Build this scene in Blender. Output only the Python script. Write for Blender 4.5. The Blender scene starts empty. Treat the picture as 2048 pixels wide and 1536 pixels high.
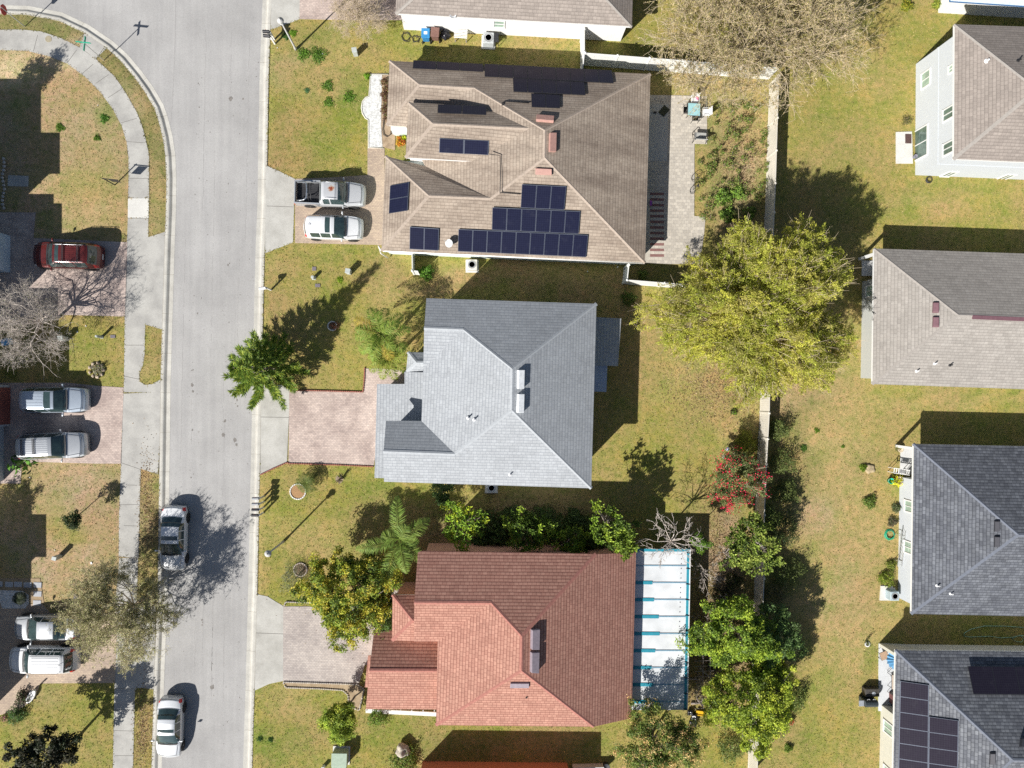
import bpy, bmesh, math, random
import numpy as np
from mathutils import Vector, Matrix, Quaternion
R = math.radians
scene = bpy.context.scene
COL = scene.collection
# ---------------------------------------------------------------- camera, sky, sun, exposure
H = 55.0
FPX = 1420.0
cd = bpy.data.cameras.new('camera'); cam = bpy.data.objects.new('camera', cd); COL.objects.link(cam)
cd.sensor_width = 36; cd.lens = 36 * FPX / 2048; cd.clip_start = 0.5; cd.clip_end = 3000
cam.location = (0, 0, H)
QC = Vector((-64, -10, -FPX)).normalized().rotation_difference(Vector((0, 0, -1)))
cam.rotation_mode = 'QUATERNION'; cam.rotation_quaternion = QC
scene.camera = cam
ELEV = 37.3
SD = Vector((math.cos(R(45.5)) * math.cos(R(ELEV)), math.sin(R(45.5)) * math.cos(R(ELEV)), -math.sin(R(ELEV))))
w = bpy.data.worlds.new('World'); scene.world = w; w.use_nodes = True
nt = w.node_tree; bg = nt.nodes['Background']; sky = nt.nodes.new('ShaderNodeTexSky')
sky.sky_type = 'NISHITA'; sky.sun_disc = False; sky.sun_elevation = R(ELEV); sky.sun_rotation = R(225)
nt.links.new(sky.outputs[0], bg.inputs[0]); bg.inputs[1].default_value = 0.05
sl = bpy.data.lights.new('sun', 'SUN'); sun = bpy.data.objects.new('sun', sl); COL.objects.link(sun)
sl.energy = 5.0; sl.angle = R(0.5); sl.color = (1.0, 0.965, 0.91)
sun.location = (-60, -60, 70); sun.rotation_euler = SD.to_track_quat('-Z', 'Y').to_euler()
vs = scene.view_settings; vs.view_transform = 'Standard'; vs.look = 'None'; vs.gamma = 1; vs.exposure = 0.58; vs.use_curve_mapping = False
scene.cycles.max_bounces = 5; scene.cycles.diffuse_bounces = 3; scene.cycles.glossy_bounces = 3
scene.cycles.transparent_max_bounces = 6; scene.cycles.use_adaptive_sampling = True; scene.cycles.use_denoising = False
scene.cycles.sample_clamp_indirect = 6

def W(px, py, z=0.0):
    """a point of the place from where it shows in the photograph and its height"""
    d = QC @ Vector((px - 1024, 768 - py, -FPX))
    t = (z - H) / d.z
    return Vector((d.x * t, d.y * t, z))
def ray(px, py):
    return QC @ Vector((px - 1024, 768 - py, -FPX))
def Ws(pts, z=0.0): return [W(x, y, z) for x, y in pts]
def zz(x0, y0, pts, s=3.6571): return [(x0 + a / s, y0 + b / s) for a, b in pts]

# ---------------------------------------------------------------- materials
MATS = {}
def nodes(name):
    m = bpy.data.materials.new(name); m.use_nodes = True
    return m, m.node_tree, m.node_tree.nodes, m.node_tree.links, m.node_tree.nodes['Principled BSDF']
def noise(N, L, co, scale, detail=3, rough=0.55, dim='3D'):
    n = N.new('ShaderNodeTexNoise'); n.inputs['Scale'].default_value = scale; n.inputs['Detail'].default_value = detail
    n.inputs['Roughness'].default_value = rough
    L.new(co, n.inputs['Vector']); return n
def ramp(N, L, f, stops):
    r = N.new('ShaderNodeValToRGB'); e = r.color_ramp.elements
    while len(e) < len(stops): e.new(0.5)
    for i, (p, c) in enumerate(stops):
        e[i].position = p; e[i].color = (*c, 1) if len(c) == 3 else c
    L.new(f, r.inputs[0]); return r
def mixc(N, L, a, b, f, mode='MIX'):
    m = N.new('ShaderNodeMix'); m.data_type = 'RGBA'; m.blend_type = mode
    for s, v in ((m.inputs[6], a), (m.inputs[7], b)):
        if isinstance(v, tuple): s.default_value = (*v, 1)
        else: L.new(v, s)
    if isinstance(f, (int, float)): m.inputs[0].default_value = f
    else: L.new(f, m.inputs[0])
    return m.outputs[2]
def wpos(N):
    g = N.new('ShaderNodeNewGeometry'); return g.outputs['Position']
def bump(N, L, h, b, s, d):
    n = N.new('ShaderNodeBump'); n.inputs['Strength'].default_value = s; n.inputs['Distance'].default_value = d
    L.new(h, n.inputs['Height']); L.new(n.outputs[0], b.inputs['Normal'])

def mat(name, c, rough=0.6, metal=0.0, var=0.12, scale=6.0, coat=0.0, bmp=0.0, spec=None):
    if name in MATS: return MATS[name]
    m, T, N, L, b = nodes(name)
    p = wpos(N)
    n = noise(N, L, p, scale, 4)
    r = ramp(N, L, n.outputs[0], [(0.3, tuple(x * (1 - var) for x in c)), (0.7, tuple(min(1, x * (1 + var)) for x in c))])
    L.new(r.outputs[0], b.inputs['Base Color'])
    b.inputs['Roughness'].default_value = rough; b.inputs['Metallic'].default_value = metal
    b.inputs['Coat Weight'].default_value = coat
    if spec is not None: b.inputs['Specular IOR Level'].default_value = spec
    if bmp: bump(N, L, noise(N, L, p, scale * 6, 3).outputs[0], b, bmp, 0.02)
    MATS[name] = m; return m

def mat_shingle(name, c1, c2, gap, stain=(0.5, 0.5, 0.5), stain_amt=0.3, bw=0.31, rh=0.23, rows=0.35, sst=(1, 1, 1)):
    if name in MATS: return MATS[name]
    m, T, N, L, b = nodes(name)
    uv = N.new('ShaderNodeUVMap'); uv.uv_map = 'UVMap'
    # slight waviness of the courses
    wn = noise(N, L, uv.outputs[0], 0.7, 2)
    add = N.new('ShaderNodeVectorMath'); add.operation = 'MULTIPLY_ADD'
    L.new(wn.outputs['Color'], add.inputs[0]); add.inputs[1].default_value = (0.05, 0.05, 0); L.new(uv.outputs[0], add.inputs[2])
    br = N.new('ShaderNodeTexBrick'); L.new(add.outputs[0], br.inputs['Vector'])
    br.inputs['Color1'].default_value = (*c1, 1); br.inputs['Color2'].default_value = (*c2, 1); br.inputs['Mortar'].default_value = tuple(a_ * .3 + b_ * .7 for a_, b_ in zip(c2, gap)) + (1,)
    br.inputs['Scale'].default_value = 1; br.inputs['Mortar Size'].default_value = 0.022; br.inputs['Mortar Smooth'].default_value = 0.7
    br.inputs['Brick Width'].default_value = bw; br.inputs['Row Height'].default_value = rh
    br.offset = 0.37; br.offset_frequency = 3
    br2 = N.new('ShaderNodeTexBrick'); L.new(add.outputs[0], br2.inputs['Vector'])
    br2.inputs['Color1'].default_value = (0.78, 0.78, 0.78, 1); br2.inputs['Color2'].default_value = (1.18, 1.18, 1.18, 1); br2.inputs['Mortar'].default_value = (0.9, 0.9, 0.9, 1)
    br2.inputs['Scale'].default_value = 1; br2.inputs['Mortar Size'].default_value = 0.0; br2.inputs['Brick Width'].default_value = bw * 1.73; br2.inputs['Row Height'].default_value = rh
    c = mixc(N, L, br.outputs[0], br2.outputs[0], rows, 'MULTIPLY')
    sx = N.new('ShaderNodeSeparateXYZ'); L.new(add.outputs[0], sx.inputs[0])
    dv = N.new('ShaderNodeMath'); dv.operation = 'DIVIDE'; L.new(sx.outputs[1], dv.inputs[0]); dv.inputs[1].default_value = rh
    fr = N.new('ShaderNodeMath'); fr.operation = 'FRACT'; L.new(dv.outputs[0], fr.inputs[0])
    gk = tuple(min(1, b_ / a_ * 1.05) for a_, b_ in zip(c2, gap))
    rl = ramp(N, L, fr.outputs[0], [(0.0, gk), (0.16, gk), (0.3, (1, 1, 1)), (1.0, (1.05, 1.05, 1.05))])
    c = mixc(N, L, c, rl.outputs[0], 0.5, 'MULTIPLY')
    p = wpos(N)
    mp = N.new('ShaderNodeMapping'); mp.inputs['Scale'].default_value = sst; L.new(p, mp.inputs[0])
    big = noise(N, L, mp.outputs[0], 0.35, 5, 0.65)
    st = ramp(N, L, big.outputs[0], [(0.34, stain), (0.62, (1, 1, 1))])
    c = mixc(N, L, c, st.outputs[0], stain_amt, 'MULTIPLY')
    fine = noise(N, L, p, 22, 2)
    fr = ramp(N, L, fine.outputs[0], [(0.3, (0.8, 0.8, 0.8)), (0.7, (1.15, 1.15, 1.15))])
    c = mixc(N, L, c, fr.outputs[0], 0.7, 'MULTIPLY')
    L.new(c, b.inputs['Base Color']); b.inputs['Roughness'].default_value = 0.92; b.inputs['Specular IOR Level'].default_value = 0.25
    bump(N, L, rl.outputs[0], b, 0.35, 0.03)
    MATS[name] = m; return m

def mat_paver(name, c1, c2, gap, bw=0.22, rh=0.13, blotch=(0.8, 0.8, 0.8), amt=0.5):
    if name in MATS: return MATS[name]
    m, T, N, L, b = nodes(name)
    p = wpos(N)
    br = N.new('ShaderNodeTexBrick'); L.new(p, br.inputs['Vector'])
    br.inputs['Color1'].default_value = (*c1, 1); br.inputs['Color2'].default_value = (*c2, 1); br.inputs['Mortar'].default_value = (*gap, 1)
    br.inputs['Scale'].default_value = 1; br.inputs['Mortar Size'].default_value = 0.012; br.inputs['Mortar Smooth'].default_value = 0.5
    br.inputs['Brick Width'].default_value = bw; br.inputs['Row Height'].default_value = rh
    n = noise(N, L, p, 0.55, 5, 0.6); r = ramp(N, L, n.outputs[0], [(0.35, blotch), (0.6, (1, 1, 1))])
    c = mixc(N, L, br.outputs[0], r.outputs[0], amt, 'MULTIPLY')
    n2 = noise(N, L, p, 7, 3); r2 = ramp(N, L, n2.outputs[0], [(0.3, (0.8, 0.8, 0.82)), (0.7, (1.12, 1.1, 1.08))])
    c = mixc(N, L, c, r2.outputs[0], 0.6, 'MULTIPLY')
    L.new(c, b.inputs['Base Color']); b.inputs['Roughness'].default_value = 0.85
    bump(N, L, br.outputs['Fac'], b, -0.3, 0.01)
    MATS[name] = m; return m

def mat_concrete(name, base, dirt, streak=False, speck=0.5, sc=0.5):
    if name in MATS: return MATS[name]
    m, T, N, L, b = nodes(name)
    p = wpos(N)
    n = noise(N, L, p, sc, 6, 0.62); r = ramp(N, L, n.outputs[0], [(0.3, dirt), (0.62, base)])
    c = r.outputs[0]
    n2 = noise(N, L, p, 9, 4, 0.7); r2 = ramp(N, L, n2.outputs[0], [(0.3, (0.86, 0.86, 0.85)), (0.7, (1.08, 1.08, 1.08))])
    c = mixc(N, L, c, r2.outputs[0], 0.75, 'MULTIPLY')
    if streak:
        mp = N.new('ShaderNodeMapping'); mp.inputs['Scale'].default_value = (2.6, 0.09, 1); L.new(p, mp.inputs[0])
        mp.inputs['Rotation'].default_value = (0, 0, R(-1.6))
        n3 = noise(N, L, mp.outputs[0], 1, 4, 0.6); r3 = ramp(N, L, n3.outputs[0], [(0.3, (0.90, 0.90, 0.905)), (0.65, (1.03, 1.03, 1.025))])
        c = mixc(N, L, c, r3.outputs[0], 0.8, 'MULTIPLY')
        n4 = noise(N, L, p, 26, 2, 0.5); r4 = ramp(N, L, n4.outputs[0], [(0.25, (0.66, 0.66, 0.66)), (0.42, (1, 1, 1)), (0.6, (1, 1, 1)), (0.8, (1.14, 1.14, 1.14))])
        c = mixc(N, L, c, r4.outputs[0], 0.7, 'MULTIPLY')
    vz = N.new('ShaderNodeTexVoronoi'); vz.inputs['Scale'].default_value = 1.1; L.new(p, vz.inputs['Vector'])
    r5 = ramp(N, L, vz.outputs['Distance'], [(0.0, (0.45, 0.43, 0.4)), (0.045, (0.8, 0.8, 0.8)), (0.075, (1, 1, 1))])
    c = mixc(N, L, c, r5.outputs[0], speck, 'MULTIPLY')
    L.new(c, b.inputs['Base Color']); b.inputs['Roughness'].default_value = 0.9; b.inputs['Specular IOR Level'].default_value = 0.3
    bump(N, L, n2.outputs[0], b, 0.25, 0.01)
    MATS[name] = m; return m

def mat_vcol(name, rough=0.9, grass=False, trans=0.0, spec=0.2):
    if name in MATS: return MATS[name]
    m, T, N, L, b = nodes(name)
    a = N.new('ShaderNodeAttribute'); a.attribute_name = 'Col'
    c = a.outputs['Color']
    p = wpos(N)
    if grass:
        n0 = noise(N, L, p, 0.45, 4, 0.6); r0 = ramp(N, L, n0.outputs[0], [(0.3, (0.66, 0.86, 0.58)), (0.5, (1, 1, 1)), (0.7, (1.24, 1.04, 1.12))])
        c = mixc(N, L, c, r0.outputs[0], 0.9, 'MULTIPLY')
        na = noise(N, L, p, 3.1, 5, 0.72); ra = ramp(N, L, na.outputs[0], [(0.5, (0, 0, 0)), (0.66, (1, 1, 1))])
        sc = N.new('ShaderNodeMath'); sc.operation = 'MULTIPLY'; L.new(ra.outputs[0], sc.inputs[0]); sc.inputs[1].default_value = 0.34
        c = mixc(N, L, c, (0.42, 0.315, 0.17), sc.outputs[0])
        mo = N.new('ShaderNodeVectorMath'); mo.operation = 'ADD'; L.new(p, mo.inputs[0]); mo.inputs[1].default_value = (31, 17, 0)
        nb = noise(N, L, mo.outputs[0], 1.7, 6, 0.75); rb = ramp(N, L, nb.outputs[0], [(0.52, (0, 0, 0)), (0.68, (1, 1, 1))])
        s2 = N.new('ShaderNodeMath'); s2.operation = 'MULTIPLY'; L.new(rb.outputs[0], s2.inputs[0]); s2.inputs[1].default_value = 0.58
        mo2 = N.new('ShaderNodeVectorMath'); mo2.operation = 'ADD'; L.new(p, mo2.inputs[0]); mo2.inputs[1].default_value = (-61, 47, 0)
        nc = noise(N, L, mo2.outputs[0], 0.22, 7, 0.68); rc = ramp(N, L, nc.outputs[0], [(0.44, (0, 0, 0)), (0.62, (.62, .62, .62))])
        c = mixc(N, L, c, (0.35, 0.245, 0.115), rc.outputs[0])
        c = mixc(N, L, c, (0.15, 0.19, 0.035), s2.outputs[0])
        n1 = noise(N, L, p, 2.3, 5, 0.7); r1 = ramp(N, L, n1.outputs[0], [(0.28, (0.52, 0.72, 0.38)), (0.5, (1, 1, 1)), (0.72, (1.40, 1.20, 1.26))])
        c = mixc(N, L, c, r1.outputs[0], 0.75, 'MULTIPLY')
        n2 = noise(N, L, p, 11, 4, 0.75); r2 = ramp(N, L, n2.outputs[0], [(0.26, (0.36, 0.48, 0.32)), (0.5, (1, 1, 1)), (0.74, (1.55, 1.42, 1.45))])
        c = mixc(N, L, c, r2.outputs[0], 0.62, 'MULTIPLY')
        n3 = noise(N, L, p, 38, 2, 0.6); r3 = ramp(N, L, n3.outputs[0], [(0.3, (0.42, 0.50, 0.40)), (0.68, (1.55, 1.50, 1.55))])
        c = mixc(N, L, c, r3.outputs[0], 0.75, 'MULTIPLY')
        bump(N, L, n2.outputs[0], b, 0.55, 0.06)
    L.new(c, b.inputs['Base Color']); b.inputs['Roughness'].default_value = rough; b.inputs['Specular IOR Level'].default_value = spec
    if trans:
        tr = N.new('ShaderNodeBsdfTranslucent'); L.new(c, tr.inputs[0]); mx = N.new('ShaderNodeMixShader'); mx.inputs[0].default_value = trans
        L.new(b.outputs[0], mx.inputs[1]); L.new(tr.outputs[0], mx.inputs[2]); L.new(mx.outputs[0], N['Material Output'].inputs[0])
    MATS[name] = m; return m

def mat_panel(name, c1, line, bw=0.17, rh=0.17, ms=0.006):
    if name in MATS: return MATS[name]
    m, T, N, L, b = nodes(name)
    uv = N.new('ShaderNodeUVMap'); uv.uv_map = 'UVMap'
    br = N.new('ShaderNodeTexBrick'); L.new(uv.outputs[0], br.inputs['Vector']); br.offset = 0
    br.inputs['Color1'].default_value = (*c1, 1); br.inputs['Color2'].default_value = tuple(x * 1.15 for x in c1) + (1,); br.inputs['Mortar'].default_value = (*line, 1)
    br.inputs['Scale'].default_value = 1; br.inputs['Mortar Size'].default_value = ms; br.inputs['Brick Width'].default_value = bw; br.inputs['Row Height'].default_value = rh
    c = br.outputs[0]
    n = noise(N, L, wpos(N), 1.3, 5, 0.7); r = ramp(N, L, n.outputs[0], [(0.55, (0, 0, 0)), (0.8, (0.02, 0.02, 0.02))])
    c = mixc(N, L, c, r.outputs[0], 0.6, 'ADD')
    L.new(c, b.inputs['Base Color']); b.inputs['Roughness'].default_value = 0.22; b.inputs['Specular IOR Level'].default_value = 0.35
    MATS[name] = m; return m

# ---------------------------------------------------------------- objects
OFF = {}
def ent(name, label, cat, loc=(0, 0, 0), rz=0.0, group=None):
    o = bpy.data.objects.new(name, None); COL.objects.link(o)
    o.location = loc; o.rotation_euler = (0, 0, rz); o.empty_display_size = 0.3
    o['label'] = label; o['category'] = cat
    if group: o['group'] = group
    OFF[o.name] = Vector(loc); return o
def tag(o, label, cat, group=None, kind=None):
    if label: o['label'] = label
    if cat: o['category'] = cat
    if group: o['group'] = group
    if kind: o['kind'] = kind
    return o
def autouv(me, yup=None):
    uvl = me.uv_layers.new(name='UVMap') if not me.uv_layers else me.uv_layers[0]
    co = me.vertices
    for p in me.polygons:
        n = p.normal; u = Vector((0, 0, 1)).cross(n)
        if u.length < 1e-3: u = Vector((1, 0, 0))
        u.normalize(); v = n.cross(u)
        for li in p.loop_indices:
            c = co[me.loops[li].vertex_index].co
            uvl.data[li].uv = (c.dot(u), c.dot(v))
def link(name, me, m=None, parent=None, loc=None, world=False, smooth=False):
    """world=True: the mesh was written in place coordinates; move it into its parent's (or its own) frame"""
    o = bpy.data.objects.new(name, me); COL.objects.link(o)
    if m is not None: me.materials.append(m)
    if parent is not None:
        o.parent = parent; off = OFF.get(parent.name, Vector((0, 0, 0))); OFF[o.name] = off
        if world: me.transform(Matrix.Translation(-off))
    else:
        l = Vector(loc) if loc is not None else Vector((0, 0, 0)); OFF[o.name] = l; o.location = l
        if world: me.transform(Matrix.Translation(-l))
    if smooth:
        me.polygons.foreach_set('use_smooth', [True] * len(me.polygons))
    return o
class MB:
    def __init__(s): s.v = []; s.f = []
    def add(s, vs, fs):
        b = len(s.v); s.v += [tuple(v) for v in vs]; s.f += [tuple(b + i for i in f) for f in fs]; return s
    def box(s, c, d, rz=0.0, M=None):
        x, y, z = d[0] / 2, d[1] / 2, d[2] / 2
        vs = [Vector((i * x, j * y, k * z)) for k in (-1, 1) for j in (-1, 1) for i in (-1, 1)]
        if M is None: M = Matrix.Rotation(rz, 3, 'Z')
        vs = [M @ v + Vector(c) for v in vs]
        return s.add(vs, [(0, 2, 3, 1), (4, 5, 7, 6), (0, 1, 5, 4), (2, 6, 7, 3), (0, 4, 6, 2), (1, 3, 7, 5)])
    def bb(s, x0, y0, z0, x1, y1, z1): return s.box(((x0 + x1) / 2, (y0 + y1) / 2, (z0 + z1) / 2), (abs(x1 - x0), abs(y1 - y0), abs(z1 - z0)))
    def bar(s, p, q, wd, ht):
        p = Vector(p); q = Vector(q); d = q - p; L = d.length
        M = d.to_track_quat('X', 'Z').to_matrix()
        return s.box((p + q) / 2, (L, wd, ht), M=M)
    def prism(s, pts, z0, z1):
        n = len(pts); a = sum(pts[i][0] * pts[(i + 1) % n][1] - pts[(i + 1) % n][0] * pts[i][1] for i in range(n))
        if a < 0: pts = pts[::-1]
        vs = [(p[0], p[1], z0) for p in pts] + [(p[0], p[1], z1) for p in pts]
        fs = [tuple(range(n - 1, -1, -1)), tuple(range(n, 2 * n))] + [(i, (i + 1) % n, n + (i + 1) % n, n + i) for i in range(n)]
        return s.add(vs, fs)
    def tube(s, pts, r, n=8, cap=True):
        pts = [Vector(p) for p in pts]; rs = r if isinstance(r, (list, tuple)) else [r] * len(pts)
        b = len(s.v); up = None
        for i, p in enumerate(pts):
            d = (pts[min(i + 1, len(pts) - 1)] - pts[max(i - 1, 0)]).normalized()
            u = d.orthogonal().normalized() if up is None else (up - d * up.dot(d)).normalized()
            up = u; v = d.cross(u)
            for k in range(n):
                a = 2 * math.pi * k / n; s.v.append(tuple(p + (u * math.cos(a) + v * math.sin(a)) * rs[i]))
        for i in range(len(pts) - 1):
            for k in range(n):
                k2 = (k + 1) % n; s.f.append((b + i * n + k, b + i * n + k2, b + (i + 1) * n + k2, b + (i + 1) * n + k))
        if cap:
            s.f.append(tuple(b + k for k in range(n - 1, -1, -1))); e = b + (len(pts) - 1) * n; s.f.append(tuple(e + k for k in range(n)))
        return s
    def lathe(s, prof, c=(0, 0, 0), n=16, close=False):
        b = len(s.v); c = Vector(c)
        for r, z in prof:
            for k in range(n):
                a = 2 * math.pi * k / n; s.v.append((c.x + r * math.cos(a), c.y + r * math.sin(a), c.z + z))
        m = len(prof)
        for i in range(m - 1):
            for k in range(n):
                k2 = (k + 1) % n; s.f.append((b + i * n + k, b + i * n + k2, b + (i + 1) * n + k2, b + (i + 1) * n + k))
        if prof[0][0] > 1e-4 and not close: s.f.append(tuple(b + k for k in range(n - 1, -1, -1)))
        if prof[-1][0] > 1e-4 and not close: e = b + (m - 1) * n; s.f.append(tuple(e + k for k in range(n)))
        return s
    def mesh(s, name):
        me = bpy.data.meshes.new(name); me.from_pydata(s.v, [], s.f); me.update(); return me
    def ob(s, name, m=None, parent=None, loc=None, world=False, smooth=False, uv=False, bev=0.0):
        me = s.mesh(name)
        if uv: autouv(me)
        o = link(name, me, m, parent, loc, world, smooth)
        if bev:
            b = o.modifiers.new('edge', 'BEVEL'); b.width = bev; b.segments = 2; b.limit_method = 'ANGLE'
        return o
def npmesh(name, V, F, col=None):
    """numpy arrays: V (n,3), F (m,k); col (m,3) one colour per face"""
    me = bpy.data.meshes.new(name); n, m, k = len(V), len(F), F.shape[1]
    me.vertices.add(n); me.vertices.foreach_set('co', np.ascontiguousarray(V, np.float32).ravel())
    me.loops.add(m * k); me.loops.foreach_set('vertex_index', np.ascontiguousarray(F, np.int32).ravel())
    me.polygons.add(m); me.polygons.foreach_set('loop_start', np.arange(0, m * k, k, dtype=np.int32))
    try: me.polygons.foreach_set('loop_total', np.full(m, k, np.int32))
    except Exception: pass
    if col is not None:
        a = me.attributes.new('Col', 'FLOAT_COLOR', 'CORNER')
        c = np.ones((m, k, 4), np.float32); c[:, :, :3] = np.asarray(col)[:, None, :]
        a.data.foreach_set('color', c.ravel())
    me.update(calc_edges=True); me.validate(); return me
def copy_tree(o, parent=None):
    c = o.copy(); COL.objects.link(c); c.parent = parent
    for ch in list(o.children): copy_tree(ch, c)
    return c
def inset(pts, d):
    """offset a ground-plan polygon inwards"""
    n = len(pts); P = [Vector((p[0], p[1])) for p in pts]
    a = sum(P[i].x * P[(i + 1) % n].y - P[(i + 1) % n].x * P[i].y for i in range(n))
    if a < 0: P.reverse()
    out = []
    for i in range(n):
        p0, p1, p2 = P[i - 1], P[i], P[(i + 1) % n]
        d1 = (p1 - p0).normalized(); d2 = (p2 - p1).normalized()
        n1 = Vector((-d1.y, d1.x)); n2 = Vector((-d2.y, d2.x)); k = 1 + n1.dot(n2)
        out.append(p1 + (n1 + n2) * (d / max(k, 0.3)))
    return out
def slab(name, pts_px, m, z0=-0.05, z1=0.02, label=None, kind='structure', uv=False, bev=0.0, world_pts=False):
    P = pts_px if world_pts else Ws(pts_px, z1)
    c = sum((Vector((p[0], p[1], 0)) for p in P), Vector()) / len(P)
    o = MB().prism([(p[0], p[1]) for p in P], z0, z1).ob(name, m, loc=(c.x, c.y, 0), world=True, uv=uv, bev=bev)
    o['kind'] = kind
    return o
# ---------------------------------------------------------------- the road bed, the lawn, kerbs, pavements, drives
KR = [(560, -1500), (543, 0), (537, 150), (534, 330), (533, 400), (529, 500), (526, 620), (523, 760), (519, 960), (515, 1150), (510, 1340), (504, 1536), (470, 3000)]
KL = zz(0, 0, [(1100, 9000), (1110, 5616), (1130, 4900), (1155, 4315), (1176, 2779), (1190, 2300), (1205, 1800), (1215, 1536), (1218, 1300), (1210, 1130), (1190, 1000), (1160, 880), (1130, 790), (1060, 670), (980, 560), (880, 440), (780, 350), (610, 235), (430, 150), (195, 105), (0, 100), (-700, 96), (-6000, 60)])
ROAD = KR[::-1] + [(560, -1500)] + [(330, -1500), (325, -260), (280, -190), (210, -175), (0, -172), (-1640, -190)] + KL[::-1]
KRw = [W(*p) for p in KR]; KLw = [W(*p) for p in KL]; ROADw = [W(*p) for p in ROAD]
def inside(X, Y, poly):
    r = np.zeros(X.shape, bool); n = len(poly)
    for i in range(n):
        x1, y1 = poly[i][0], poly[i][1]; x2, y2 = poly[(i + 1) % n][0], poly[(i + 1) % n][1]
        if y1 == y2: continue
        c = ((y1 > Y) != (y2 > Y)) & (X < (x2 - x1) * (Y - y1) / (y2 - y1) + x1); r ^= c
    return r
def dist_poly(X, Y, poly):
    d = np.full(X.shape, 1e9); n = len(poly)
    for i in range(n):
        ax, ay = poly[i][0], poly[i][1]; bx, by = poly[(i + 1) % n][0], poly[(i + 1) % n][1]
        L2 = (bx - ax) ** 2 + (by - ay) ** 2 + 1e-9
        t = np.clip(((X - ax) * (bx - ax) + (Y - ay) * (by - ay)) / L2, 0, 1)
        d = np.minimum(d, np.hypot(X - ax - t * (bx - ax), Y - ay - t * (by - ay)))
    return d
def dens(a, b, st): return list(np.arange(a, b, st))
gx = [-900, -500, -250, -130, -80, -60] + dens(-46, 48, 0.4) + [60, 80, 130, 250, 500, 900]
gy = [-900, -500, -250, -130, -80, -50] + dens(-36, 38, 0.4) + [50, 80, 130, 250, 500, 900]
GX, GY = np.meshgrid(np.array(gx), np.array(gy)); nx, ny = len(gx), len(gy)
ins = inside(GX, GY, ROADw); dd = dist_poly(GX, GY, ROADw)
GZ = np.where(ins, -np.clip(dd * 0.62, 0, 0.22), 0.0)
GREEN = (0.215, 0.210, 0.040); LUSH = (0.125, 0.170, 0.028); DRY = (0.36, 0.275, 0.12); TAN = (0.36, 0.265, 0.18); BROWN = (0.27, 0.18, 0.085); SAND = (0.56, 0.45, 0.28); MOSS = (0.165, 0.155, 0.055)
MULCH = (0.19, 0.135, 0.085); OLIVE = (0.265, 0.235, 0.060)
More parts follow.
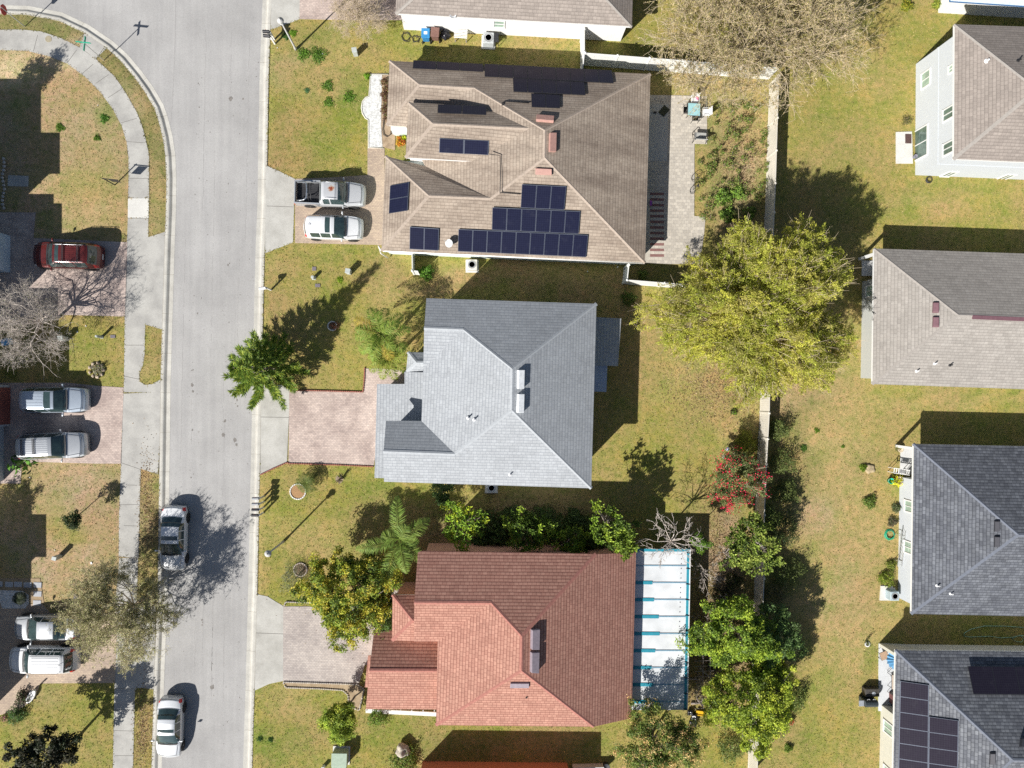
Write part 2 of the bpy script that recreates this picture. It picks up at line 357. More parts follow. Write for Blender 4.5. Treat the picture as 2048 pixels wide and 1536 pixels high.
BL = [  # px, py, rx, ry, tone, strength
 (1280, 800, 5000, 5000, OLIVE, 1), (120, 300, 210, 340, TAN, .92), (130, 1050, 190, 180, TAN, .95), (175, 420, 90, 90, DRY, .7), (60, 120, 70, 40, SAND, .8), (100, 140, 30, 30, SAND, .8), (40, 145, 20, 12, SAND, .9),
 (200, 250, 60, 70, GREEN, .35), (150, 360, 60, 40, GREEN, .5), (250, 400, 30, 90, BROWN, .3), (85, 140, 30, 15, SAND, .6),
 (190, 680, 90, 80, GREEN, .95), (250, 50, 60, 200, MOSS, .3), (300, 250, 30, 180, MOSS, .95), (230, 130, 40, 40, MOSS, .9), (60, 50, 130, 22, MOSS, .85), (302, 690, 20, 70, BROWN, .5), (305, 720, 18, 30, DRY, .5),
 (110, 900, 60, 40, DRY, .5), (100, 840, 90, 60, DRY, .4), (40, 980, 60, 60, GREEN, .6), (130, 960, 70, 50, TAN, .5), (140, 1045, 45, 40, GREEN, .9), (220, 1080, 40, 120, BROWN, .35), (200, 990, 40, 60, BROWN, .3),
 (298, 1010, 18, 110, BROWN, .75), (290, 1460, 22, 90, BROWN, .8), (290, 1380, 20, 40, BROWN, .4), (110, 1440, 150, 90, GREEN, .95), (60, 1400, 60, 40, LUSH, .4), (200, 1500, 40, 60, LUSH, .4), (95, 1400, 40, 30, TAN, .3),
 (640, 230, 130, 120, GREEN, 1), (620, 90, 60, 45, LUSH, .8), (690, 100, 40, 50, DRY, .5), (580, 130, 40, 40, TAN, .4), (560, 280, 30, 90, BROWN, .55), (600, 340, 50, 25, BROWN, .55), (700, 190, 60, 40, LUSH, .6), (650, 170, 50, 50, DRY, .45), (660, 290, 60, 40, LUSH, .25), (545, 330, 20, 40, BROWN, .5), (700, 60, 60, 30, DRY, .5), (760, 80, 80, 30, GREEN, .7), (800, 95, 50, 20, DRY, .3),
 (900, 88, 120, 14, GREEN, .7), (1090, 95, 80, 12, DRY, .7), (1150, 98, 40, 10, LUSH, .5),
 (660, 560, 130, 80, GREEN, .95), (690, 500, 90, 25, LUSH, .5), (545, 600, 15, 70, BROWN, .6), (770, 580, 40, 30, DRY, .6), (560, 530, 40, 20, DRY, .4), (720, 680, 90, 60, OLIVE, .5), (660, 740, 90, 40, OLIVE, .8), (610, 680, 50, 40, GREEN, .5), (560, 650, 25, 30, BROWN, .4),
 (900, 560, 200, 25, BROWN, .75), (1080, 560, 180, 35, BROWN, .8), (900, 545, 60, 25, DRY, .7), (1235, 590, 60, 60, BROWN, .6),
 (1330, 80, 90, 40, BROWN, .35), (1280, 60, 60, 30, GREEN, .6), (1300, 90, 60, 15, LUSH, .5), (1340, 130, 90, 10, BROWN, .6), (1350, 175, 70, 20, DRY, .7), (1420, 170, 80, 30, DRY, .7), (1480, 330, 60, 160, TAN, .85), (1450, 430, 50, 50, BROWN, .6), (1490, 230, 50, 60, DRY, .7), (1450, 300, 20, 60, LUSH, .35), (1500, 380, 40, 50, LUSH, .3), (1430, 330, 16, 60, LUSH, .4),
 (1660, 200, 110, 200, OLIVE, .7), (1650, 230, 60, 60, LUSH, .35), (1700, 320, 60, 60, LUSH, .3), (1620, 420, 100, 90, MOSS, .5), (1720, 120, 60, 60, DRY, .4), (1780, 40, 60, 30, OLIVE, .5), (1870, 420, 200, 40, OLIVE, .8), (1900, 380, 150, 12, LUSH, .5), (1850, 410, 90, 25, DRY, .5), (1790, 300, 40, 90, OLIVE, .6),
 (1620, 480, 90, 70, BROWN, .4), (1650, 660, 40, 60, DRY, .7), (1640, 740, 90, 90, DRY, .8), (1600, 790, 60, 60, TAN, .55), (1850, 800, 200, 25, DRY, .55), (1880, 782, 170, 7, LUSH, .5),
 (1650, 900, 90, 80, DRY, .65), (1610, 930, 25, 160, MOSS, .75), (1590, 1150, 25, 300, MOSS, .6), (1700, 1050, 110, 260, DRY, .8), (1640, 1020, 40, 50, TAN, .5), (1690, 1200, 60, 100, TAN, .35), (1680, 1300, 80, 120, DRY, .55), (1670, 1450, 90, 80, OLIVE, .8), (1740, 1400, 20, 120, LUSH, .55), (1730, 920, 40, 30, MOSS, .4), (1775, 1000, 22, 110, OLIVE, .4), (1570, 1480, 60, 40, LUSH, .4),
 (1240, 700, 50, 160, BROWN, .55), (1380, 760, 90, 90, DRY, .7), (1440, 800, 60, 70, BROWN, .45), (1300, 830, 90, 80, OLIVE, .6), (1350, 900, 100, 70, GREEN, .7), (1480, 850, 50, 40, DRY, .6), (1300, 760, 25, 80, BROWN, .3), (1400, 940, 60, 60, OLIVE, .4),
 (1000, 1010, 260, 25, MOSS, .8), (1000, 1060, 200, 40, MULCH, .8), (860, 1080, 60, 40, MULCH, .6), (1300, 1030, 100, 30, GREEN, .4), (1440, 1060, 40, 40, TAN, .7), (1440, 1150, 70, 150, MULCH, .85), (1455, 1150, 35, 90, TAN, .75), (1470, 1340, 40, 60, TAN, .6), (1400, 1340, 50, 90, MULCH, .9), (1420, 1430, 40, 40, OLIVE, .5), (1440, 1500, 90, 40, GREEN, .6),
 (590, 1000, 80, 80, GREEN, .95), (540, 960, 20, 80, OLIVE, .5), (540, 1050, 25, 120, OLIVE, .7), (700, 1000, 90, 60, GREEN, .6), (620, 1080, 90, 40, DRY, .45), (560, 1150, 50, 50, GREEN, .8), (800, 970, 90, 12, LUSH, .5), (760, 1030, 60, 50, MOSS, .4), (860, 990, 60, 20, GREEN, .6),
 (740, 1450, 250, 90, GREEN, .95), (600, 1400, 60, 40, DRY, .45), (560, 1480, 60, 60, LUSH, .55), (840, 1450, 100, 40, LUSH, .3), (1000, 1485, 180, 40, MOSS, .85), (1190, 1490, 60, 40, MOSS, .4),
]
col = np.zeros(GX.shape + (3,)); rs = np.random.RandomState(5)
# low frequency wobble so that the patches have ragged outlines
def wob(X, Y, s, seed):
    r = np.random.RandomState(seed); o = np.zeros(X.shape)
    for _ in range(7):
        a = r.uniform(0, 6.28); f = s * r.uniform(.5, 2.2); o += np.sin((X * math.cos(a) + Y * math.sin(a)) * f + r.uniform(0, 6.28)) / f * s
    return o / 4
WX = GX + wob(GX, GY, 1.3, 1) * 1.1; WY = GY + wob(GX, GY, 1.3, 2) * 1.1
for px, py, rx, ry, c, s in BL:
    q = W(px, py); d = ((WX - q.x) / (rx / 25.8)) ** 2 + ((WY - q.y) / (ry / 25.8)) ** 2
    k = (s * np.exp(-np.clip(d, 0, 30) ** 1.5 * 0.9))[..., None] if rx < 4000 else 1.0
    col = col * (1 - k) + np.array(c) * k
idx = np.arange(nx * ny).reshape(ny, nx)
F = np.stack([idx[:-1, :-1], idx[:-1, 1:], idx[1:, 1:], idx[1:, :-1]], -1).reshape(-1, 4)
fc = ((col[:-1, :-1] + col[:-1, 1:] + col[1:, 1:] + col[1:, :-1]) / 4).reshape(-1, 3)
me = npmesh('ground', np.stack([GX, GY, GZ], -1).reshape(-1, 3), F)
a = me.attributes.new('Col', 'FLOAT_COLOR', 'POINT'); col *= np.array([1.04, 1.06, 1.08]); cc = np.ones((nx * ny, 4), np.float32); cc[:, :3] = col.reshape(-1, 3); a.data.foreach_set('color', cc.ravel())
g = link('ground', me, mat_vcol('lawn', grass=True)); g['kind'] = 'structure'

ASPH = mat_concrete('road_surface', (0.41, 0.402, 0.392), (0.32, 0.313, 0.306), streak=True, speck=0.4, sc=0.2)
CONC = mat_concrete('kerb_concrete', (0.56, 0.52, 0.44), (0.47, 0.44, 0.37), speck=0.2, sc=0.9)
PAVE = mat_concrete('pavement_concrete', (0.45, 0.44, 0.41), (0.32, 0.312, 0.295), speck=0.3, sc=0.7)
PAVE2 = mat_concrete('fresh_concrete', (0.62, 0.61, 0.57), (0.55, 0.54, 0.51), speck=0.1, sc=0.9)
APRON = mat_concrete('apron_concrete', (0.48, 0.47, 0.435), (0.34, 0.33, 0.30), speck=0.3, sc=0.6)
DARKJ = mat('joint_dark', (0.17, 0.16, 0.145), 0.95)
# road: one sheet in the bed
rp = [tuple(v) for v in ROADw]
o = MB().prism([(v[0], v[1]) for v in rp], -0.26, -0.10).ob('road', ASPH, loc=(-20, 0, 0), world=True); o['kind'] = 'structure'
def sweep(name, path, prof, m, side):
    """kerb: profile (distance into the road, height) along a path"""
    P = [Vector((p[0], p[1], 0)) for p in path]; out = []; acc = [0]
    Q = []
    for i in range(len(P) - 1):
        L = (P[i + 1] - P[i]).length; k = max(1, int(L / 1.5)) if L < 60 else 6
        for j in range(k): Q.append(P[i].lerp(P[i + 1], j / k))
    Q.append(P[-1]); P = Q
    vs = []; us = []; s = 0
    for i, p in enumerate(P):
        d = (P[min(i + 1, len(P) - 1)] - P[max(i - 1, 0)]).normalized(); nrm = Vector((-d.y, d.x, 0)) * side
        if i: s += (p - P[i - 1]).length
        for t, z in prof: vs.append((p + nrm * t + Vector((0, 0, z)))[:]); us.append((s, t))
    k = len(prof); fs = []
    for i in range(len(P) - 1):
        for j in range(k - 1):
            a_, b_ = i * k + j, (i + 1) * k + j
            fs.append((a_, a_ + 1, b_ + 1, b_) if side < 0 else (a_, b_, b_ + 1, a_ + 1))
    me = bpy.data.meshes.new(name); me.from_pydata(vs, [], fs); me.update()
    uv = me.uv_layers.new(name='UVMap')
    for li, l in enumerate(me.loops): uv.data[li].uv = us[l.vertex_index]
    o = link(name, me, m, loc=(P[0].x, P[0].y, 0), world=True); o['kind'] = 'structure'; return o
m, T, N, L, b = nodes('kerb')
uv = N.new('ShaderNodeUVMap'); uv.uv_map = 'UVMap'
br = N.new('ShaderNodeTexBrick'); L.new(uv.outputs[0], br.inputs['Vector']); br.offset = 0
br.inputs['Color1'].default_value = (1, 1, 1, 1); br.inputs['Color2'].default_value = (0.9, 0.9, 0.9, 1); br.inputs['Mortar'].default_value = (0.42, 0.38, 0.33, 1)
br.inputs['Scale'].default_value = 1; br.inputs['Mortar Size'].default_value = 0.016; br.inputs['Brick Width'].default_value = 3.0; br.inputs['Row Height'].default_value = 0.36; br.inputs['Mortar Smooth'].default_value = 0.7
p = wpos(N); n = noise(N, L, p, 0.8, 6, .65); r = ramp(N, L, n.outputs[0], [(.3, (.43, .415, .38)), (.62, (.56, .545, .50))])
n2 = noise(N, L, p, 14, 4, .7); r2 = ramp(N, L, n2.outputs[0], [(.3, (.82, .81, .79)), (.7, (1.1, 1.1, 1.08))])
c = mixc(N, L, r.outputs[0], r2.outputs[0], .8, 'MULTIPLY'); c = mixc(N, L, c, br.outputs[0], .9, 'MULTIPLY'); L.new(c, b.inputs['Base Color']); b.inputs['Roughness'].default_value = .9
KM = m
PROF = [(-0.02, -0.2), (-0.02, 0.02), (0.16, 0.025), (0.24, 0.01), (0.36, -0.07), (0.42, -0.10), (0.70, -0.092), (0.71, -0.2)]
sweep('kerb', KRw, PROF, KM, -1 if (KRw[1].y > KRw[5].y) else 1)
sweep('kerb', KLw, PROF, KM, -1)
# the far kerb of the side street
sweep('kerb', Ws([(330, -1500), (325, -260), (280, -190), (210, -175), (0, -172), (-1640, -190)]), PROF, KM, 1)

HARD = []
def hard(name, pts, m, z1=0.02, **k):
    HARD.append([tuple(p) for p in Ws(pts, 0)]); return slab(name, pts, m, -0.12, z1, **k)
# pavement along the left side of the street
SO = zz(0, 0, [(-900, 218), (0, 218), (150, 215), (300, 230), (440, 275), (580, 345), (700, 430), (840, 560), (920, 680), (1000, 820), (1040, 920), (1070, 1040), (1090, 1130), (1090, 1536), (1085, 1730)])
SI = zz(0, 0, [(-900, 362), (0, 365), (200, 372), (350, 410), (490, 465), (620, 560), (730, 670), (820, 790), (890, 920), (925, 1040), (940, 1150), (940, 1300), (935, 1450)])
pv1 = hard('pavement', SO[:-1] + [(298, 396), (256, 396)] + SI[::-1][1:], PAVE, 0.02)
hard('pavement', [(256, 396.4), (298, 396.4), (297, 436), (255.5, 435.5)], PAVE2, 0.024)
hard('pavement', zz(0, 380, [(935, 206), (1085, 206), (1085, 345), (1210, 305), (1202, 600), (1192, 900), (1185, 1020), (1062, 985), (1058, 1200), (1045, 1280), (1020, 1340), (1020, 1400), (1060, 1425), (1110, 1420), (1180, 1383), (1178, 1480), (905, 1480), (912, 925), (928, 390)]), PAVE, 0.016)
hard('pavement', zz(0, 760, [(903, 100), (1180, 85), (1170, 300), (1166, 500), (1155, 690), (1030, 650), (1025, 760), (1015, 1300), (960, 1300), (868, 1290), (870, 1000), (885, 600), (895, 300)]), PAVE, 0.018)
hard('pavement', zz(0, 1116, [(872, 0), (1010, 0), (1000, 350), (1140, 350), (1125, 960), (1005, 950), (988, 970), (980, 1260), (972, 1560), (825, 1560), (830, 1250), (838, 900), (840, 350), (865, 100)]), PAVE, 0.02)
# little link between pavement and kerb at the street name sign
hard('pavement', zz(0, 0, [(580, 346), (618, 240), (782, 350), (698, 431), (640, 385)]), PAVE, 0.017)
# joints across the pavement
jb = MB()
def joint(a, b_, z=0.0215, wd=0.035):
    p, q = W(*a, z), W(*b_, z); d = (q - p).normalized(); n = Vector((-d.y, d.x, 0)) * wd / 2
    jb.add([p - n, q - n, q + n, p + n], [(0, 1, 2, 3)])
for a_, b_ in [((275, 255), (245, 375)), ((560, 365), (495, 455)), ((680, 470), (600, 540)), ((795, 545), (700, 610)), ((890, 650), (790, 715)), ((1000, 865), (880, 900)), ((1060, 1045), (925, 1035)), ((1090, 1305), (942, 1305)), ((760, 350), (700, 432)), ((620, 240), (545, 325))]:
    p_, q_ = zz(0, 0, [a_, b_]); joint(p_, q_, .0225)
for a_, b_ in [((935, 206), (1085, 206)), ((912, 925), (905, 905)), ((915, 1135), (1060, 1135)), ((928, 390), (920, 925)), ((905, 1360), (1020, 1385))]:
    p_, q_ = zz(0, 380, [a_, b_]); joint(p_, q_, .0225 if b_[1] == 206 else .019)
for a_, b_ in [((885, 605), (1030, 655)), ((930, 768), (1002, 770)), ((880, 912), (1020, 912)), ((905, 1065), (1010, 1068)), ((895, 280), (887, 605))]:
    p_, q_ = zz(0, 760, [a_, b_]); joint(p_, q_, .0205)
for a_, b_ in [((838, 955), (985, 958)), ((835, 1112), (980, 1112)), ((832, 1262), (976, 1266)), ((840, 1446), (975, 1446)), ((840, 500), (838, 920))]:
    p_, q_ = zz(0, 1116, [a_, b_]); joint(p_, q_, .0225)
# drives opposite
hard('driveway_apron', [(531, 331), (534.6, 332), (560, 343), (590, 358), (586, 485), (560, 495), (530, 506.5), (531, 400)], APRON, 0.022)
hard('driveway_apron', [(543.5, -60), (600, -60), (599, 38), (580, 46), (541.5, 59)], APRON, 0.022)
hard('driveway_apron', [(522, 770), (580, 770), (577, 850), (574, 925), (545, 937), (520.5, 948.7)], APRON, 0.022)
hard('driveway_apron', [(513.7, 1188.5), (535, 1193), (551, 1203), (568, 1213), (566, 1362), (538, 1368), (509.6, 1381)], APRON, 0.022)
for a_, b_ in [((534, 412), (589, 414)), ((521, 834), (578, 835)), ((512, 1266), (567, 1268)), ((547, 1160), (560, 1210))][:3]: joint(a_, b_, .0265)
PAV1 = mat_paver('tan_pavers', (0.52, 0.41, 0.30), (0.42, 0.325, 0.25), (0.30, 0.24, 0.19), blotch=(.74, .74, .76), amt=.7)
PAV2 = mat_paver('rose_pavers', (0.61, 0.50, 0.435), (0.47, 0.385, 0.34), (0.34, 0.28, 0.245), blotch=(.66, .63, .64), amt=.85)
PAV3 = mat_paver('grey_rose_pavers', (0.53, 0.475, 0.425), (0.42, 0.375, 0.34), (0.29, 0.255, 0.235), blotch=(.74, .73, .75), amt=.8)
PAV4 = mat_paver('cream_pavers', (0.55, 0.505, 0.43), (0.42, 0.385, 0.33), (0.33, 0.30, 0.26), bw=.3, rh=.24)
hard('driveway', [(600, -60), (900, -60), (830, 40), (700, 40), (599, 38)], PAV2, 0.026)
hard('driveway', [(590, 357.5), (660, 355), (735, 350), (735, 296), (769, 296), (769, 312), (771, 490), (590, 486)], PAV1, 0.026)
hard('driveway', [(578.5, 782), (640, 783), (727.5, 785), (728, 737), (760, 737), (790, 740), (850, 745), (850, 800), (790, 850), (760, 850), (747.5, 931), (660, 928), (577, 926)], PAV2, 0.026)
hard('driveway', [(566.5, 1213), (640, 1213), (760, 1214), (790, 1180), (840, 1180), (840, 1330), (730, 1330), (718, 1367), (566, 1364)], PAV3, 0.026)
hard('driveway', [(-60, 424), (71, 425), (67, 476), (160, 480), (254.5, 484.5), (252, 560), (249.5, 633), (135, 630), (20, 640), (-60, 640)], PAV2, 0.026)
hard('driveway', zz(0, 760, [(-200, 20), (500, 20), (735, 45), (905, 55), (895, 300), (883, 612), (700, 612), (310, 600), (160, 610), (150, 757), (0, 757), (-200, 757)]), PAV2, 0.026)
hard('driveway', [(-60, 1208), (85, 1208), (100, 1226), (235, 1226), (230, 1366), (80, 1367), (72, 1392), (52, 1410), (30, 1425), (-60, 1440)], PAV1, 0.026)
# cream paver patio behind the brown house, concrete lanai floor
hard('patio', [(1285, 189.5), (1372, 191), (1414, 193), (1414, 288), (1389, 287.5), (1388.5, 432), (1411, 434), (1408, 470), (1399, 528), (1340, 528), (1288, 526)], PAV4, 0.04)
hard('patio', [(1284, 207), (1337, 209), (1334, 322), (1284, 321)], mat_concrete('lanai_floor', (0.50, 0.49, 0.46), (0.42, 0.42, 0.40)), 0.046)
# stripes of red and grey pavers under the south end of the lanai
st = MB()
for i in range(12):
    y = 385 + i * 11.2
    p_, q_ = W(1300, y, .044), W(1328, y + 5.5, .044)
    st.bb(p_.x, q_.y, .03, q_.x, p_.y, .0445)
o = st.ob('path', mat('brick_red', (0.21, 0.11, 0.10), .9), loc=(W(1314, 440).x, W(1314, 440).y, 0), world=True); o['kind'] = 'structure'
# concrete strips round the right-hand houses
hard('patio', [(1792, 264), (1824, 263), (1826, 327), (1792, 327)], PAVE2, 0.05)
# white stone bed before the brown house
STONE = mat_concrete('white_stones', (0.70, 0.70, 0.69), (0.38, 0.38, 0.37), speck=.6, sc=7)
import_pts = [(740, 149), (776, 149), (767, 295), (738, 295), (737.5, 240)]
hard('bed', [(742, 149), (764, 149), (763, 200), (762, 250), (765, 294), (738, 294), (738, 240), (732, 236), (726, 226), (724, 215), (726, 203), (732, 196), (739, 193)], STONE, 0.05)
hard('bed', [(764, 149), (790, 149), (790, 300), (765.5, 294), (762.5, 250), (763.5, 200)], mat_concrete('mulch_bed', (0.42, 0.32, 0.22), (0.24, 0.17, 0.11), speck=.7, sc=2), 0.04)
eb = MB().tube([W(x, y, .05) for x, y in [(776, 148.5), (741, 148.5), (738, 192), (731, 195), (725, 203), (723, 215), (725, 227), (731, 236.5), (737, 240), (737, 295.5), (767, 296)]], .05, 6)
o = eb.ob('kerb', mat('pale_edging', (0.60, .57, .5), .9), loc=(W(740, 215).x, W(740, 215).y, 0), world=True, smooth=True); o['kind'] = 'structure'
# planter strip by the red house drive, mulch
hard('bed', zz(500, 1116, [(243, 905), (560, 920), (790, 925), (830, 960), (800, 1110), (745, 1085), (720, 1060), (720, 1000), (690, 965), (500, 952), (270, 945)]), mat_concrete('dry_bed', (0.40, 0.31, 0.20), (0.25, 0.18, 0.11), speck=.7, sc=2), 0.03)
# stepping stone path by the bottom drive
hard('bed', [(-40, 1155), (80, 1157), (88, 1206), (-40, 1207)], mat_concrete('sandy_bed', (0.36, 0.27, 0.17), (0.27, 0.2, 0.13), speck=.5, sc=2), 0.03)
hard('bed', [(-10, 1180), (45, 1182), (57, 1190), (58, 1207), (50, 1217), (5, 1217)], STONE, 0.045)
ss = mat_concrete('grey_stone', (0.45, 0.46, 0.48), (0.36, 0.37, 0.4))
for px, py in [(-3, 1168), (18, 1169), (36, 1169), (55, 1170), (75, 1170), (75, 1188), (74, 1206)]:
    o = slab('paving_stone', [(px - 8, py - 5.5), (px + 8, py - 5), (px + 7.5, py + 5.5), (px - 8, py + 5)], ss, 0.0, 0.06, bev=.01)
    del o['kind']; tag(o, 'square grey stepping stone in the sandy bed beside the shaded drive', 'stepping stone', 'stepping stones in the sandy bed')
# brick edging of the grey house's lawn, scalloped edging at the red house
def edging(name, pts, m, label, r=.055, z=.06, step=.16):
    P = [W(x, y, 0) for x, y in pts]; b_ = MB()
    for i in range(len(P) - 1):
        n_ = max(1, int((P[i + 1] - P[i]).length / step)); d = (P[i + 1] - P[i])
        for k in range(n_):
            c_ = P[i] + d * ((k + .5) / n_); c_.z = z; b_.box(c_, (step * .86, .09, .1), rz=math.atan2(d.y, d.x))
    c_ = sum(P, Vector()) / len(P)
    return tag(b_.ob(name, m, loc=(c_.x, c_.y, 0), world=True, bev=.012), label, 'garden edging')
BRK = mat('edging_brick', (0.30, 0.115, 0.085), .9, var=.3, scale=5)
edging('brick_edging', [(579, 780), (640, 781.5), (726, 784), (728.5, 760), (729.5, 735)], BRK, 'low red brick edging between the conifer lawn and the rose paver drive')
edging('brick_edging', [(521, 949.5), (545, 938), (574, 925), (578, 927), (620, 928), (680, 930), (747, 933)], BRK, 'low red brick edging between the rose paver drive and the sago palm lawn')
GRE = mat('edging_grey', (0.42, 0.38, 0.33), .9, var=.25)
edging('brick_edging', zz(500, 1116, [(243, 905), (560, 915), (790, 922), (835, 955), (800, 1110)]), GRE, 'grey scalloped edging along the red house drive, beside the cars space')
edging('brick_edging', zz(500, 1116, [(243, 905), (262, 945), (500, 953), (680, 965), (718, 1000), (722, 1060), (745, 1090), (800, 1112)]), GRE, 'curved grey scalloped edging on the lawn side of the dry bed')
edging('brick_edging', zz(500, 1116, [(250, 350), (262, 320), (455, 325)]), GRE, 'short grey edging at the corner of drive under the yellow tree')
# oil stains, tar seams on the road: thin sheets
def patch(name, px, py, rx, ry, m, z, seed, n=14):
    r_ = random.Random(seed); q = W(px, py, z); pts = []
    for k in range(n):
        a_ = 6.283 * k / n; f = r_.uniform(.6, 1.2); pts.append((q.x + math.cos(a_) * rx / 25.8 * f, q.y + math.sin(a_) * ry / 25.8 * f))
    return pts
OIL = mat('oil_stain', (0.19, 0.175, 0.16), .8, var=.25); sb = MB(); r_ = random.Random(3)
for px, py, s in [(461.5, 197.5, 5), (486, 198, 2.2), (447, 985 - 115, 4.5), (450, 842, 3), (470, 880, 4.5), (473, 890, 3.5), (384, 770, 3.6), (386, 783, 2.6), (424, 1374, 5), (404, 1250, 2), (340 + 45, 860, 2), (474, 800, 2.4), (475, 812, 2), (456, 530, 2.2), (459, 527, 1.4), (499, 518, 1.2), (395, 627, 1.8), (458, 645, 1.4), (386, 740, 2), (404, 1240, 2.4), (405, 1245, 1.4), (382, 955, 1.6), (387, 948, 1.2), (452, 1374, 1)]:
    sb.add([(x, y, -.0955) for x, y in patch('', px, py, s * .8, s * 1.15, None, -.1, px + py)], [tuple(range(14))])
for k in range(170):
    lane = r_.choice([384, 448, 472, 405, 498]); y = r_.uniform(120, 1500); s = r_.uniform(.3, 1.0); x = lane - (y - 700) * .028 + r_.gauss(0, 3)
    sb.add([(a_, b_, -.0955) for a_, b_ in patch('', x, y, s, s * r_.uniform(1, 2.2), None, -.1, k, 7)], [tuple(range(7))])
o = sb.ob('road_stain', OIL, loc=(W(420, 760).x, 0, 0), world=True); o['kind'] = 'structure'
sb = MB()
def line(b_, pts, wd, z):
    P = [W(x, y, z) for x, y in pts]
    for p_, q_ in zip(P, P[1:]):
        d = (q_ - p_).normalized(); n_ = Vector((-d.y, d.x, 0)) * wd / 2; b_.add([p_ - n_, q_ - n_, q_ + n_, p_ + n_], [(0, 1, 2, 3)])
line(sb, [(351, 0), (350, 80), (347, 160), (344, 210), (341, 248)], .05, -.0965)
r_ = random.Random(8)
for x0, y0, y1 in [(500, 20, 480), (430, 300, 700), (370, 480, 900), (478, 520, 760), (412, 60, 420), (463, 60, 195), (449, 840, 1000), (449, 1250, 1400), (426, 1200, 1400), (407, 1200, 1330), (392, 1160, 1380), (448, 740, 830), (384, 800, 870), (399, 1040, 1170), (428, 1130, 1380)]:
    y = y0
    while y < y1:
        l = r_.uniform(4, 22); x = x0 - (y - y0) * .02 + r_.gauss(0, .5); line(sb, [(x, y), (x - l * .02, y + l)], .02 + r_.random() * .02, -.0965); y += l + r_.choice([0, 0, 1, 3, 14])
o = sb.ob('road_crack', mat('tar', (.33, .32, .31), .9), loc=(W(420, 760).x, 0, 0), world=True); o['kind'] = 'structure'
o = jb.ob('pavement_joint', DARKJ, loc=(-25, 0, 0), world=True); o['kind'] = 'structure'
# manhole in the pavement
q = W(97, 78, .022)
o = MB().lathe([(.0, .012), (.24, .012), (.25, 0)], (0, 0, 0), 20).ob('valve_cover', mat('rusty_iron', (.33, .29, .2), .8), loc=q); tag(o, 'round rusty valve cover set in the curved pavement', 'valve cover')
# ---------------------------------------------------------------- houses
def plane_of(a, b_, c):
    n = (b_ - a).cross(c - a).normalized(); return a, n
def hit(pl, px, py, lift=0.0):
    a, n = pl; d = ray(px, py); o_ = Vector((0, 0, H)); t = (a - o_).dot(n) / d.dot(n); p_ = o_ + d * t
    if n.z < 0: n = -n
    return p_ + n * lift
def newell(P):
    n = Vector()
    for i in range(len(P)): n += P[i].cross(P[(i + 1) % len(P)])
    return n.normalized()
def roof(parent, V, faces, m, th=0.2, caps=(), capm=None, fas=None, name='roof'):
    """V: name -> (px, py, z); faces: strings of vertex names; a slab with shingled facets, fascia and soffit"""
    pt = {k: W(*v) for k, v in V.items()}
    names = list(pt); ix = {k: i for i, k in enumerate(names)}; n = len(names)
    vs = [pt[k] for k in names]; top = []
    for f in faces:
        f = f.split() if isinstance(f, str) else f
        P = [pt[k] for k in f]; f = [ix[k] for k in f]
        if newell(P).z < 0: f = f[::-1]
        top.append(tuple(f))
    edges = {}
    for f in top:
        for i in range(len(f)): edges[(f[i], f[(i + 1) % len(f)])] = 1
    bd = [(a_, b_) for a_, b_ in edges if (b_, a_) not in edges]
    me = MB().add(vs, top).mesh(name); autouv(me)
    ro = link(name, me, m, parent, world=True)
    lo = [v - Vector((0, 0, th)) for v in vs]
    e = MB(); e.add(vs + lo, [tuple(n + i for i in f[::-1]) for f in top] + [(b_, a_, n + a_, n + b_) for a_, b_ in bd])
    off = OFF[parent.name]
    fo = e.ob('fascia', fas or WHITE, ro, world=True)
    if caps:
        cb = MB()
        for c_ in caps:
            c_ = c_.split(); P = [pt[k] for k in c_]
            for p_, q_ in zip(P, P[1:]):
                d = (q_ - p_).normalized(); s = d.cross(Vector((0, 0, 1))).normalized() * .13
                up = Vector((0, 0, .022)); dn = Vector((0, 0, -.045))
                p2, q2 = p_ - d * .02, q_ + d * .02
                cb.add([p2 + up, q2 + up, p2 + s + dn, q2 + s + dn, p2 - s + dn, q2 - s + dn], [(0, 2, 3, 1), (0, 1, 5, 4), (4, 5, 3, 2), (0, 4, 2), (1, 3, 5)])
        me = cb.mesh('ridge_cap'); autouv(me); link('ridge_cap', me, capm or m, ro, world=True)
    return ro, {k: v for k, v in pt.items()}
def walls(parent, pts, h, m, ins=0.0, z0=0.0, zpx=None):
    """a closed storey from its ground plan (world points)"""
    P = inset(pts, ins) if ins else [Vector((p_[0], p_[1])) for p_ in pts]
    me = MB().prism([tuple(p_) for p_ in P], z0, h).mesh('wall'); autouv(me)
    return link('wall', me, m, parent, world=True), P
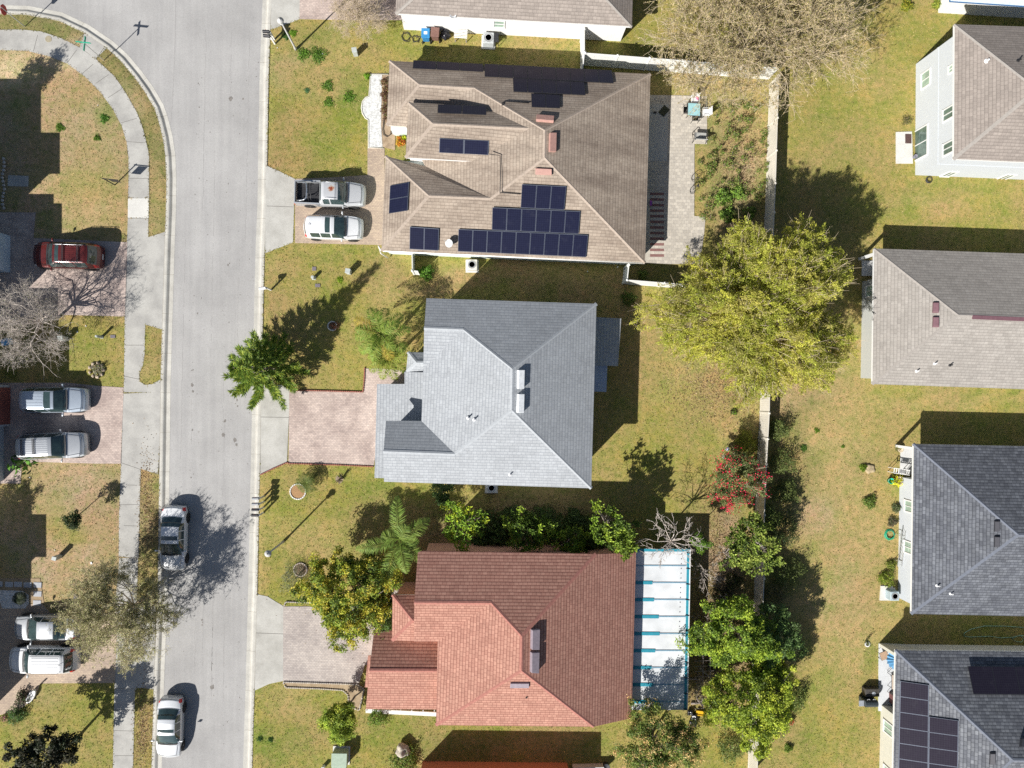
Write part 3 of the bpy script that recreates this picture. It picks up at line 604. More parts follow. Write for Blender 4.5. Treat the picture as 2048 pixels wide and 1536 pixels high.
def panels(parent, pl, quad, nu, nv, m, fr, lift=.12, gap=.02, name='solar_panel'):
    """solar panels over a quad given in the photograph, laid on a roof plane"""
    A, B, C_, D = [hit(pl, x, y, lift) for x, y in quad]
    n = pl[1] if pl[1].z > 0 else -pl[1]
    for i in range(nu):
        for j in range(nv):
            def P(u, v): return (A * (1 - u) + B * u) * (1 - v) + (D * (1 - u) + C_ * u) * v
            u0, u1, v0, v1 = i / nu, (i + 1) / nu, j / nv, (j + 1) / nv
            c = [P(u0, v0), P(u1, v0), P(u1, v1), P(u0, v1)]; ce = sum(c, Vector()) / 4
            def shr(p_, g_): d = ce - p_; return p_ + d.normalized() * g_
            o4 = [shr(p_, gap * .7) for p_ in c]; i4 = [shr(p_, gap * .7 + .045) + n * .003 for p_ in c]
            fb = MB(); th = n * .04
            fb.add(o4 + [p_ - th for p_ in o4], [(0, 1, 2, 3), (7, 6, 5, 4), (0, 4, 5, 1), (1, 5, 6, 2), (2, 6, 7, 3), (3, 7, 4, 0)])
            f_ = fb.ob(name, fr, parent, world=True)
            me = MB().add(i4, [(0, 1, 2, 3)]).mesh('cell_sheet')
            if me.polygons[0].normal.z < 0: me.flip_normals()
            uvl = me.uv_layers.new(name='UVMap')
            for l, (a_, b_) in zip(range(4), [(0, 0), (1, 0), (1, 1), (0, 1)]):
                vi = me.loops[l].vertex_index; k = [(0, 0), (1, 0), (1, 1), (0, 1)][vi]; uvl.data[l].uv = (k[0] * (c[1] - c[0]).length, k[1] * (c[3] - c[0]).length)
            link('cell_sheet', me, m, f_, world=True)
def on_roof_box(parent, pl, quad, h, m, name='roof_vent', domed=False, bev=.02):
    P = [hit(pl, x, y, 0.0) for x, y in quad]; n = pl[1] if pl[1].z > 0 else -pl[1]
    lo = [p_ - n * .02 for p_ in P]; ce = sum(P, Vector()) / 4
    hi = [p_ + n * h for p_ in P] if not domed else [p_ + (ce - p_) * .18 + n * h for p_ in P]
    b_ = MB().add(lo + hi, [(3, 2, 1, 0), (4, 5, 6, 7), (0, 1, 5, 4), (1, 2, 6, 5), (2, 3, 7, 6), (3, 0, 4, 7)])
    return b_.ob(name, m, parent, world=True, bev=bev)
def pipe(parent, pl, px, py, m, r=.05, h=.3):
    p_ = hit(pl, px, py, 0)
    MB().lathe([(r * 2.4, -.03), (r * 2.4, .02), (r, .05), (r, h), (r * .7, h), (r * .7, h - .05)], p_, 10).ob('vent_pipe', m, parent, world=True)
def vplane(p, q): # vertical wall plane through two ground points
    p = Vector((p[0], p[1], 0)); q = Vector((q[0], q[1], 0)); d = (q - p).normalized(); return p, Vector((d.y, -d.x, 0))
def window(parent, pl, quad, fr, gl, sash='v', proud=.03, name='window', blinds=False):
    """quad: its four corners in the photograph (top-a, top-b, bottom-b, bottom-a) on a wall plane; squared up"""
    P = [hit(pl, x, y, 0) for x, y in quad]; n = pl[1]
    if n.dot(Vector((0, 0, H)) - P[0]) < 0: n = -n
    z1 = (P[0].z + P[1].z) / 2; z0 = (P[2].z + P[3].z) / 2
    a_ = (P[0] + P[3]) / 2; b_ = (P[1] + P[2]) / 2; a_.z = b_.z = 0
    d = (b_ - a_); L_ = d.length; d.normalize(); fb = MB(); wd = .095
    M = Matrix((d, n, Vector((0, 0, 1)))).transposed()
    def bx(u0, u1, w0, w1, t0, t1, B): B.box(a_ + d * ((u0 + u1) / 2) + n * ((t0 + t1) / 2) + Vector((0, 0, (w0 + w1) / 2)), (u1 - u0, t1 - t0, w1 - w0), M=M)
    bx(0, L_, z1 - wd, z1, 0, .06, fb); bx(0, L_, z0, z0 + wd, 0, .09, fb); bx(0, wd, z0 + wd, z1 - wd, 0, .06, fb); bx(L_ - wd, L_, z0 + wd, z1 - wd, 0, .06, fb)
    if sash == 'v': bx(L_ / 2 - .03, L_ / 2 + .03, z0 + wd, z1 - wd, 0, .05, fb)
    else: bx(wd, L_ - wd, (z0 + z1) / 2 - .03, (z0 + z1) / 2 + .03, 0, .05, fb)
    w_ = fb.ob(name, fr, parent, world=True)
    g_ = MB(); bx(wd, L_ - wd, z0 + wd, z1 - wd, .006, .02, g_); g_.ob('pane', gl, w_, world=True)
    return w_
WHITE = mat('white_trim', (0.70, 0.70, 0.69), .6, var=.04)
STUCW = mat('white_stucco', (0.72, 0.71, 0.69), .9, var=.05, bmp=.2)
STUCG = mat('light_grey_stucco', (0.52, 0.55, 0.58), .9, var=.04, bmp=.2)
STUCM = mat('mint_stucco', (0.62, 0.70, 0.67), .9, var=.05, bmp=.2)
STUCT = mat('terracotta_stucco', (0.62, 0.33, 0.22), .9, var=.06, bmp=.2)
STUCO = mat('orange_stucco', (0.42, 0.17, 0.095), .9, var=.08, bmp=.2)
STUCK = mat('khaki_stucco', (0.56, 0.545, 0.47), .9, var=.05, bmp=.2)
STUCB = mat('mid_grey_stucco', (0.42, 0.43, 0.41), .9, var=.05, bmp=.2)
STUCBL = mat('pale_blue_stucco', (0.50, 0.60, 0.70), .9, var=.05, bmp=.2)
GLASS = mat('window_glass', (0.10, 0.15, 0.13), .12, var=.3, scale=2, spec=.7)
GLASSL = mat('pale_window_glass', (0.30, 0.40, 0.33), .15, var=.2, scale=2, spec=.7)
SH_BR = mat_shingle('brown_shingle', (0.40, 0.335, 0.27), (0.345, 0.283, 0.226), (0.225, 0.182, 0.146), stain=(.50, .47, .47), stain_amt=.7, sst=(.6, 2.2, 1))
SH_GR = mat_shingle('grey_shingle', (0.38, 0.398, 0.415), (0.335, 0.351, 0.368), (0.235, 0.252, 0.275), stain=(.86, .86, .86), stain_amt=.6, rows=.25)
SH_RD = mat_shingle('red_shingle', (0.45, 0.245, 0.185), (0.365, 0.185, 0.14), (0.18, 0.07, 0.055), stain=(.9, .9, .9), stain_amt=.4)
SH_TP = mat_shingle('taupe_shingle', (0.31, 0.27, 0.24), (0.265, 0.23, 0.205), (0.185, 0.16, 0.143), stain=(.86, .86, .86), stain_amt=.6, rows=.4)
SH_T2 = mat_shingle('pale_taupe_shingle', (0.35, 0.325, 0.295), (0.31, 0.285, 0.258), (0.225, 0.207, 0.188), stain=(.86, .86, .86), stain_amt=.6, rows=.4)
SH_SL = mat_shingle('slate_shingle', (0.165, 0.175, 0.195), (0.105, 0.112, 0.13), (0.048, 0.052, 0.062), stain=(.82, .82, .82), stain_amt=.5, rows=.8)
SH_S2 = mat_shingle('slate_mixed_shingle', (0.205, 0.215, 0.233), (0.115, 0.122, 0.14), (0.055, 0.059, 0.07), stain=(.82, .82, .82), stain_amt=.5, rows=.8)
CAP_BR = mat('brown_cap', (0.365, 0.30, 0.245), .95, var=.15); CAP_GR = mat('grey_cap', (0.36, 0.38, 0.40), .95, var=.1); CAP_RD = mat('red_cap', (0.34, 0.145, 0.115), .95, var=.2)
CAP_TP = mat('taupe_cap', (0.30, 0.275, 0.25), .95); CAP_SL = mat('slate_cap', (0.145, 0.16, 0.195), .95)
PVB = mat_panel('solar_cell_blue', (0.010, 0.011, 0.028), (0.02, 0.024, 0.05))
PVK = mat_panel('solar_cell_black', (0.018, 0.014, 0.024), (0.035, 0.035, 0.045))
FRA = mat('panel_frame_silver', (0.10, .115, .15), .45, metal=.5); FRK = mat('panel_frame_black', (0.02, 0.02, 0.025), .5)
PIPE = mat('white_pipe', (.75, .75, .75), .5); IRON = mat('black_iron', (0.02, 0.02, 0.022), .5)

def house(label, px, py, name='house'):
    q = W(px, py, 0); return ent(name, label, 'house', (q.x, q.y, 0))
def xy(*pts): return [W(*p) for p in pts]

# ---- brown house with solar panels
h1 = house('brown shingled single-storey house with many solar panels and a paved back terrace', 1030, 320)
E = 2.6
V = dict(A=(779, 121.5, E), B=(1301, 148, E), C=(1290, 525, E), D=(763, 501, E), F=(773.5, 250, E), P1=(1090, 261, 5.4), P2=(1089, 314.5, 5.4),
         r1=(839, 169.5, 3.62), r2=(948.5, 176, 3.62), v1=(858, 391.5, 4.15), v2=(981, 396.5, 4.15), g0=(771, 312, E), va=(850, 332, 2.75),
         w1=(1003, 209, 3.9), w2=(976, 324, 4.0), n1=(812, 253, 2.65))
ro, pt1 = roof(h1, V, ['A r1 r2 P1 B', 'B P1 P2 C', 'C P2 v2 v1 D', 'D v1 g0', 'g0 v1 v2 va', 'A F r1', 'F n1 r2 r1', 'n1 va v2 P2 P1 r2'], SH_BR,
               caps=['A r1 r2 P1 P2 C', 'P1 B', 'F r1', 'D v1 v2 P2', 'g0 v1'], capm=CAP_BR, fas=mat('beige_fascia', (.62, .57, .5), .7))
V2 = dict(a=(817, 205, 3.75), b=(811, 315, 3.75), c=(866.4, 247.5, 4.8), d=(1062, 257, 5.0), e=(1010, 214, 3.85), f=(1010, 326, 3.85))
ro2, pt2 = roof(h1, V2, ['a b c', 'a c d e', 'b f d c'], SH_BR, caps=['a c d', 'b c'], capm=CAP_BR, th=.22)
fp = inset([W(774, 253, E), W(779, 121.5, E), W(1301, 148, E), W(1290, 525, E), W(763, 501, E), W(771, 312, E), W(820, 314, E), W(820, 253, E)][::-1], .25)
fp = [tuple(p_) for p_ in fp]
wl, Pw = walls(h1, [(p_[0], p_[1]) for p_ in fp], E - .2, STUCM)
me = MB().prism([tuple(W(x, y, 3.5))[:2] for x, y in [(822, 215), (985, 220), (980, 320), (818, 312)]], 2.3, 3.56).mesh('wall'); link('wall', me, STUCW, h1, world=True)
PN = plane_of(pt1['A'], pt1['B'], pt1['P1']); PE = plane_of(pt1['B'], pt1['P1'], pt1['C']); PS = plane_of(pt1['D'], pt1['C'], pt1['P2']); PW3 = plane_of(pt1['D'], pt1['v1'], pt1['g0'])
PWm = plane_of(pt1['n1'], pt1['va'], pt1['P2'])
PN2 = plane_of(pt2['a'], pt2['c'], pt2['d']); PS2 = plane_of(pt2['b'], pt2['c'], pt2['f']); PNw = plane_of(pt1['A'], pt1['r1'], pt1['r2'])
panels(h1, PN, [(826.5, 123), (966, 130.5), (967, 146), (825.5, 139)], 3, 1, PVK, FRK)
panels(h1, PN, [(969, 130), (1223, 143), (1227, 169), (969, 155.5)], 9, 1, PVK, FRK)
panels(h1, PN, [(1025.4, 158.5), (1168, 167), (1171, 193), (1026.5, 186)], 5, 1, PVK, FRK, lift=.13)
panels(h1, PN, [(1062, 189), (1119.5, 192.5), (1120, 219), (1063, 216.6)], 2, 1, PVK, FRK)
panels(h1, PN2, [(876, 213), (973, 217), (973, 234), (875, 230)], 2, 1, PVK, FRK, lift=.2)
panels(h1, PS2, [(879, 276), (978, 281), (977, 310), (878, 305)], 2, 1, PVB, FRA)
panels(h1, PW3, [(781.6, 372), (820, 365), (817, 422), (779, 428)], 1, 2, PVB, FRA)
panels(h1, PS, [(820, 452.5), (878, 456.6), (877, 501), (819, 498)], 2, 1, PVB, FRA)
panels(h1, PS, [(917, 457.4), (1176, 469), (1172, 514), (915.6, 502.5)], 9, 1, PVB, FRA)
panels(h1, PS, [(984.8, 414), (1160.5, 421.8), (1156.7, 467.5), (983.5, 459.8)], 6, 1, PVB, FRA)
panels(h1, PS, [(1043.7, 367.8), (1132.6, 372), (1128, 419.6), (1041, 415.5)], 3, 1, PVB, FRA)
PINK = mat('pink_vent_metal', (.42, .24, .20), .6)
on_roof_box(ro, PN, [(1073, 233), (1108, 236), (1107, 246), (1072, 243)], .22, PINK)
on_roof_box(ro, PE, [(1098, 267), (1111, 267), (1110, 305), (1097, 304)], .22, PINK)
on_roof_box(ro, PS, [(1071, 336), (1103, 337.5), (1103, 350), (1070.5, 348.5)], .22, PINK)
cd_ = MB(); cd_.tube([hit(PN, x, y, .06) for x, y in [(1004, 213), (1005, 206), (1012, 204), (1058, 207)]], .035, 6)
cd_.tube([hit(PS, x, y, .07) for x, y in [(1001, 385), (1041, 388)]], .03, 6)
cd_.tube([W(x, y, 4.6) for x, y in [(978, 308), (1000, 311), (1001, 345), (1000, 387)]], .03, 6)
cd_.ob('conduit', IRON, ro, world=True, smooth=True)
q = hit(PS, 899, 489, 0)
t_ = MB().tube([q, q + Vector((0, 0, .45))], .03, 6).tube([q + Vector((0, 0, .4)), q + Vector((-.35, .15, .75))], .015, 5)
dish = t_.ob('satellite_dish', mat('dish_grey', (.6, .62, .63), .5), ro, world=True)
M = Vector((-.35, -.45, .75)).to_track_quat('Z', 'Y').to_matrix(); db = MB()
for i in range(6):
    for k in range(16):
        r_ = .33 * i / 5; a_ = 6.283 * k / 16; v = M @ Vector((r_ * math.cos(a_) * .85, r_ * math.sin(a_), .5 * r_ * r_)); db.v.append(tuple(q + Vector((0, 0, .5)) + v))
for i in range(5):
    for k in range(16): db.f.append((i * 16 + k, i * 16 + (k + 1) % 16, (i + 1) * 16 + (k + 1) % 16, (i + 1) * 16 + k))
db.ob('reflector', mat('dish_white', (.50, .52, .53), .5), ro, world=True, smooth=True)
# gutter along the south and small entry box
MB().tube([W(765, 502, 2.5), W(1289, 526.5, 2.5)], .06, 8).ob('gutter', mat('gutter_white', (.8, .78, .74), .5), h1, world=True, smooth=True)
MB().tube([W(762, 501, 2.5), W(757, 492, 2.45), W(762, 507, 1.2), W(776, 516, .2)], .05, 8).ob('downspout', mat('gutter_white', (.8, .78, .74), .5), h1, world=True, smooth=True)

# ---- grey two-storey house
h2 = house('light grey shingled two-storey house with a rose paver drive and white ridge vents', 1000, 790)
E = 4.8
V = dict(NW=(852.7, 596.5, E), NE=(1193, 607.6, E), SE=(1182.5, 976.5, E), SW=(768, 963.5, E), P1=(1025, 738, 7.4), P2=(1023.7, 820, 7.4), n0=(848.5, 656, 5.95), n1=(926.6, 659, 5.95),
         vl=(846.5, 738, E), k1=(843, 842, E), k0=(772, 841.5, E), s0=(767, 902.5, 5.95), s1=(910, 908, 5.95))
ro, pt = roof(h2, V, ['NW n0 n1 P1 NE', 'NE P1 P2 SE', 'SE P2 s1 s0 SW', 's0 s1 k1 k0', 'vl n1 n0', 'vl k1 s1 P2 P1 n1'], SH_GR, caps=['n0 n1 P1 P2 SE', 'P1 NE', 'P2 s1 s0'], capm=CAP_GR, fas=mat('grey_fascia', (.62, .64, .66), .6))
fp2 = inset([W(852, 598, E), W(1192, 608, E), W(1182, 976, E), W(769, 963, E), W(772, 842, E), W(844, 842, E)], .45)
walls(h2, [(p_.x, p_.y) for p_ in fp2], E - .2, STUCG)
gb = MB(); a_, b_, c_ = W(770.5, 847, E), W(769, 960, E), W(768.5, 902.5, 5.85)
off = Vector((.35, 0, -.1)); t2 = Vector((.12, 0, 0)); gb.add([a_ + off, b_ + off, c_ + off, a_ + off + t2, b_ + off + t2, c_ + off + t2], [(0, 1, 2), (5, 4, 3), (0, 3, 4, 1), (1, 4, 5, 2), (2, 5, 3, 0)]); gb.ob('gable_wall', STUCG, h2, world=True)
gb = MB(); a_, b_, c_ = W(851, 601, E), W(847, 733, E), W(849.5, 656, 5.85); gb.add([a_ + off, b_ + off, c_ + off, a_ + off + t2, b_ + off + t2, c_ + off + t2], [(0, 1, 2), (5, 4, 3), (0, 3, 4, 1), (1, 4, 5, 2), (2, 5, 3, 0)]); gb.ob('gable_wall', STUCG, h2, world=True)
V = dict(a=(749, 956, 2.6), b=(754, 768, 2.6), c=(809, 768, 2.95), d=(809, 744, 2.95), e=(858, 745, 3.3), f=(858, 958, 3.3))
r3, ptl = roof(h2, V, ['a b c d e f'], SH_GR, fas=mat('grey_fascia', (.62, .64, .66), .6))
V = dict(a=(812, 746, 2.9), b=(816, 704, 2.9), c=(862, 705, 2.9), d=(862, 747, 2.9), r=(833, 725, 3.5), s=(862, 726, 3.5))
roof(h2, V, ['a b r', 'b c s r', 'r s d a'], SH_GR, caps=['b r s', 'a r'], capm=CAP_GR)
walls(h2, [(p_.x, p_.y) for p_ in xy((762, 949, 2.4), (765, 776, 2.4), (818, 776, 2.4), (818, 712, 2.4), (860, 712, 2.4), (860, 950, 2.4))], 2.5, STUCG)
# low blue-grey roofs over the back porch
V = dict(a=(1186, 634, 2.75), b=(1242.5, 637, 2.3), c=(1236, 732, 2.3), d=(1186, 730, 2.75)); roof(h2, V, ['a b c d'], SH_GR, th=.14)
V = dict(a=(1186, 729.5, 2.5), b=(1214.8, 730.5, 2.2), c=(1212.7, 784, 2.2), d=(1186, 783, 2.5)); roof(h2, V, ['a b c d'], mat('blue_metal_roof', (.30, .36, .47), .6), th=.08)
pb = MB()
for x, y in [(1239, 641), (1233, 727), (1210, 780)]: p_ = W(x, y, 2.2); pb.bb(p_.x - .06, p_.y - .06, 0, p_.x + .06, p_.y + .06, 2.2)
pb.ob('post', WHITE, h2, world=True)
PE_, PW_, PS_ = plane_of(pt['NE'], pt['P1'], pt['SE']), plane_of(pt['P1'], pt['P2'], pt['s1']), plane_of(pt['SE'], pt['P2'], pt['s1'])
WV = mat('white_vent_metal', (.8, .82, .83), .45)
on_roof_box(ro, PE_, [(1034, 740), (1046, 740), (1045, 777), (1033.5, 777)], .28, WV); on_roof_box(ro, PE_, [(1034, 788), (1045.5, 788), (1044.5, 825), (1032.5, 825)], .28, WV)
for x, y in [(936, 836), (948.5, 839)]: pipe(ro, PW_, x, y, PIPE)
pipe(ro, PS_, 1020, 949, PIPE)

# ---- red two-storey house with the pool-side lanai
h3 = house('red shingled two-storey house with a blue and white panelled lanai roof', 1050, 1280)
E = 4.8
V = dict(NW=(836, 1102.5, E), N2=(1192, 1108.5, E), NE=(1272, 1105, 3.35), SE=(1263, 1436.5, 3.35), S2=(1187.5, 1453.5, E), SW=(872, 1450.5, E),
         P1=(1044, 1272.5, 7.3), P2=(1042.8, 1341, 7.3), n0=(828.5, 1205, 6.3), n1=(982.6, 1206, 6.3), e0=(828, 1283, E), w0=(875.5, 1283, E), n2=(827, 1283, E))
V.pop('n2')
ro, pt = roof(h3, V, ['NW n0 n1 P1 N2', 'N2 P1 P2 S2 SE NE', 'S2 P2 SW', 'SW P2 P1 n1 w0', 'n0 e0 w0 n1'], SH_RD, caps=['n0 n1 P1 P2 S2', 'P1 N2', 'P2 SW'], capm=CAP_RD, fas=mat('red_fascia', (.42, .16, .13), .7))
fp3 = inset([W(837, 1104, E), W(1192, 1109, E), W(1187.5, 1453, E), W(873, 1450, E), W(875.5, 1284, E), W(830, 1283, E)], .4)
walls(h3, [(p_.x, p_.y) for p_ in fp3], E - .2, STUCT)
b_ = [W(1185, 1115, 3.1), W(1262, 1112, 3.1), W(1254, 1428, 3.1), W(1182, 1445, 3.1)]; walls(h3, [(p_.x, p_.y) for p_ in b_], 3.1, STUCT)
gb = MB(); a_, b_, c_ = W(835.5, 1107, E), W(829, 1280, E), W(829.5, 1205, 6.2); off = Vector((.3, 0, -.1)); gb.add([a_ + off, b_ + off, c_ + off, a_ + off + t2, b_ + off + t2, c_ + off + t2], [(0, 1, 2), (5, 4, 3), (0, 3, 4, 1), (1, 4, 5, 2), (2, 5, 3, 0)]); gb.ob('gable_wall', STUCT, h3, world=True)
V = dict(a=(785, 1190, 4.3), b=(845, 1190.5, 4.3), c=(845, 1282, 4.3), d=(784, 1281.5, 4.3), r=(826, 1241, 5.3), s=(845, 1241, 5.35))
r2_, _ = roof(h3, V, ['a d r', 'a r s b', 'd c s r'], SH_RD, caps=['a r', 'd r s'], capm=CAP_RD)
walls(h3, [(p_.x, p_.y) for p_ in xy((792, 1196, 4.2), (846, 1196, 4.2), (846, 1276, 4.2), (791, 1276, 4.2))], 4.15, STUCT)
V = dict(a=(748, 1260, 2.6), b=(890, 1262, 2.6), r=(739, 1341, 4.05), s=(890, 1341.6, 4.05), d=(731.5, 1418, 2.6), e=(890, 1419, 2.6))
r4, p4 = roof(h3, V, ['a r s b', 'r d e s'], SH_RD, caps=['r s'], capm=CAP_RD)
V = dict(a=(736, 1311, 3.1), b=(741.5, 1311, 3.1), c=(738, 1375, 3.1), d=(729.5, 1374.5, 2.95)); roof(h3, V, ['a b c d'], SH_RD, th=.1)
walls(h3, [(p_.x, p_.y) for p_ in xy((756, 1267, 2.4), (890, 1268, 2.4), (888, 1412, 2.4), (740, 1411, 2.4))], 2.45, STUCT)
# white kerb of the side porch with dark screens
pb = MB(); a_, b_ = W(732, 1420, 0), W(873, 1427, 0); pb.bar(a_ + Vector((0, -.0, .08)), b_ + Vector((0, 0, .08)), .3, .16); pb.ob('porch_step', mat('step_white', (.68, .67, .63), .8), h3, world=True)
pb = MB()
for i in range(7):
    x = 734 + i * 22.5; p_ = W(x, 1419.5, 2.2); pb.bb(p_.x - .03, p_.y - .03, .1, p_.x + .03, p_.y + .03, 2.4)
pb.ob('screen_frame', WHITE, h3, world=True)
PE_, PS_ = plane_of(pt['N2'], pt['P1'], pt['S2']), plane_of(pt['SW'], pt['P2'], pt['S2'])
GV = mat('grey_vent_metal', (.26, .22, .25), .5)
for q_ in ([(1061, 1258), (1076, 1256), (1075, 1297), (1060.5, 1297)], [(1060, 1303), (1075, 1302), (1074, 1344), (1059.5, 1343)]): on_roof_box(ro, PE_, q_, .3, GV)
on_roof_box(ro, PS_, [(1021, 1364), (1058, 1364), (1058, 1373), (1020, 1373)], .15, GV)
p_ = hit(PS_, 1053, 1394, .05); MB().box(p_, (.14, .07, .08), rz=.5).ob('roof_cap', IRON, ro, world=True)
# lanai roof: white pan panels, teal seams, gutter
LZ = 2.35
ln = ent('lanai', 'white pan roof with teal and blue seams over the pool side of the red house', 'lanai', (W(1320, 1260, 0).x, W(1320, 1260, 0).y, 0))
PAN = mat('white_pan_roof', (.60, .62, .63), .6, var=.13, scale=1.0); TEAL = mat('teal_seam', (.02, .24, .32), .6); SEAM = mat('grey_seam', (.20, .33, .42), .6)
A_, B_, C_, D_ = W(1240, 1098, LZ + .05), W(1380, 1098.5, LZ), W(1374, 1420, LZ), W(1240, 1420, LZ + .05)
def LP(u, v, dz=0): p_ = (A_ * (1 - u) + B_ * u) * (1 - v) + (D_ * (1 - u) + C_ * u) * v; return p_ + Vector((0, 0, dz))
lb = MB(); lb.add([A_, B_, C_, D_] + [p_ - Vector((0, 0, .1)) for p_ in (A_, B_, C_, D_)], [(3, 2, 1, 0), (4, 5, 6, 7), (0, 1, 5, 4), (1, 2, 6, 5), (2, 3, 7, 6), (3, 0, 4, 7)]); lr = lb.ob('roof', PAN, ln, world=True)
s1, s2 = MB(), MB()
for i in range(9):
    v = (1131 + i * 34 - 1098) / 322
    s2.bar(LP(.2, v, .02), LP(.985, v, .02), .075, .05)
    if i != 0: MB().bar(LP(.12, v, .035), LP(.52 + .06 * math.sin(i * 5), v + .001, .035), .24, .022).ob('painted_seam', TEAL, ln, world=True)
s1.bar(LP(.12, .006, .03), LP(1, .006, .03), .2, .03)
s2.ob('seam', SEAM, ln, world=True); s1.ob('painted_seam', TEAL, ln, world=True)
gt = MB(); gt.bar(LP(.975, 0, .03), LP(.975, 1, .03), .2, .05); gt.ob('gutter', TEAL, ln, world=True)
gt = MB(); gt.bar(LP(1.0, 0, .02), LP(1.0, 1, .02), .08, .1); gt.ob('eave_trim', WHITE, ln, world=True)
gt = MB()
for i in range(11): v = .02 + i * .097; gt.bar(LP(.945, v, .08), LP(1.0, v + .004, .08), .05, .05)
gt.ob('gutter_bracket', IRON, ln, world=True)
gt = MB()
for i in range(24): p_ = LP(.88 - .004 * i / 4, .03 + i * .03, .012); gt.lathe([(.03, 0), (.045, .004), (0, .01)], p_, 6)
gt.ob('bolt', mat('dark_bolt', (.12, .12, .13), .6), ln, world=True)
gt = MB()
for v in (.01, .25, .5, .75, .99): p_ = LP(.98, v); gt.bb(p_.x - .05, p_.y - .05, 0, p_.x + .05, p_.y + .05, LZ - .08)
gt.ob('post', WHITE, ln, world=True)

# ---- north neighbour (white wall)
h4 = house('taupe roofed house with a long sunlit white wall, beside the bins', 1030, 0)
E = 2.9
V = dict(a=(791, 27, E), b=(1264, 53, E), c=(1270, -190, E), d=(800, -215, E), p=(1165, -55, 5.0), q=(900, -70, 5.0))
ro, pt = roof(h4, V, ['a b p q', 'b c p', 'c d q p', 'd a q'], SH_TP, caps=['a q p b', 'p c', 'q d'], capm=CAP_TP)
fp4 = inset([V_ for V_ in (W(791, 27, E), W(1264, 53, E), W(1270, -190, E), W(800, -215, E))], .3)
wl, Pw = walls(h4, [(p_.x, p_.y) for p_ in fp4], E - .2, STUCW)
Ps = sorted(Pw, key=lambda p_: p_[1])[:2]; PLS = vplane(*Ps)
window(h4, PLS, [(986, 40), (1010, 41), (1010, 56), (986, 54)], WHITE, GLASSL, 'h')
p_ = hit(PLS, 906, 28, .0) + Vector((0, -.25, .2)); db = MB().tube([p_ + Vector((0, .3, -.3)), p_], .025, 6).lathe([(0, 0), (.12, .02), (.24, .08), (.23, .09), (.1, .035), (0, .015)], p_, 14); db.ob('satellite_dish', mat('dish_grey', (.6, .62, .63), .5), h4, world=True)

# ---- right-hand houses
def right_house(label, px, py, E, V, faces, caps, m, capm, wallm, ov, foot, fas=None):
    h = house(label, px, py); ro, pt = roof(h, V, faces, m, caps=caps, capm=capm, fas=fas)
    F_ = inset([W(x, y, E) for x, y in foot], ov); wl, P = walls(h, [(p_.x, p_.y) for p_ in F_], E - .2, wallm)
    P = [Vector((p_[0], p_[1], 0)) for p_ in P]
    return h, ro, pt, P
E = 5.3
V = dict(a=(1909.5, 48.5, E), b=(1908, 318, E), c=(2300, 335, E), d=(2305, 62, E), p=(2075, 178, 7.8), q=(2180, 183, 7.8))
h5, ro5, pt5, P5 = right_house('tall white two-storey house with a brown roof and glass patio door', 2060, 190, E, V, ['a b p', 'b c q p', 'c d q', 'd a p q'], ['a p q', 'b p'], SH_TP, CAP_TP, STUCG, .45, [(1909.5, 48.5), (1908, 318), (2300, 335), (2305, 62)])
def westsouth(P):
    W_ = sorted(P, key=lambda p_: p_.x)[:2]; S_ = sorted(P, key=lambda p_: p_.y)[:2]; return vplane(*W_), vplane(*S_)
pw, psn = westsouth(P5)
def zq(x0, y0, *pts): return zz(x0, y0, list(pts))
window(h5, pw, zq(1488, 0, (1366, 495), (1366, 615), (1297, 660), (1297, 540)), WHITE, GLASSL)
window(h5, pw, zq(1488, 0, (1535, 462), (1535, 520), (1495, 550), (1495, 485)), WHITE, GLASSL)
window(h5, pw, zq(1488, 0, (1545, 755), (1545, 850), (1455, 900), (1455, 805)), WHITE, GLASS)
window(h5, pw, zq(1488, 0, (1545, 1008), (1545, 1100), (1455, 1155), (1455, 1058)), WHITE, GLASS)
window(h5, pw, zq(1488, 0, (1346, 900), (1346, 1130), (1238, 1190), (1238, 970)), WHITE, GLASS, name='patio_door')
window(h5, psn, zq(1488, 0, (1490, 1252), (1562, 1255), (1510, 1292), (1440, 1290)), WHITE, GLASS)
window(h5, psn, zq(1488, 0, (1905, 1272), (1975, 1275), (1930, 1315), (1860, 1312)), WHITE, GLASS)
bb_ = MB()
Ws_ = sorted(P5, key=lambda p_: p_.x)[:2]
bb_.bar(Ws_[0] + Vector((-.015, 0, 2.75)), Ws_[1] + Vector((-.015, 0, 2.75)), .03, .16)
Ss_ = sorted(P5, key=lambda p_: p_.y)[:2]; bb_.bar(Ss_[0] + Vector((0, -.015, 2.75)), Ss_[1] + Vector((0, -.015, 2.75)), .03, .16); bb_.ob('belt_course', STUCG, h5, world=True)
q = hit(pw, 1854, 233, .08); MB().box(q, (.16, .12, .2)).ob('wall_lamp', WHITE, h5, world=True, bev=.02)
PW_, PN_ = plane_of(pt5['a'], pt5['b'], pt5['p']), plane_of(pt5['a'], pt5['d'], pt5['p'])
pipe(ro5, PW_, 1973, 122, PIPE, .07, .25); pipe(ro5, PN_, 2036, 122, IRON, .05, .3)
E = 2.6
V = dict(a=(1748.5, 497, E), b=(1745, 768, E), c=(2400, 790, E), d=(2405, 519, E), p=(1917, 630, 4.9), q=(2240, 642, 4.9))
h6, ro6, pt6, P6 = right_house('taupe roofed single-storey house with two domed maroon vents', 2000, 640, E, V, ['a b p', 'b c q p', 'c d q', 'd a p q'], ['a p q', 'b p'], SH_T2, CAP_TP, STUCB, .5, [(1748.5, 540), (1745, 768), (2400, 790), (2405, 519), (1790, 499), (1790, 540)])
pw, psn = westsouth(P6)
window(h6, pw, [(1750, 568), (1750, 592), (1732, 596), (1732, 571)], WHITE, GLASSL)
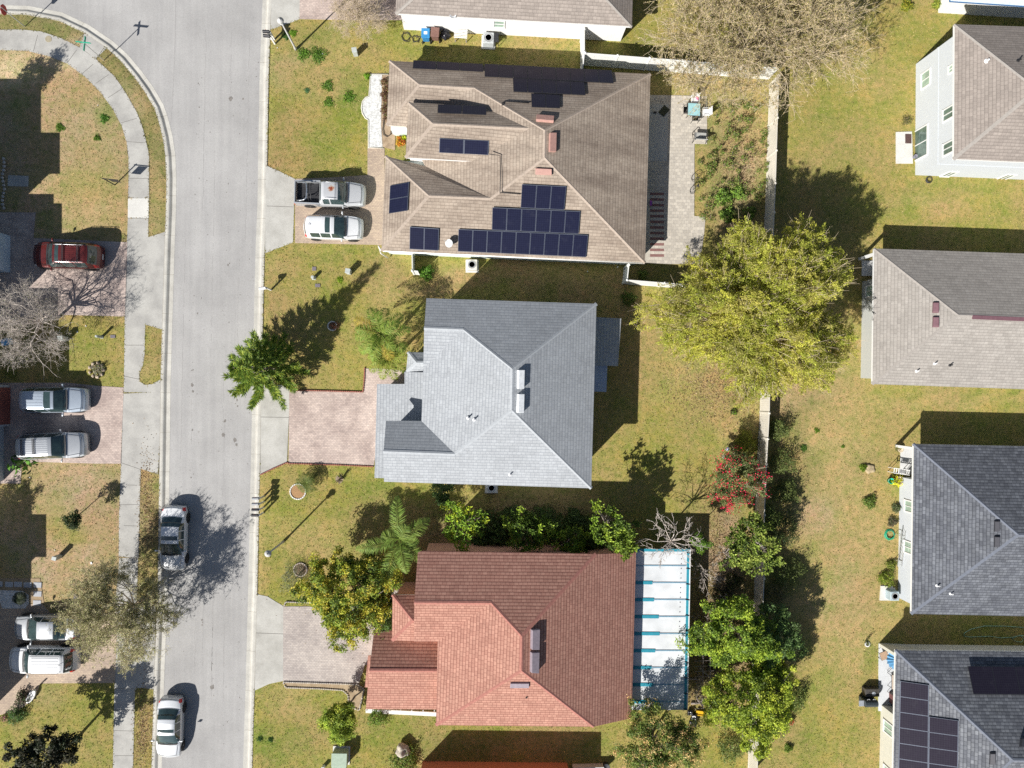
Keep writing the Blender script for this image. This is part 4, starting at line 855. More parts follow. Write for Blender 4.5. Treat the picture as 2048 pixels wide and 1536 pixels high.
ob = MB().prism([tuple(W(x, y, 0))[:2] for x, y in [(1723, 521), (1800, 525), (1800, 552), (1723, 552)]], -.05, .09).ob('porch_floor', mat_concrete('porch_concrete', (.62, .62, .61), (.52, .52, .52)), h6, world=True)
p_ = W(1752, 501, 2.5); MB().bb(p_.x - .02, p_.y - .3, 0, p_.x + .18, p_.y - .1, 2.5).ob('post', WHITE, h6, world=True)
MAR = mat('maroon_vent_metal', (.165, .085, .10), .5)
PW_, PS_, = plane_of(pt6['a'], pt6['b'], pt6['p']), plane_of(pt6['b'], pt6['c'], pt6['p'])
for y in (604, 633): on_roof_box(ro6, PW_, [(1865, y), (1878, y), (1878, y + 22), (1864, y + 22)], .22, MAR, domed=True)
a_, b_ = hit(PS_, 1944, 634, .04), hit(PS_, 2230, 646, .04); MB().bar(a_, b_, .28, .08).ob('ridge_vent', MAR, ro6, world=True)
for x, y in [(1869, 727), (1833, 742)]: pipe(ro6, PS_, x, y, PIPE)
pipe(ro6, PS_, 1900, 730, IRON)
E = 2.6
V = dict(a=(1827.5, 888, E), b=(1823, 1228, E), c=(2420, 1240, E), d=(2424, 900, E), p=(2037.6, 1070, 5.35), q=(2250, 1073, 5.35))
h7, ro7, pt7, P7 = right_house('dark slate roofed house with pale walls, ladder and potted plants along its side', 2040, 1060, E, V, ['a b p', 'b c q p', 'c d q', 'd a p q'], ['a p q', 'b p'], SH_SL, CAP_SL, STUCG, .5, [(1827, 949), (1823, 1228), (2420, 1240), (2424, 900), (1880, 889), (1880, 949)])
pw, psn = westsouth(P7)
window(h7, pw, zq(1488, 760, (1240, 880), (1240, 980), (1175, 962), (1175, 878)), WHITE, GLASSL)
window(h7, pw, zq(1488, 760, (1240, 1182), (1240, 1285), (1170, 1262), (1172, 1176)), WHITE, GLASSL)
MB().prism([tuple(W(x, y, 0))[:2] for x, y in [(1801, 894), (1880, 896), (1880, 950), (1799, 949)]], -.05, .09).ob('porch_floor', mat_concrete('porch_concrete', (.62, .62, .61), (.52, .52, .52)), h7, world=True)
p_ = W(1829, 892, 2.5); MB().bb(p_.x - .02, p_.y - .3, 0, p_.x + .18, p_.y - .1, 2.5).ob('post', WHITE, h7, world=True)
DV = mat('dark_vent_metal', (.05, .05, .06), .5)
PW_, PS_ = plane_of(pt7['a'], pt7['b'], pt7['p']), plane_of(pt7['b'], pt7['c'], pt7['p'])
for y in (1040, 1071): on_roof_box(ro7, PW_, [(1988, y), (1999.5, y), (1999.5, y + 23), (1988, y + 24)], .22, DV, domed=True)
pipe(ro7, PW_, 1874, 1171, PIPE); pipe(ro7, PS_, 1901, 1187, PIPE)
E = 2.6
V = dict(a=(1791.5, 1300.5, E), b=(1782, 1750, E), c=(2420, 1765, E), d=(2424, 1308, E), p=(2026.7, 1520.7, 5.9), q=(2200, 1524, 5.9))
h8, ro8, pt8, P8 = right_house('mixed slate roofed house with black solar panels and an umbrella on its porch', 2040, 1500, E, V, ['a b p', 'b c q p', 'c d q', 'd a p q'], ['a p q', 'b p'], SH_S2, CAP_SL, STUCK, .45, [(1789, 1428), (1782, 1750), (2420, 1765), (2424, 1308), (1838, 1301), (1838, 1428)])
pw, psn = westsouth(P8)
window(h8, pw, zq(1488, 1116, (1092, 1220), (1092, 1320), (1022, 1272), (1022, 1180)), WHITE, GLASSL)
window(h8, pw, zq(1488, 1116, (1092, 1556), (1092, 1620), (1022, 1600), (1022, 1506)), WHITE, GLASSL)
MB().prism([tuple(W(x, y, 0))[:2] for x, y in [(1757, 1287), (1840, 1290), (1840, 1425), (1756, 1421)]], -.05, .1).ob('porch_floor', mat_concrete('porch_concrete2', (.58, .60, .62), (.50, .52, .55)), h8, world=True)
nb = MB(); nb.prism([tuple(W(x, y, 0))[:2] for x, y in [(1757.5, 1286), (1842, 1289.5), (1842, 1295), (1757.5, 1292)]], 0, 2.45); nb.ob('side_wall', STUCK, h8, world=True)
PW_, PN_ = plane_of(pt8['a'], pt8['b'], pt8['p']), plane_of(pt8['a'], pt8['d'], pt8['p'])
panels(h8, PW_, [(1800, 1361), (1857.5, 1369), (1856, 1556), (1796, 1547)], 1, 6, PVK, FRA, gap=.012)
panels(h8, PW_, [(1857.5, 1432), (1916.8, 1440), (1915, 1564), (1856, 1556)], 1, 4, PVK, FRA, gap=.012)
panels(h8, PN_, [(1932, 1333), (2212, 1336), (2223, 1392), (1943, 1388.5)], 6, 1, PVK, FRK, lift=.25, gap=.0)
on_roof_box(ro8, PW_, [(1979, 1503), (1991, 1503), (1991, 1529), (1978, 1529)], .22, DV, domed=True)
on_roof_box(ro8, PN_, [(2040, 1477), (2062, 1477), (2063, 1496), (2038, 1494)], .3, DV)
# corner of the pale-roofed house at the top
h9 = house('pale blue-white roofed building beyond the tall house, at the frame corner', 2100, -60, name='outbuilding')
V = dict(a=(1901, -150, 2.8), b=(1901, 2, 2.5), c=(2300, 28, 2.5), d=(2300, -130, 2.8)); roof(h9, V, ['a b c d'], mat('pale_blue_roof', (.62, .70, .76), .5), th=.18, fas=mat('blue_fascia', (.05, .15, .33), .6))
walls(h9, [(p_.x, p_.y) for p_ in xy((1915, -145, 2.3), (1915, -6, 2.3), (2295, 18, 2.3), (2295, -125, 2.3))], 2.35, STUCW)
# south neighbour: orange-brown wall at the bottom edge
h10 = house('rust-orange walled house, only its shaded wall top seen past the red roof', 990, 1640)
fx = [W(845, 1522.5, 0), W(1134, 1525, 0), W(1134, 1800, 0), W(845, 1800, 0)]
walls(h10, [(p_.x, p_.y) for p_ in fx], 2.5, STUCO)
V = dict(a=(838, 1562, 2.6), b=(1150, 1565, 2.6), c=(1150, 1860, 2.6), d=(838, 1860, 2.6), p=(960, 1700, 4.4), q=(1030, 1700, 4.4)); roof(h10, V, ['a b q p', 'b c q', 'c d p q', 'd a p'], SH_RD)

# ---- houses just outside the frame on the left; their shade falls on the drives
def left_house(label, rects, m, roofm, zt, extra=None):
    cx = sum(r_[0] + r_[2] for r_ in rects) / len(rects) / 2; cy = sum(r_[1] + r_[3] for r_ in rects) / len(rects) / 2
    h = house(label, cx, cy)
    for x0, y0, x1, y1, ze in rects:   # ground-plan in photograph coordinates of the wall foot, eave height
        P = [W(x0, y0, 0), W(x1, y0, 0), W(x1, y1, 0), W(x0, y1, 0)]
        walls(h, [(p_.x, p_.y) for p_ in P], ze - .15, m)
        Q = inset([(p_.x, p_.y) for p_ in P], -.4); Q = sorted(Q, key=lambda q_: math.atan2(q_[1] - sum(k[1] for k in Q) / 4, q_[0] - sum(k[0] for k in Q) / 4))
        ce = sum(Q, Vector((0, 0))) / 4; wd = (Q[1] - Q[0]).length; dp = (Q[2] - Q[1]).length; hh = min(wd, dp) / 2 * .42
        ax = (Q[1] - Q[0]).normalized() if wd > dp else (Q[2] - Q[1]).normalized(); ex = abs(wd - dp) / 2
        r1, r2 = ce - ax * ex, ce + ax * ex
        v = [(q_.x, q_.y, ze) for q_ in Q] + [(r1.x, r1.y, ze + hh), (r2.x, r2.y, ze + hh)]
        fs = [(0, 1, 5, 4), (1, 2, 5), (2, 3, 4, 5), (3, 0, 4)] if wd > dp else [(0, 1, 4), (1, 2, 5, 4), (2, 3, 5), (3, 0, 4, 5)]
        b_ = MB().add(v, fs + [(3, 2, 1, 0)]); me = b_.mesh('roof'); autouv(me); link('roof', me, roofm, h, world=True)
    return h
hA = left_house('pale blue walled house whose garage end reaches into the frame by the maroon car', [(-420, 280, -45, 470, 4.6), (-420, 472, 21, 545, 3.0), (-420, 535, -8, 640, 4.8), (-420, 388, -7, 450, 4.6)], STUCBL, SH_TP, 0)
hB = left_house('house with a rust-red garage door behind the two silver parked cars', [(-420, 770, 19, 852, 4.3), (-420, 700, -10, 775, 4.6), (-420, 852, 8, 960, 4.2)], STUCG, SH_TP, 0)
gq = MB(); p_, q_ = W(20, 775, 0), W(19.5, 848, 0); gq.bar(p_ + Vector((.03, 0, 1.1)), q_ + Vector((.03, 0, 1.1)), .05, 2.2); gq.ob('garage_door', mat('garage_red', (.28, .09, .07), .7), hB, world=True)
hC = left_house('house beside the white gravel bed, mostly outside the frame', [(-420, 1130, -65, 1350, 4.6), (-420, 1349, -48, 1450, 4.7), (-420, 1150, -30, 1215, 4.4)], STUCW, SH_TP, 0)
# ---------------------------------------------------------------- vegetation
LEAF = mat_vcol('leaf', rough=.6, trans=.28, spec=.35)
LEAFY = mat_vcol('feather_leaf', rough=.7, trans=.42, spec=.3)
LEAFD = mat_vcol('dry_leaf', rough=.85, trans=.15, spec=.2)
BARK = mat('bark', (.24, .20, .16), .95, var=.3, scale=9)
TWIG = mat('pale_twig', (.48, .39, .27), .9, var=.2, scale=4)
TWIG2 = mat('silver_twig', (.50, .44, .39), .9, var=.2, scale=4)
def unit(v): return v / (np.linalg.norm(v, axis=-1, keepdims=True) + 1e-9)
def leaf_quads(C_, A_, N_, L_, Wd):
    """pointed leaves: centre, long axis, normal, length, width"""
    A_ = unit(A_); B_ = unit(np.cross(N_, A_)); L_ = np.broadcast_to(L_, (len(C_),))[:, None]; Wd = np.broadcast_to(Wd, (len(C_),))[:, None]
    V = np.stack([C_ - A_ * L_ / 2, C_ + B_ * Wd / 2 - A_ * L_ * .05, C_ + A_ * L_ / 2, C_ - B_ * Wd / 2 - A_ * L_ * .05], 1).reshape(-1, 3)
    return V, np.arange(len(V)).reshape(-1, 4)
def tubes_np(segs, n=5):
    """segs: (k, 8) p0 p1 r0 r1"""
    S = np.array(segs, float); p0, p1, r0, r1 = S[:, :3], S[:, 3:6], S[:, 6], S[:, 7]; d = unit(p1 - p0)
    up = np.where(np.abs(d[:, 2:3]) > .9, np.array([[1., 0, 0]]), np.array([[0, 0, 1.]])); u = unit(np.cross(up, d)); v = np.cross(d, u)
    a = np.arange(n) * 2 * math.pi / n; ring = u[:, None] * np.cos(a)[None, :, None] + v[:, None] * np.sin(a)[None, :, None]
    V = np.concatenate([p0[:, None] + ring * r0[:, None, None], p1[:, None] + ring * r1[:, None, None]], 1).reshape(-1, 3)
    b = np.arange(len(S))[:, None, None] * 2 * n; k = np.arange(n); q = np.stack([k, (k + 1) % n, (k + 1) % n + n, k + n], -1)[None]
    return V, (b + q).reshape(-1, 4)
def jit(rs, base, n, amt=.18): return np.clip(np.array(base)[None] * (1 + rs.randn(n, 1) * amt) * (1 + rs.randn(n, 3) * .06), .004, .95)
def limbs(rs, base, fork, tips, r0, wig=.12):
    base, fork = np.array(base, float), np.array(fork, float); S = []
    k = 5; prev = base; pr = r0
    for i in range(1, k + 1):
        t = i / k; p = base + (fork - base) * t + rs.randn(3) * r0 * .3 * (0 if i == k else 1); r = r0 * (1 - .35 * t); S.append([*prev, *p, pr, r]); prev, pr = p, r
    tips = np.array(tips)
    # group the tips round a few main limbs
    nm = max(3, min(7, len(tips) // 6 + 3)); mains = tips[rs.choice(len(tips), min(nm, len(tips)), replace=False)]
    mm = fork + (mains - fork) * .5; mm[:, 2] -= .05 * np.abs(mm[:, 2] - fork[2]); rm = pr * .62
    for m_ in mm:
        q = fork + (m_ - fork) * .5 + rs.randn(3) * wig; S.append([*fork, *q, rm, rm * .85]); S.append([*q, *m_, rm * .85, rm * .6])
    for t_ in tips:
        j = np.argmin(((mm - t_) ** 2).sum(1)); m_ = mm[j]; q = m_ + (t_ - m_) * .55 + rs.randn(3) * wig; S.append([*m_, *q, rm * .5, rm * .28]); S.append([*q, *t_, rm * .28, rm * .1])
    return S
def plant_root(name, label, cat, base, group=None): return ent(name, label, cat, (base[0], base[1], 0), group=group)
def broadleaf(label, c, rad, base=None, zc=3.0, ncl=70, nleaf=90, leaf=(.13, .07), cl=.38, pal=((.09, .14, .025),), seed=0, style='normal', name='tree', cat='tree', group=None, trunk=.14, low=-.35, flower=None, rosette=False, mat_=None, flat=1.0, twigs=0):
    """c: crown centre in the photograph (seen at height zc); rad: (rx, ry, rz) in metres"""
    rs = np.random.RandomState(seed); q = np.array(W(c[0], c[1], zc)); rx, ry, rz = rad
    b = np.array(W(base[0], base[1], 0)) if base else np.array([q[0], q[1], 0.])
    root = plant_root(name, label, cat, b, group)
    d = unit(rs.randn(ncl * 3, 3)); d = d[d[:, 2] > low][:ncl]
    th = np.arctan2(d[:, 1], d[:, 0]); ph = rs.uniform(0, 6.28, 6)
    lump = 1 + .16 * np.sin(3 * th + ph[0]) + .12 * np.sin(5 * th + ph[1] + d[:, 2] * 3) + .09 * np.sin(9 * th + ph[2])
    rr = (rs.uniform(.25, 1, len(d)) ** .5) * lump
    cc = q + d * np.array([rx, ry, rz]) * rr[:, None]; cc[:, 2] = np.maximum(cc[:, 2], cl * .5 + .1)
    n = len(cc) * nleaf; ci = np.repeat(np.arange(len(cc)), nleaf)
    csz = rs.uniform(.7, 1.35, len(cc))
    o = unit(rs.randn(n, 3)) * (rs.uniform(0, 1, (n, 1)) ** .45)
    if style == 'spray':   # feathery sprays that run outwards and droop a little
        dirs = unit(d * np.array([.55, .55, .2]) + rs.randn(len(d), 3) * np.array([.55, .55, .25]))
        t = rs.uniform(-1, 1, n); Cn = cc[ci] + dirs[ci] * (t * cl * 1.7)[:, None] + rs.randn(n, 3) * (cl * .30 * (1.1 - np.abs(t)) + .02)[:, None]
        Cn[:, 2] -= (t * t) * cl * .35
        A_ = dirs[ci] + rs.randn(n, 3) * .55; Nn = unit(np.array([0, 0, 1.]) + rs.randn(n, 3) * .6)
    else:
        Cn = cc[ci] + o * (cl * csz[ci])[:, None] * np.array([1, 1, .75 * flat])
        if rosette:
            k = np.arange(n) % nleaf; aa = k * 2.399 + rs.uniform(0, 6, len(cc))[ci]; el = np.clip(.15 + .9 * (k / nleaf), 0, 1.1)
            sub = unit(rs.randn(len(cc) * 7, 3)) * cl * .75; si = ci * 7 + (k % 7)
            A_ = np.stack([np.cos(aa) * np.cos(el), np.sin(aa) * np.cos(el), np.sin(el) * .8], 1)
            Cn = cc[ci] + sub[si] * np.array([1, 1, .6]) + A_ * leaf[0] * .5; Nn = unit(np.array([0, 0, 1.]) - A_ * A_[:, 2:3] + rs.randn(n, 3) * .2)
        else:
            A_ = unit(rs.randn(n, 3) * np.array([1, 1, .5]) + o * .6); Nn = unit(o * .7 + np.array([0, 0, .8]) + rs.randn(n, 3) * .55)
    Lf = leaf[0] * rs.uniform(.7, 1.3, n); V, F = leaf_quads(Cn, A_, Nn, Lf, leaf[1] * rs.uniform(.7, 1.3, n))
    pal = np.array(pal); pc = rs.randint(0, len(pal), len(cc)); hgt = np.clip((cc[:, 2] - cc[:, 2].min()) / (np.ptp(cc[:, 2]) + .01), 0, 1)
    pk = np.where(rs.uniform(0, 1, n) < .75, pc[ci], rs.randint(0, len(pal), n)); colr = pal[pk] * (1 + rs.randn(n, 1) * .2) * (1 + rs.randn(len(cc), 1)[ci] * .13)
    patchy = .5 + .5 * np.sin(cc[:, 0] * 1.1 + ph[3] + np.sin(cc[:, 1] * .9 + ph[4]) * 1.5); colr = colr * (1 - .22 * patchy[ci])[:, None] * np.array([1, 1.06, 1]) ** patchy[ci][:, None]
    me = npmesh('crown', V, F, np.clip(colr, .004, .9)); link('crown', me, mat_ or LEAF, root, world=True)
    fork = np.array([b[0] + (q[0] - b[0]) * .3, b[1] + (q[1] - b[1]) * .3, max(.25, zc - rz * .75)])
    S = limbs(rs, b, fork, cc, trunk)
    for _ in range(twigs):
        j = rs.randint(len(cc)); p0 = cc[j] + rs.randn(3) * cl * .3; p1 = p0 + unit(d[j] + rs.randn(3) * .6) * rs.uniform(.4, 1.1); S.append([*p0, *p1, .012, .005])
    V, F = tubes_np(S, 6); link('trunk', npmesh('trunk', V, F), BARK if not twigs else TWIG, root, world=True, smooth=True)
    if flower:
        fcol, fn, fs = flower; j = rs.randint(0, len(cc), fn); up = d[j] * np.array([1, 1, .8]); m_ = 14
        ce = cc[j] + up * cl * .9; C2 = np.repeat(ce, m_, 0) + rs.randn(fn * m_, 3) * fs; V, F = leaf_quads(C2, rs.randn(fn * m_, 3), unit(np.array([0, 0, 1.]) + rs.randn(fn * m_, 3) * .6), .09, .08)
        link('blossom', npmesh('blossom', V, F, jit(rs, fcol, fn * m_, .15)), LEAF, root, world=True)
    return root
def twiggy(label, c, rad, base, zc, seed, n0=9, depth=5, leaves=0, leafc=((.25, .24, .10),), leafs=(.07, .03), r0=.16, tw=TWIG, name='bare_tree', group=None, kids=3, spread=.62, shrink=.72, minr=.006, droop=0.0, first=.42):
    """a tree whose branches show: a recursive fan of limbs kept within an ellipsoid"""
    rs = np.random.RandomState(seed); q = np.array(W(c[0], c[1], zc)); b = np.array(W(base[0], base[1], 0)); root = plant_root(name, label, 'tree', b, group)
    rad = np.array(rad); fork = b + (np.array([q[0], q[1], max(.5, zc - rad[2] * .95)]) - b) * np.array([.35, .35, 1]); S = [[*b, *(b + fork) / 2 + rs.randn(3) * .05, r0, r0 * .85]]; S.append([*S[0][3:6], *fork, r0 * .85, r0 * .75]); ends = []
    fr = []
    for i in range(n0):
        a = 6.283 * (i + rs.uniform(-.3, .3)) / n0; el = rs.uniform(.15, 1.25); d = np.array([math.cos(a) * math.cos(el), math.sin(a) * math.cos(el), math.sin(el)])
        tgt = q + d * rad * np.array([1, 1, .8]); L0 = np.linalg.norm(tgt - fork) * first; fr.append((fork, unit(tgt - fork), L0, r0 * .42, 0))
    hd = 0
    while hd < len(fr):
        p, d, L, r, dep = fr[hd]; hd += 1
        if len(S) > 46000: break
        k = 3; pp = p; rr_ = r
        for j in range(k):
            d = unit(d + rs.randn(3) * .16 + np.array([0, 0, -droop])); p2 = pp + d * L / k; r2 = rr_ * .86; S.append([*pp, *p2, rr_, r2]); pp, rr_ = p2, r2
            if dep >= 1 and rs.rand() < .5 and dep < depth:
                fr.append((p2, unit(d + rs.randn(3) * spread * 1.1), L * shrink * .7, max(minr, rr_ * .55), dep + 1))
        e = (pp - q) / rad
        if dep >= depth or (e @ e > 1.25 and dep > 1): ends.append((pp, d)); continue
        for _ in range(rs.randint(2, kids + 1)): fr.append((pp, unit(d + rs.randn(3) * spread), L * shrink * rs.uniform(.8, 1.2), max(minr, rr_ * .68), dep + 1))
    S = np.array(S); S = S[:60000]
    S[:, 2] = np.maximum(S[:, 2], 0); S[:, 5] = np.maximum(S[:, 5], .02)
    V, F = tubes_np(S, 4); link('trunk', npmesh('trunk', V, F), tw, root, world=True)
    if leaves and ends:
        P = S[S[:, 7] < .03]; j = rs.randint(0, len(P), leaves); t = rs.rand(leaves, 1); C_ = P[j, :3] * (1 - t) + P[j, 3:6] * t + rs.randn(leaves, 3) * .06
        pal = np.array(leafc)[rs.randint(0, len(leafc), leaves)]; V, F = leaf_quads(C_, P[j, 3:6] - P[j, :3] + rs.randn(leaves, 3) * .05, unit(np.array([0, 0, 1.]) + rs.randn(leaves, 3) * .6), leafs[0] * rs.uniform(.6, 1.4, leaves), leafs[1])
        link('crown', npmesh('crown', V, F, np.clip(pal * (1 + rs.randn(leaves, 1) * .22), .01, .9)), LEAFD, root, world=True)
    return root
def frond(rs, p0, az, L, rise, fall, ll, n, colr, w_=.035, twist=.5):
    """one feather frond: a bent stalk with leaflets on both sides"""
    k = 12; P = []; el = rise
    p = np.array(p0, float); st = L / k
    for i in range(k + 1):
        P.append(p.copy()); p = p + st * np.array([math.cos(az) * math.cos(el), math.sin(az) * math.cos(el), math.sin(el)]); el -= fall / k * (1 + i * .12)
    P = np.array(P); t = np.linspace(.1, .99, n); ix = t * k; i0 = np.minimum(ix.astype(int), k - 1); f = (ix - i0)[:, None]; Q = P[i0] * (1 - f) + P[i0 + 1] * f; D = unit(P[i0 + 1] - P[i0])
    side = unit(np.cross(D, np.array([0, 0, 1.]))); Vs, Fs, Cs = [], [], []; o = 0
    for s in (1, -1):
        a = D * rs.uniform(.4, .8, (n, 1)) + side * s + rs.randn(n, 3) * .13; a[:, 2] -= rs.uniform(.05, twist, n); a = unit(a); l = ll * np.sin(np.clip(t * 2.6 + .45, 0, 3.0)) * rs.uniform(.85, 1.15, n) + .06
        N_ = unit(np.cross(a, D) * s + rs.randn(n, 3) * .25); V, F = leaf_quads(Q + a * l[:, None] / 2, a, N_, l, w_); Vs.append(V); Fs.append(F + o); o += len(V); Cs.append(jit(rs, colr, n, .14))
    S = [[*P[i], *P[i + 1], .022 * (1 - i / k) + .006, .022 * (1 - (i + 1) / k) + .006] for i in range(k)]; V, F = tubes_np(S, 4); Vs.append(V); Fs.append(F + o); Cs.append(np.tile(np.array(colr) * 1.25, (len(F), 1)))
    return np.concatenate(Vs), np.concatenate(Fs), np.concatenate(Cs)
def palm(label, c, zc, dirs, L=2.1, seed=0, base=None, ll=.5, colr=(.12, .18, .05), n=46, rise=.7, fall=1.6, tr=.12, group=None, w_=.035, name='palm_tree', yellow=0):
    rs = np.random.RandomState(seed); q = W(c[0], c[1], zc); b = W(base[0], base[1], 0) if base else Vector((q.x, q.y, 0)); root = plant_root(name, label, 'palm tree', b, group)
    S = [[b.x, b.y, 0, *(b.lerp(q, .5)), tr * 1.15, tr], [*(b.lerp(q, .5)), *q, tr, tr * .8]]; V, F = tubes_np(S, 8); link('trunk', npmesh('trunk', V, F), BARK, root, world=True, smooth=True)
    for i, a in enumerate(dirs):
        f = 1.0; r_ = rise
        if isinstance(a, tuple): a, f, r_ = a
        cl = colr if rs.rand() > yellow else (.42, .34, .05)
        V, F, C_ = frond(rs, tuple(q), R(a), L * f * rs.uniform(.92, 1.08), r_ + rs.uniform(-.12, .12), fall, ll, n, np.array(cl) * rs.uniform(.85, 1.15), w_)
        link('frond', npmesh('frond', V, F, C_), LEAF, root, world=True)
    return root
def bush(label, px, py, r, h, seed, pal, leaf=(.1, .05), n=900, name='shrub', cat='shrub', group=None, z=None, mat_=None, spike=False):
    rs = np.random.RandomState(seed); q = np.array(W(px, py, (h * .5))); root = plant_root(name, label, cat, q, group)
    d = unit(rs.randn(n, 3)); d[:, 2] = np.abs(d[:, 2]); th = np.arctan2(d[:, 1], d[:, 0]); lump = 1 + .2 * np.sin(3 * th + seed) + .13 * np.sin(7 * th)
    if name == 'weed_clump': h = h * .35; d[:, 2] *= .5; n_ = n
    if spike:
        t = rs.uniform(.25, 1, n); A_ = d * np.array([1, 1, .8]); Cn = np.array([q[0], q[1], 0.02]) + A_ * (t * .55)[:, None] * np.array([r, r, h]) * 1.1; Nn = unit(np.array([0, 0, 1.]) + rs.randn(n, 3) * .3); Lf = r * .9
    else:
        Cn = np.array([q[0], q[1], .03]) + d * np.array([r, r, h]) * (rs.uniform(.2 if name != 'weed_clump' else .05, 1.0 if name != 'weed_clump' else 1.25, n) ** (.45 if name != 'weed_clump' else .9) * lump)[:, None]; A_ = unit(rs.randn(n, 3)); Nn = unit(d * .6 + np.array([0, 0, .7]) + rs.randn(n, 3) * .5); Lf = leaf[0] * rs.uniform(.7, 1.3, n)
    V, F = leaf_quads(Cn, A_, Nn, Lf, leaf[1] * rs.uniform(.7, 1.3, n)); V[:, 2] = np.maximum(V[:, 2], .01)
    pal = np.array(pal)[rs.randint(0, len(pal), n)]; link('crown', npmesh('crown', V, F, np.clip(pal * (1 + rs.randn(n, 1) * .2), .004, .9)), mat_ or LEAF, root, world=True)
    S = [[q[0], q[1], 0, q[0] + rs.randn() * r * .3, q[1] + rs.randn() * r * .3, h * .6, .02, .008] for _ in range(5)]; V, F = tubes_np(S, 4); link('stem', npmesh('stem', V, F), BARK, root, world=True)
    return root

YG = ((.60, .58, .09), (.52, .53, .085), (.42, .45, .07), (.64, .58, .14), (.50, .44, .14))
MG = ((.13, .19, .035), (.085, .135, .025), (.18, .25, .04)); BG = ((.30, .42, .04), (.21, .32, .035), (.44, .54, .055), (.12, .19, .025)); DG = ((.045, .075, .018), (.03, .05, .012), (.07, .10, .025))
# the large feathery yellow-green tree over the fence
broadleaf('large feathery yellow-green tree spreading over the white back fence', (1517, 620), (6.7, 6.0, 2.9), base=(1435, 640), zc=5.2, ncl=1700, nleaf=165, leaf=(.13, .05), cl=.42, pal=YG, seed=11, style='spray', trunk=.22, low=-.1, twigs=1800, mat_=LEAFY)
# large half-bare tree at the top
twiggy('large half-bare tree with pale twigs and olive tufts behind the corner of the white fence', (1530, 62), (8.0, 5.2, 2.8), (1470, 120), 5.6, 21, n0=26, depth=5, leaves=95000, leafc=((.40, .32, .16), (.31, .27, .10), (.20, .20, .06), (.48, .38, .22)), leafs=(.12, .04), r0=.24, name='bare_tree', kids=3, shrink=.75, minr=.010)
twiggy('bare tree whose branch shadows fan over the maroon car drive', (34, 655), (3.1, 3.2, 2.2), (118, 634), 3.6, 31, n0=15, depth=5, leaves=1500, leafc=((.22, .25, .08),), r0=.17, tw=TWIG2, kids=3, shrink=.72)
twiggy('olive-grey tree half in leaf between the two street parked cars', (241, 1232), (3.75, 3.7, 2.1), (288, 1196), 3.6, 41, n0=15, depth=5, leaves=48000, leafc=((.44, .42, .21), (.34, .34, .14), (.52, .48, .28), (.20, .21, .08)), leafs=(.125, .04), r0=.18, kids=3, shrink=.74)
twiggy('small bare vase-shaped tree by the rose paving of the top neighbour', (716, 12), (2.4, 2.0, 1.5), (724, 56), 2.6, 51, n0=18, depth=5, r0=.09, tw=TWIG, kids=3, leaves=900, shrink=.74)
twiggy('leafless crooked grey tree arching over the corner of the lanai roof', (1347, 1082), (2.4, 2.0, 1.2), (1325, 1070), 3.9, 61, n0=13, depth=3, r0=.10, tw=TWIG2, kids=2, shrink=.74, minr=.014, spread=.5)
twiggy('dead twiggy sapling fallen against the soil behind the lanai', (1415, 1160), (1.5, 2.3, .8), (1400, 1140), 1.2, 62, n0=9, depth=3, r0=.05, tw=TWIG2, kids=2, shrink=.72, minr=.01)
for i, (x, y, rx, h_) in enumerate([(975, 1050, 1.1, 1.6), (1000, 1075, .9, 1.4), (1020, 1035, .9, 1.2), (1085, 1035, 1.0, 1.6), (1110, 1055, 1.2, 1.9), (1170, 1060, 1.1, 1.7), (1150, 1040, .8, 1.1), (1180, 1085, .8, 1.2), (965, 1085, .7, 1.0)]):
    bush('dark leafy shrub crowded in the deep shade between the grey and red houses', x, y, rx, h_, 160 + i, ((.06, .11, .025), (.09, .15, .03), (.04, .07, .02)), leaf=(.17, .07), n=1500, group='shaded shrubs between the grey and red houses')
for i, (x, y, rx, h_, lb) in enumerate([(1445, 1200, .8, .9, 'dusky low shrub on the brown soil behind the lanai'), (1468, 1165, .7, .8, 'brownish shrub on the soil below the rosette tree'), (1400, 1290, .7, .8, 'dark shrub by the lanai edge above the trellis'), (1432, 1330, .6, .7, 'small leafy shrub under the glossy tree beside the trellis'), (1548, 1200, 1.3, 1.7, 'dark shrub of the fence hedge between the shaded and bright trees'), (1592, 1400, 1.0, 1.2, 'leafy yellow-green shrub bulging from the lower fence trees'), (1560, 1450, 1.1, 1.3, 'green shrub at the foot of the lowest fence tree'), (1465, 1500, 1.2, 1.2, 'olive shrub in the lower garden beside the fence end'), (1540, 1035, 1.0, 1.4, 'shaded shrub just across the fence from the rosette tree')]):
    bush(lb, x, y, rx, h_, 170 + i, ((.14, .20, .04), (.10, .14, .03), (.20, .24, .06)) if i > 4 else ((.12, .13, .05), (.16, .12, .07), (.09, .12, .03)), leaf=(.14, .06), n=1500)
for i, (x, y, sd) in enumerate([(1440, 1215, 63), (1405, 1255, 64), (1395, 1385, 65), (1455, 1105, 66)]):
    twiggy(['leafless sapling lying over the brown soil behind the lanai', 'bare twig bush against the lanai edge above the trellis', 'bare twig bush poking through the trellis', 'thin leafless shrub on the bare soil by the rosette tree'][i], (x, y), (1.1, 1.5, .6), (x - 8, y), .9, sd, n0=9, depth=3, r0=.04, tw=TWIG2, kids=2, shrink=.72, minr=.008)
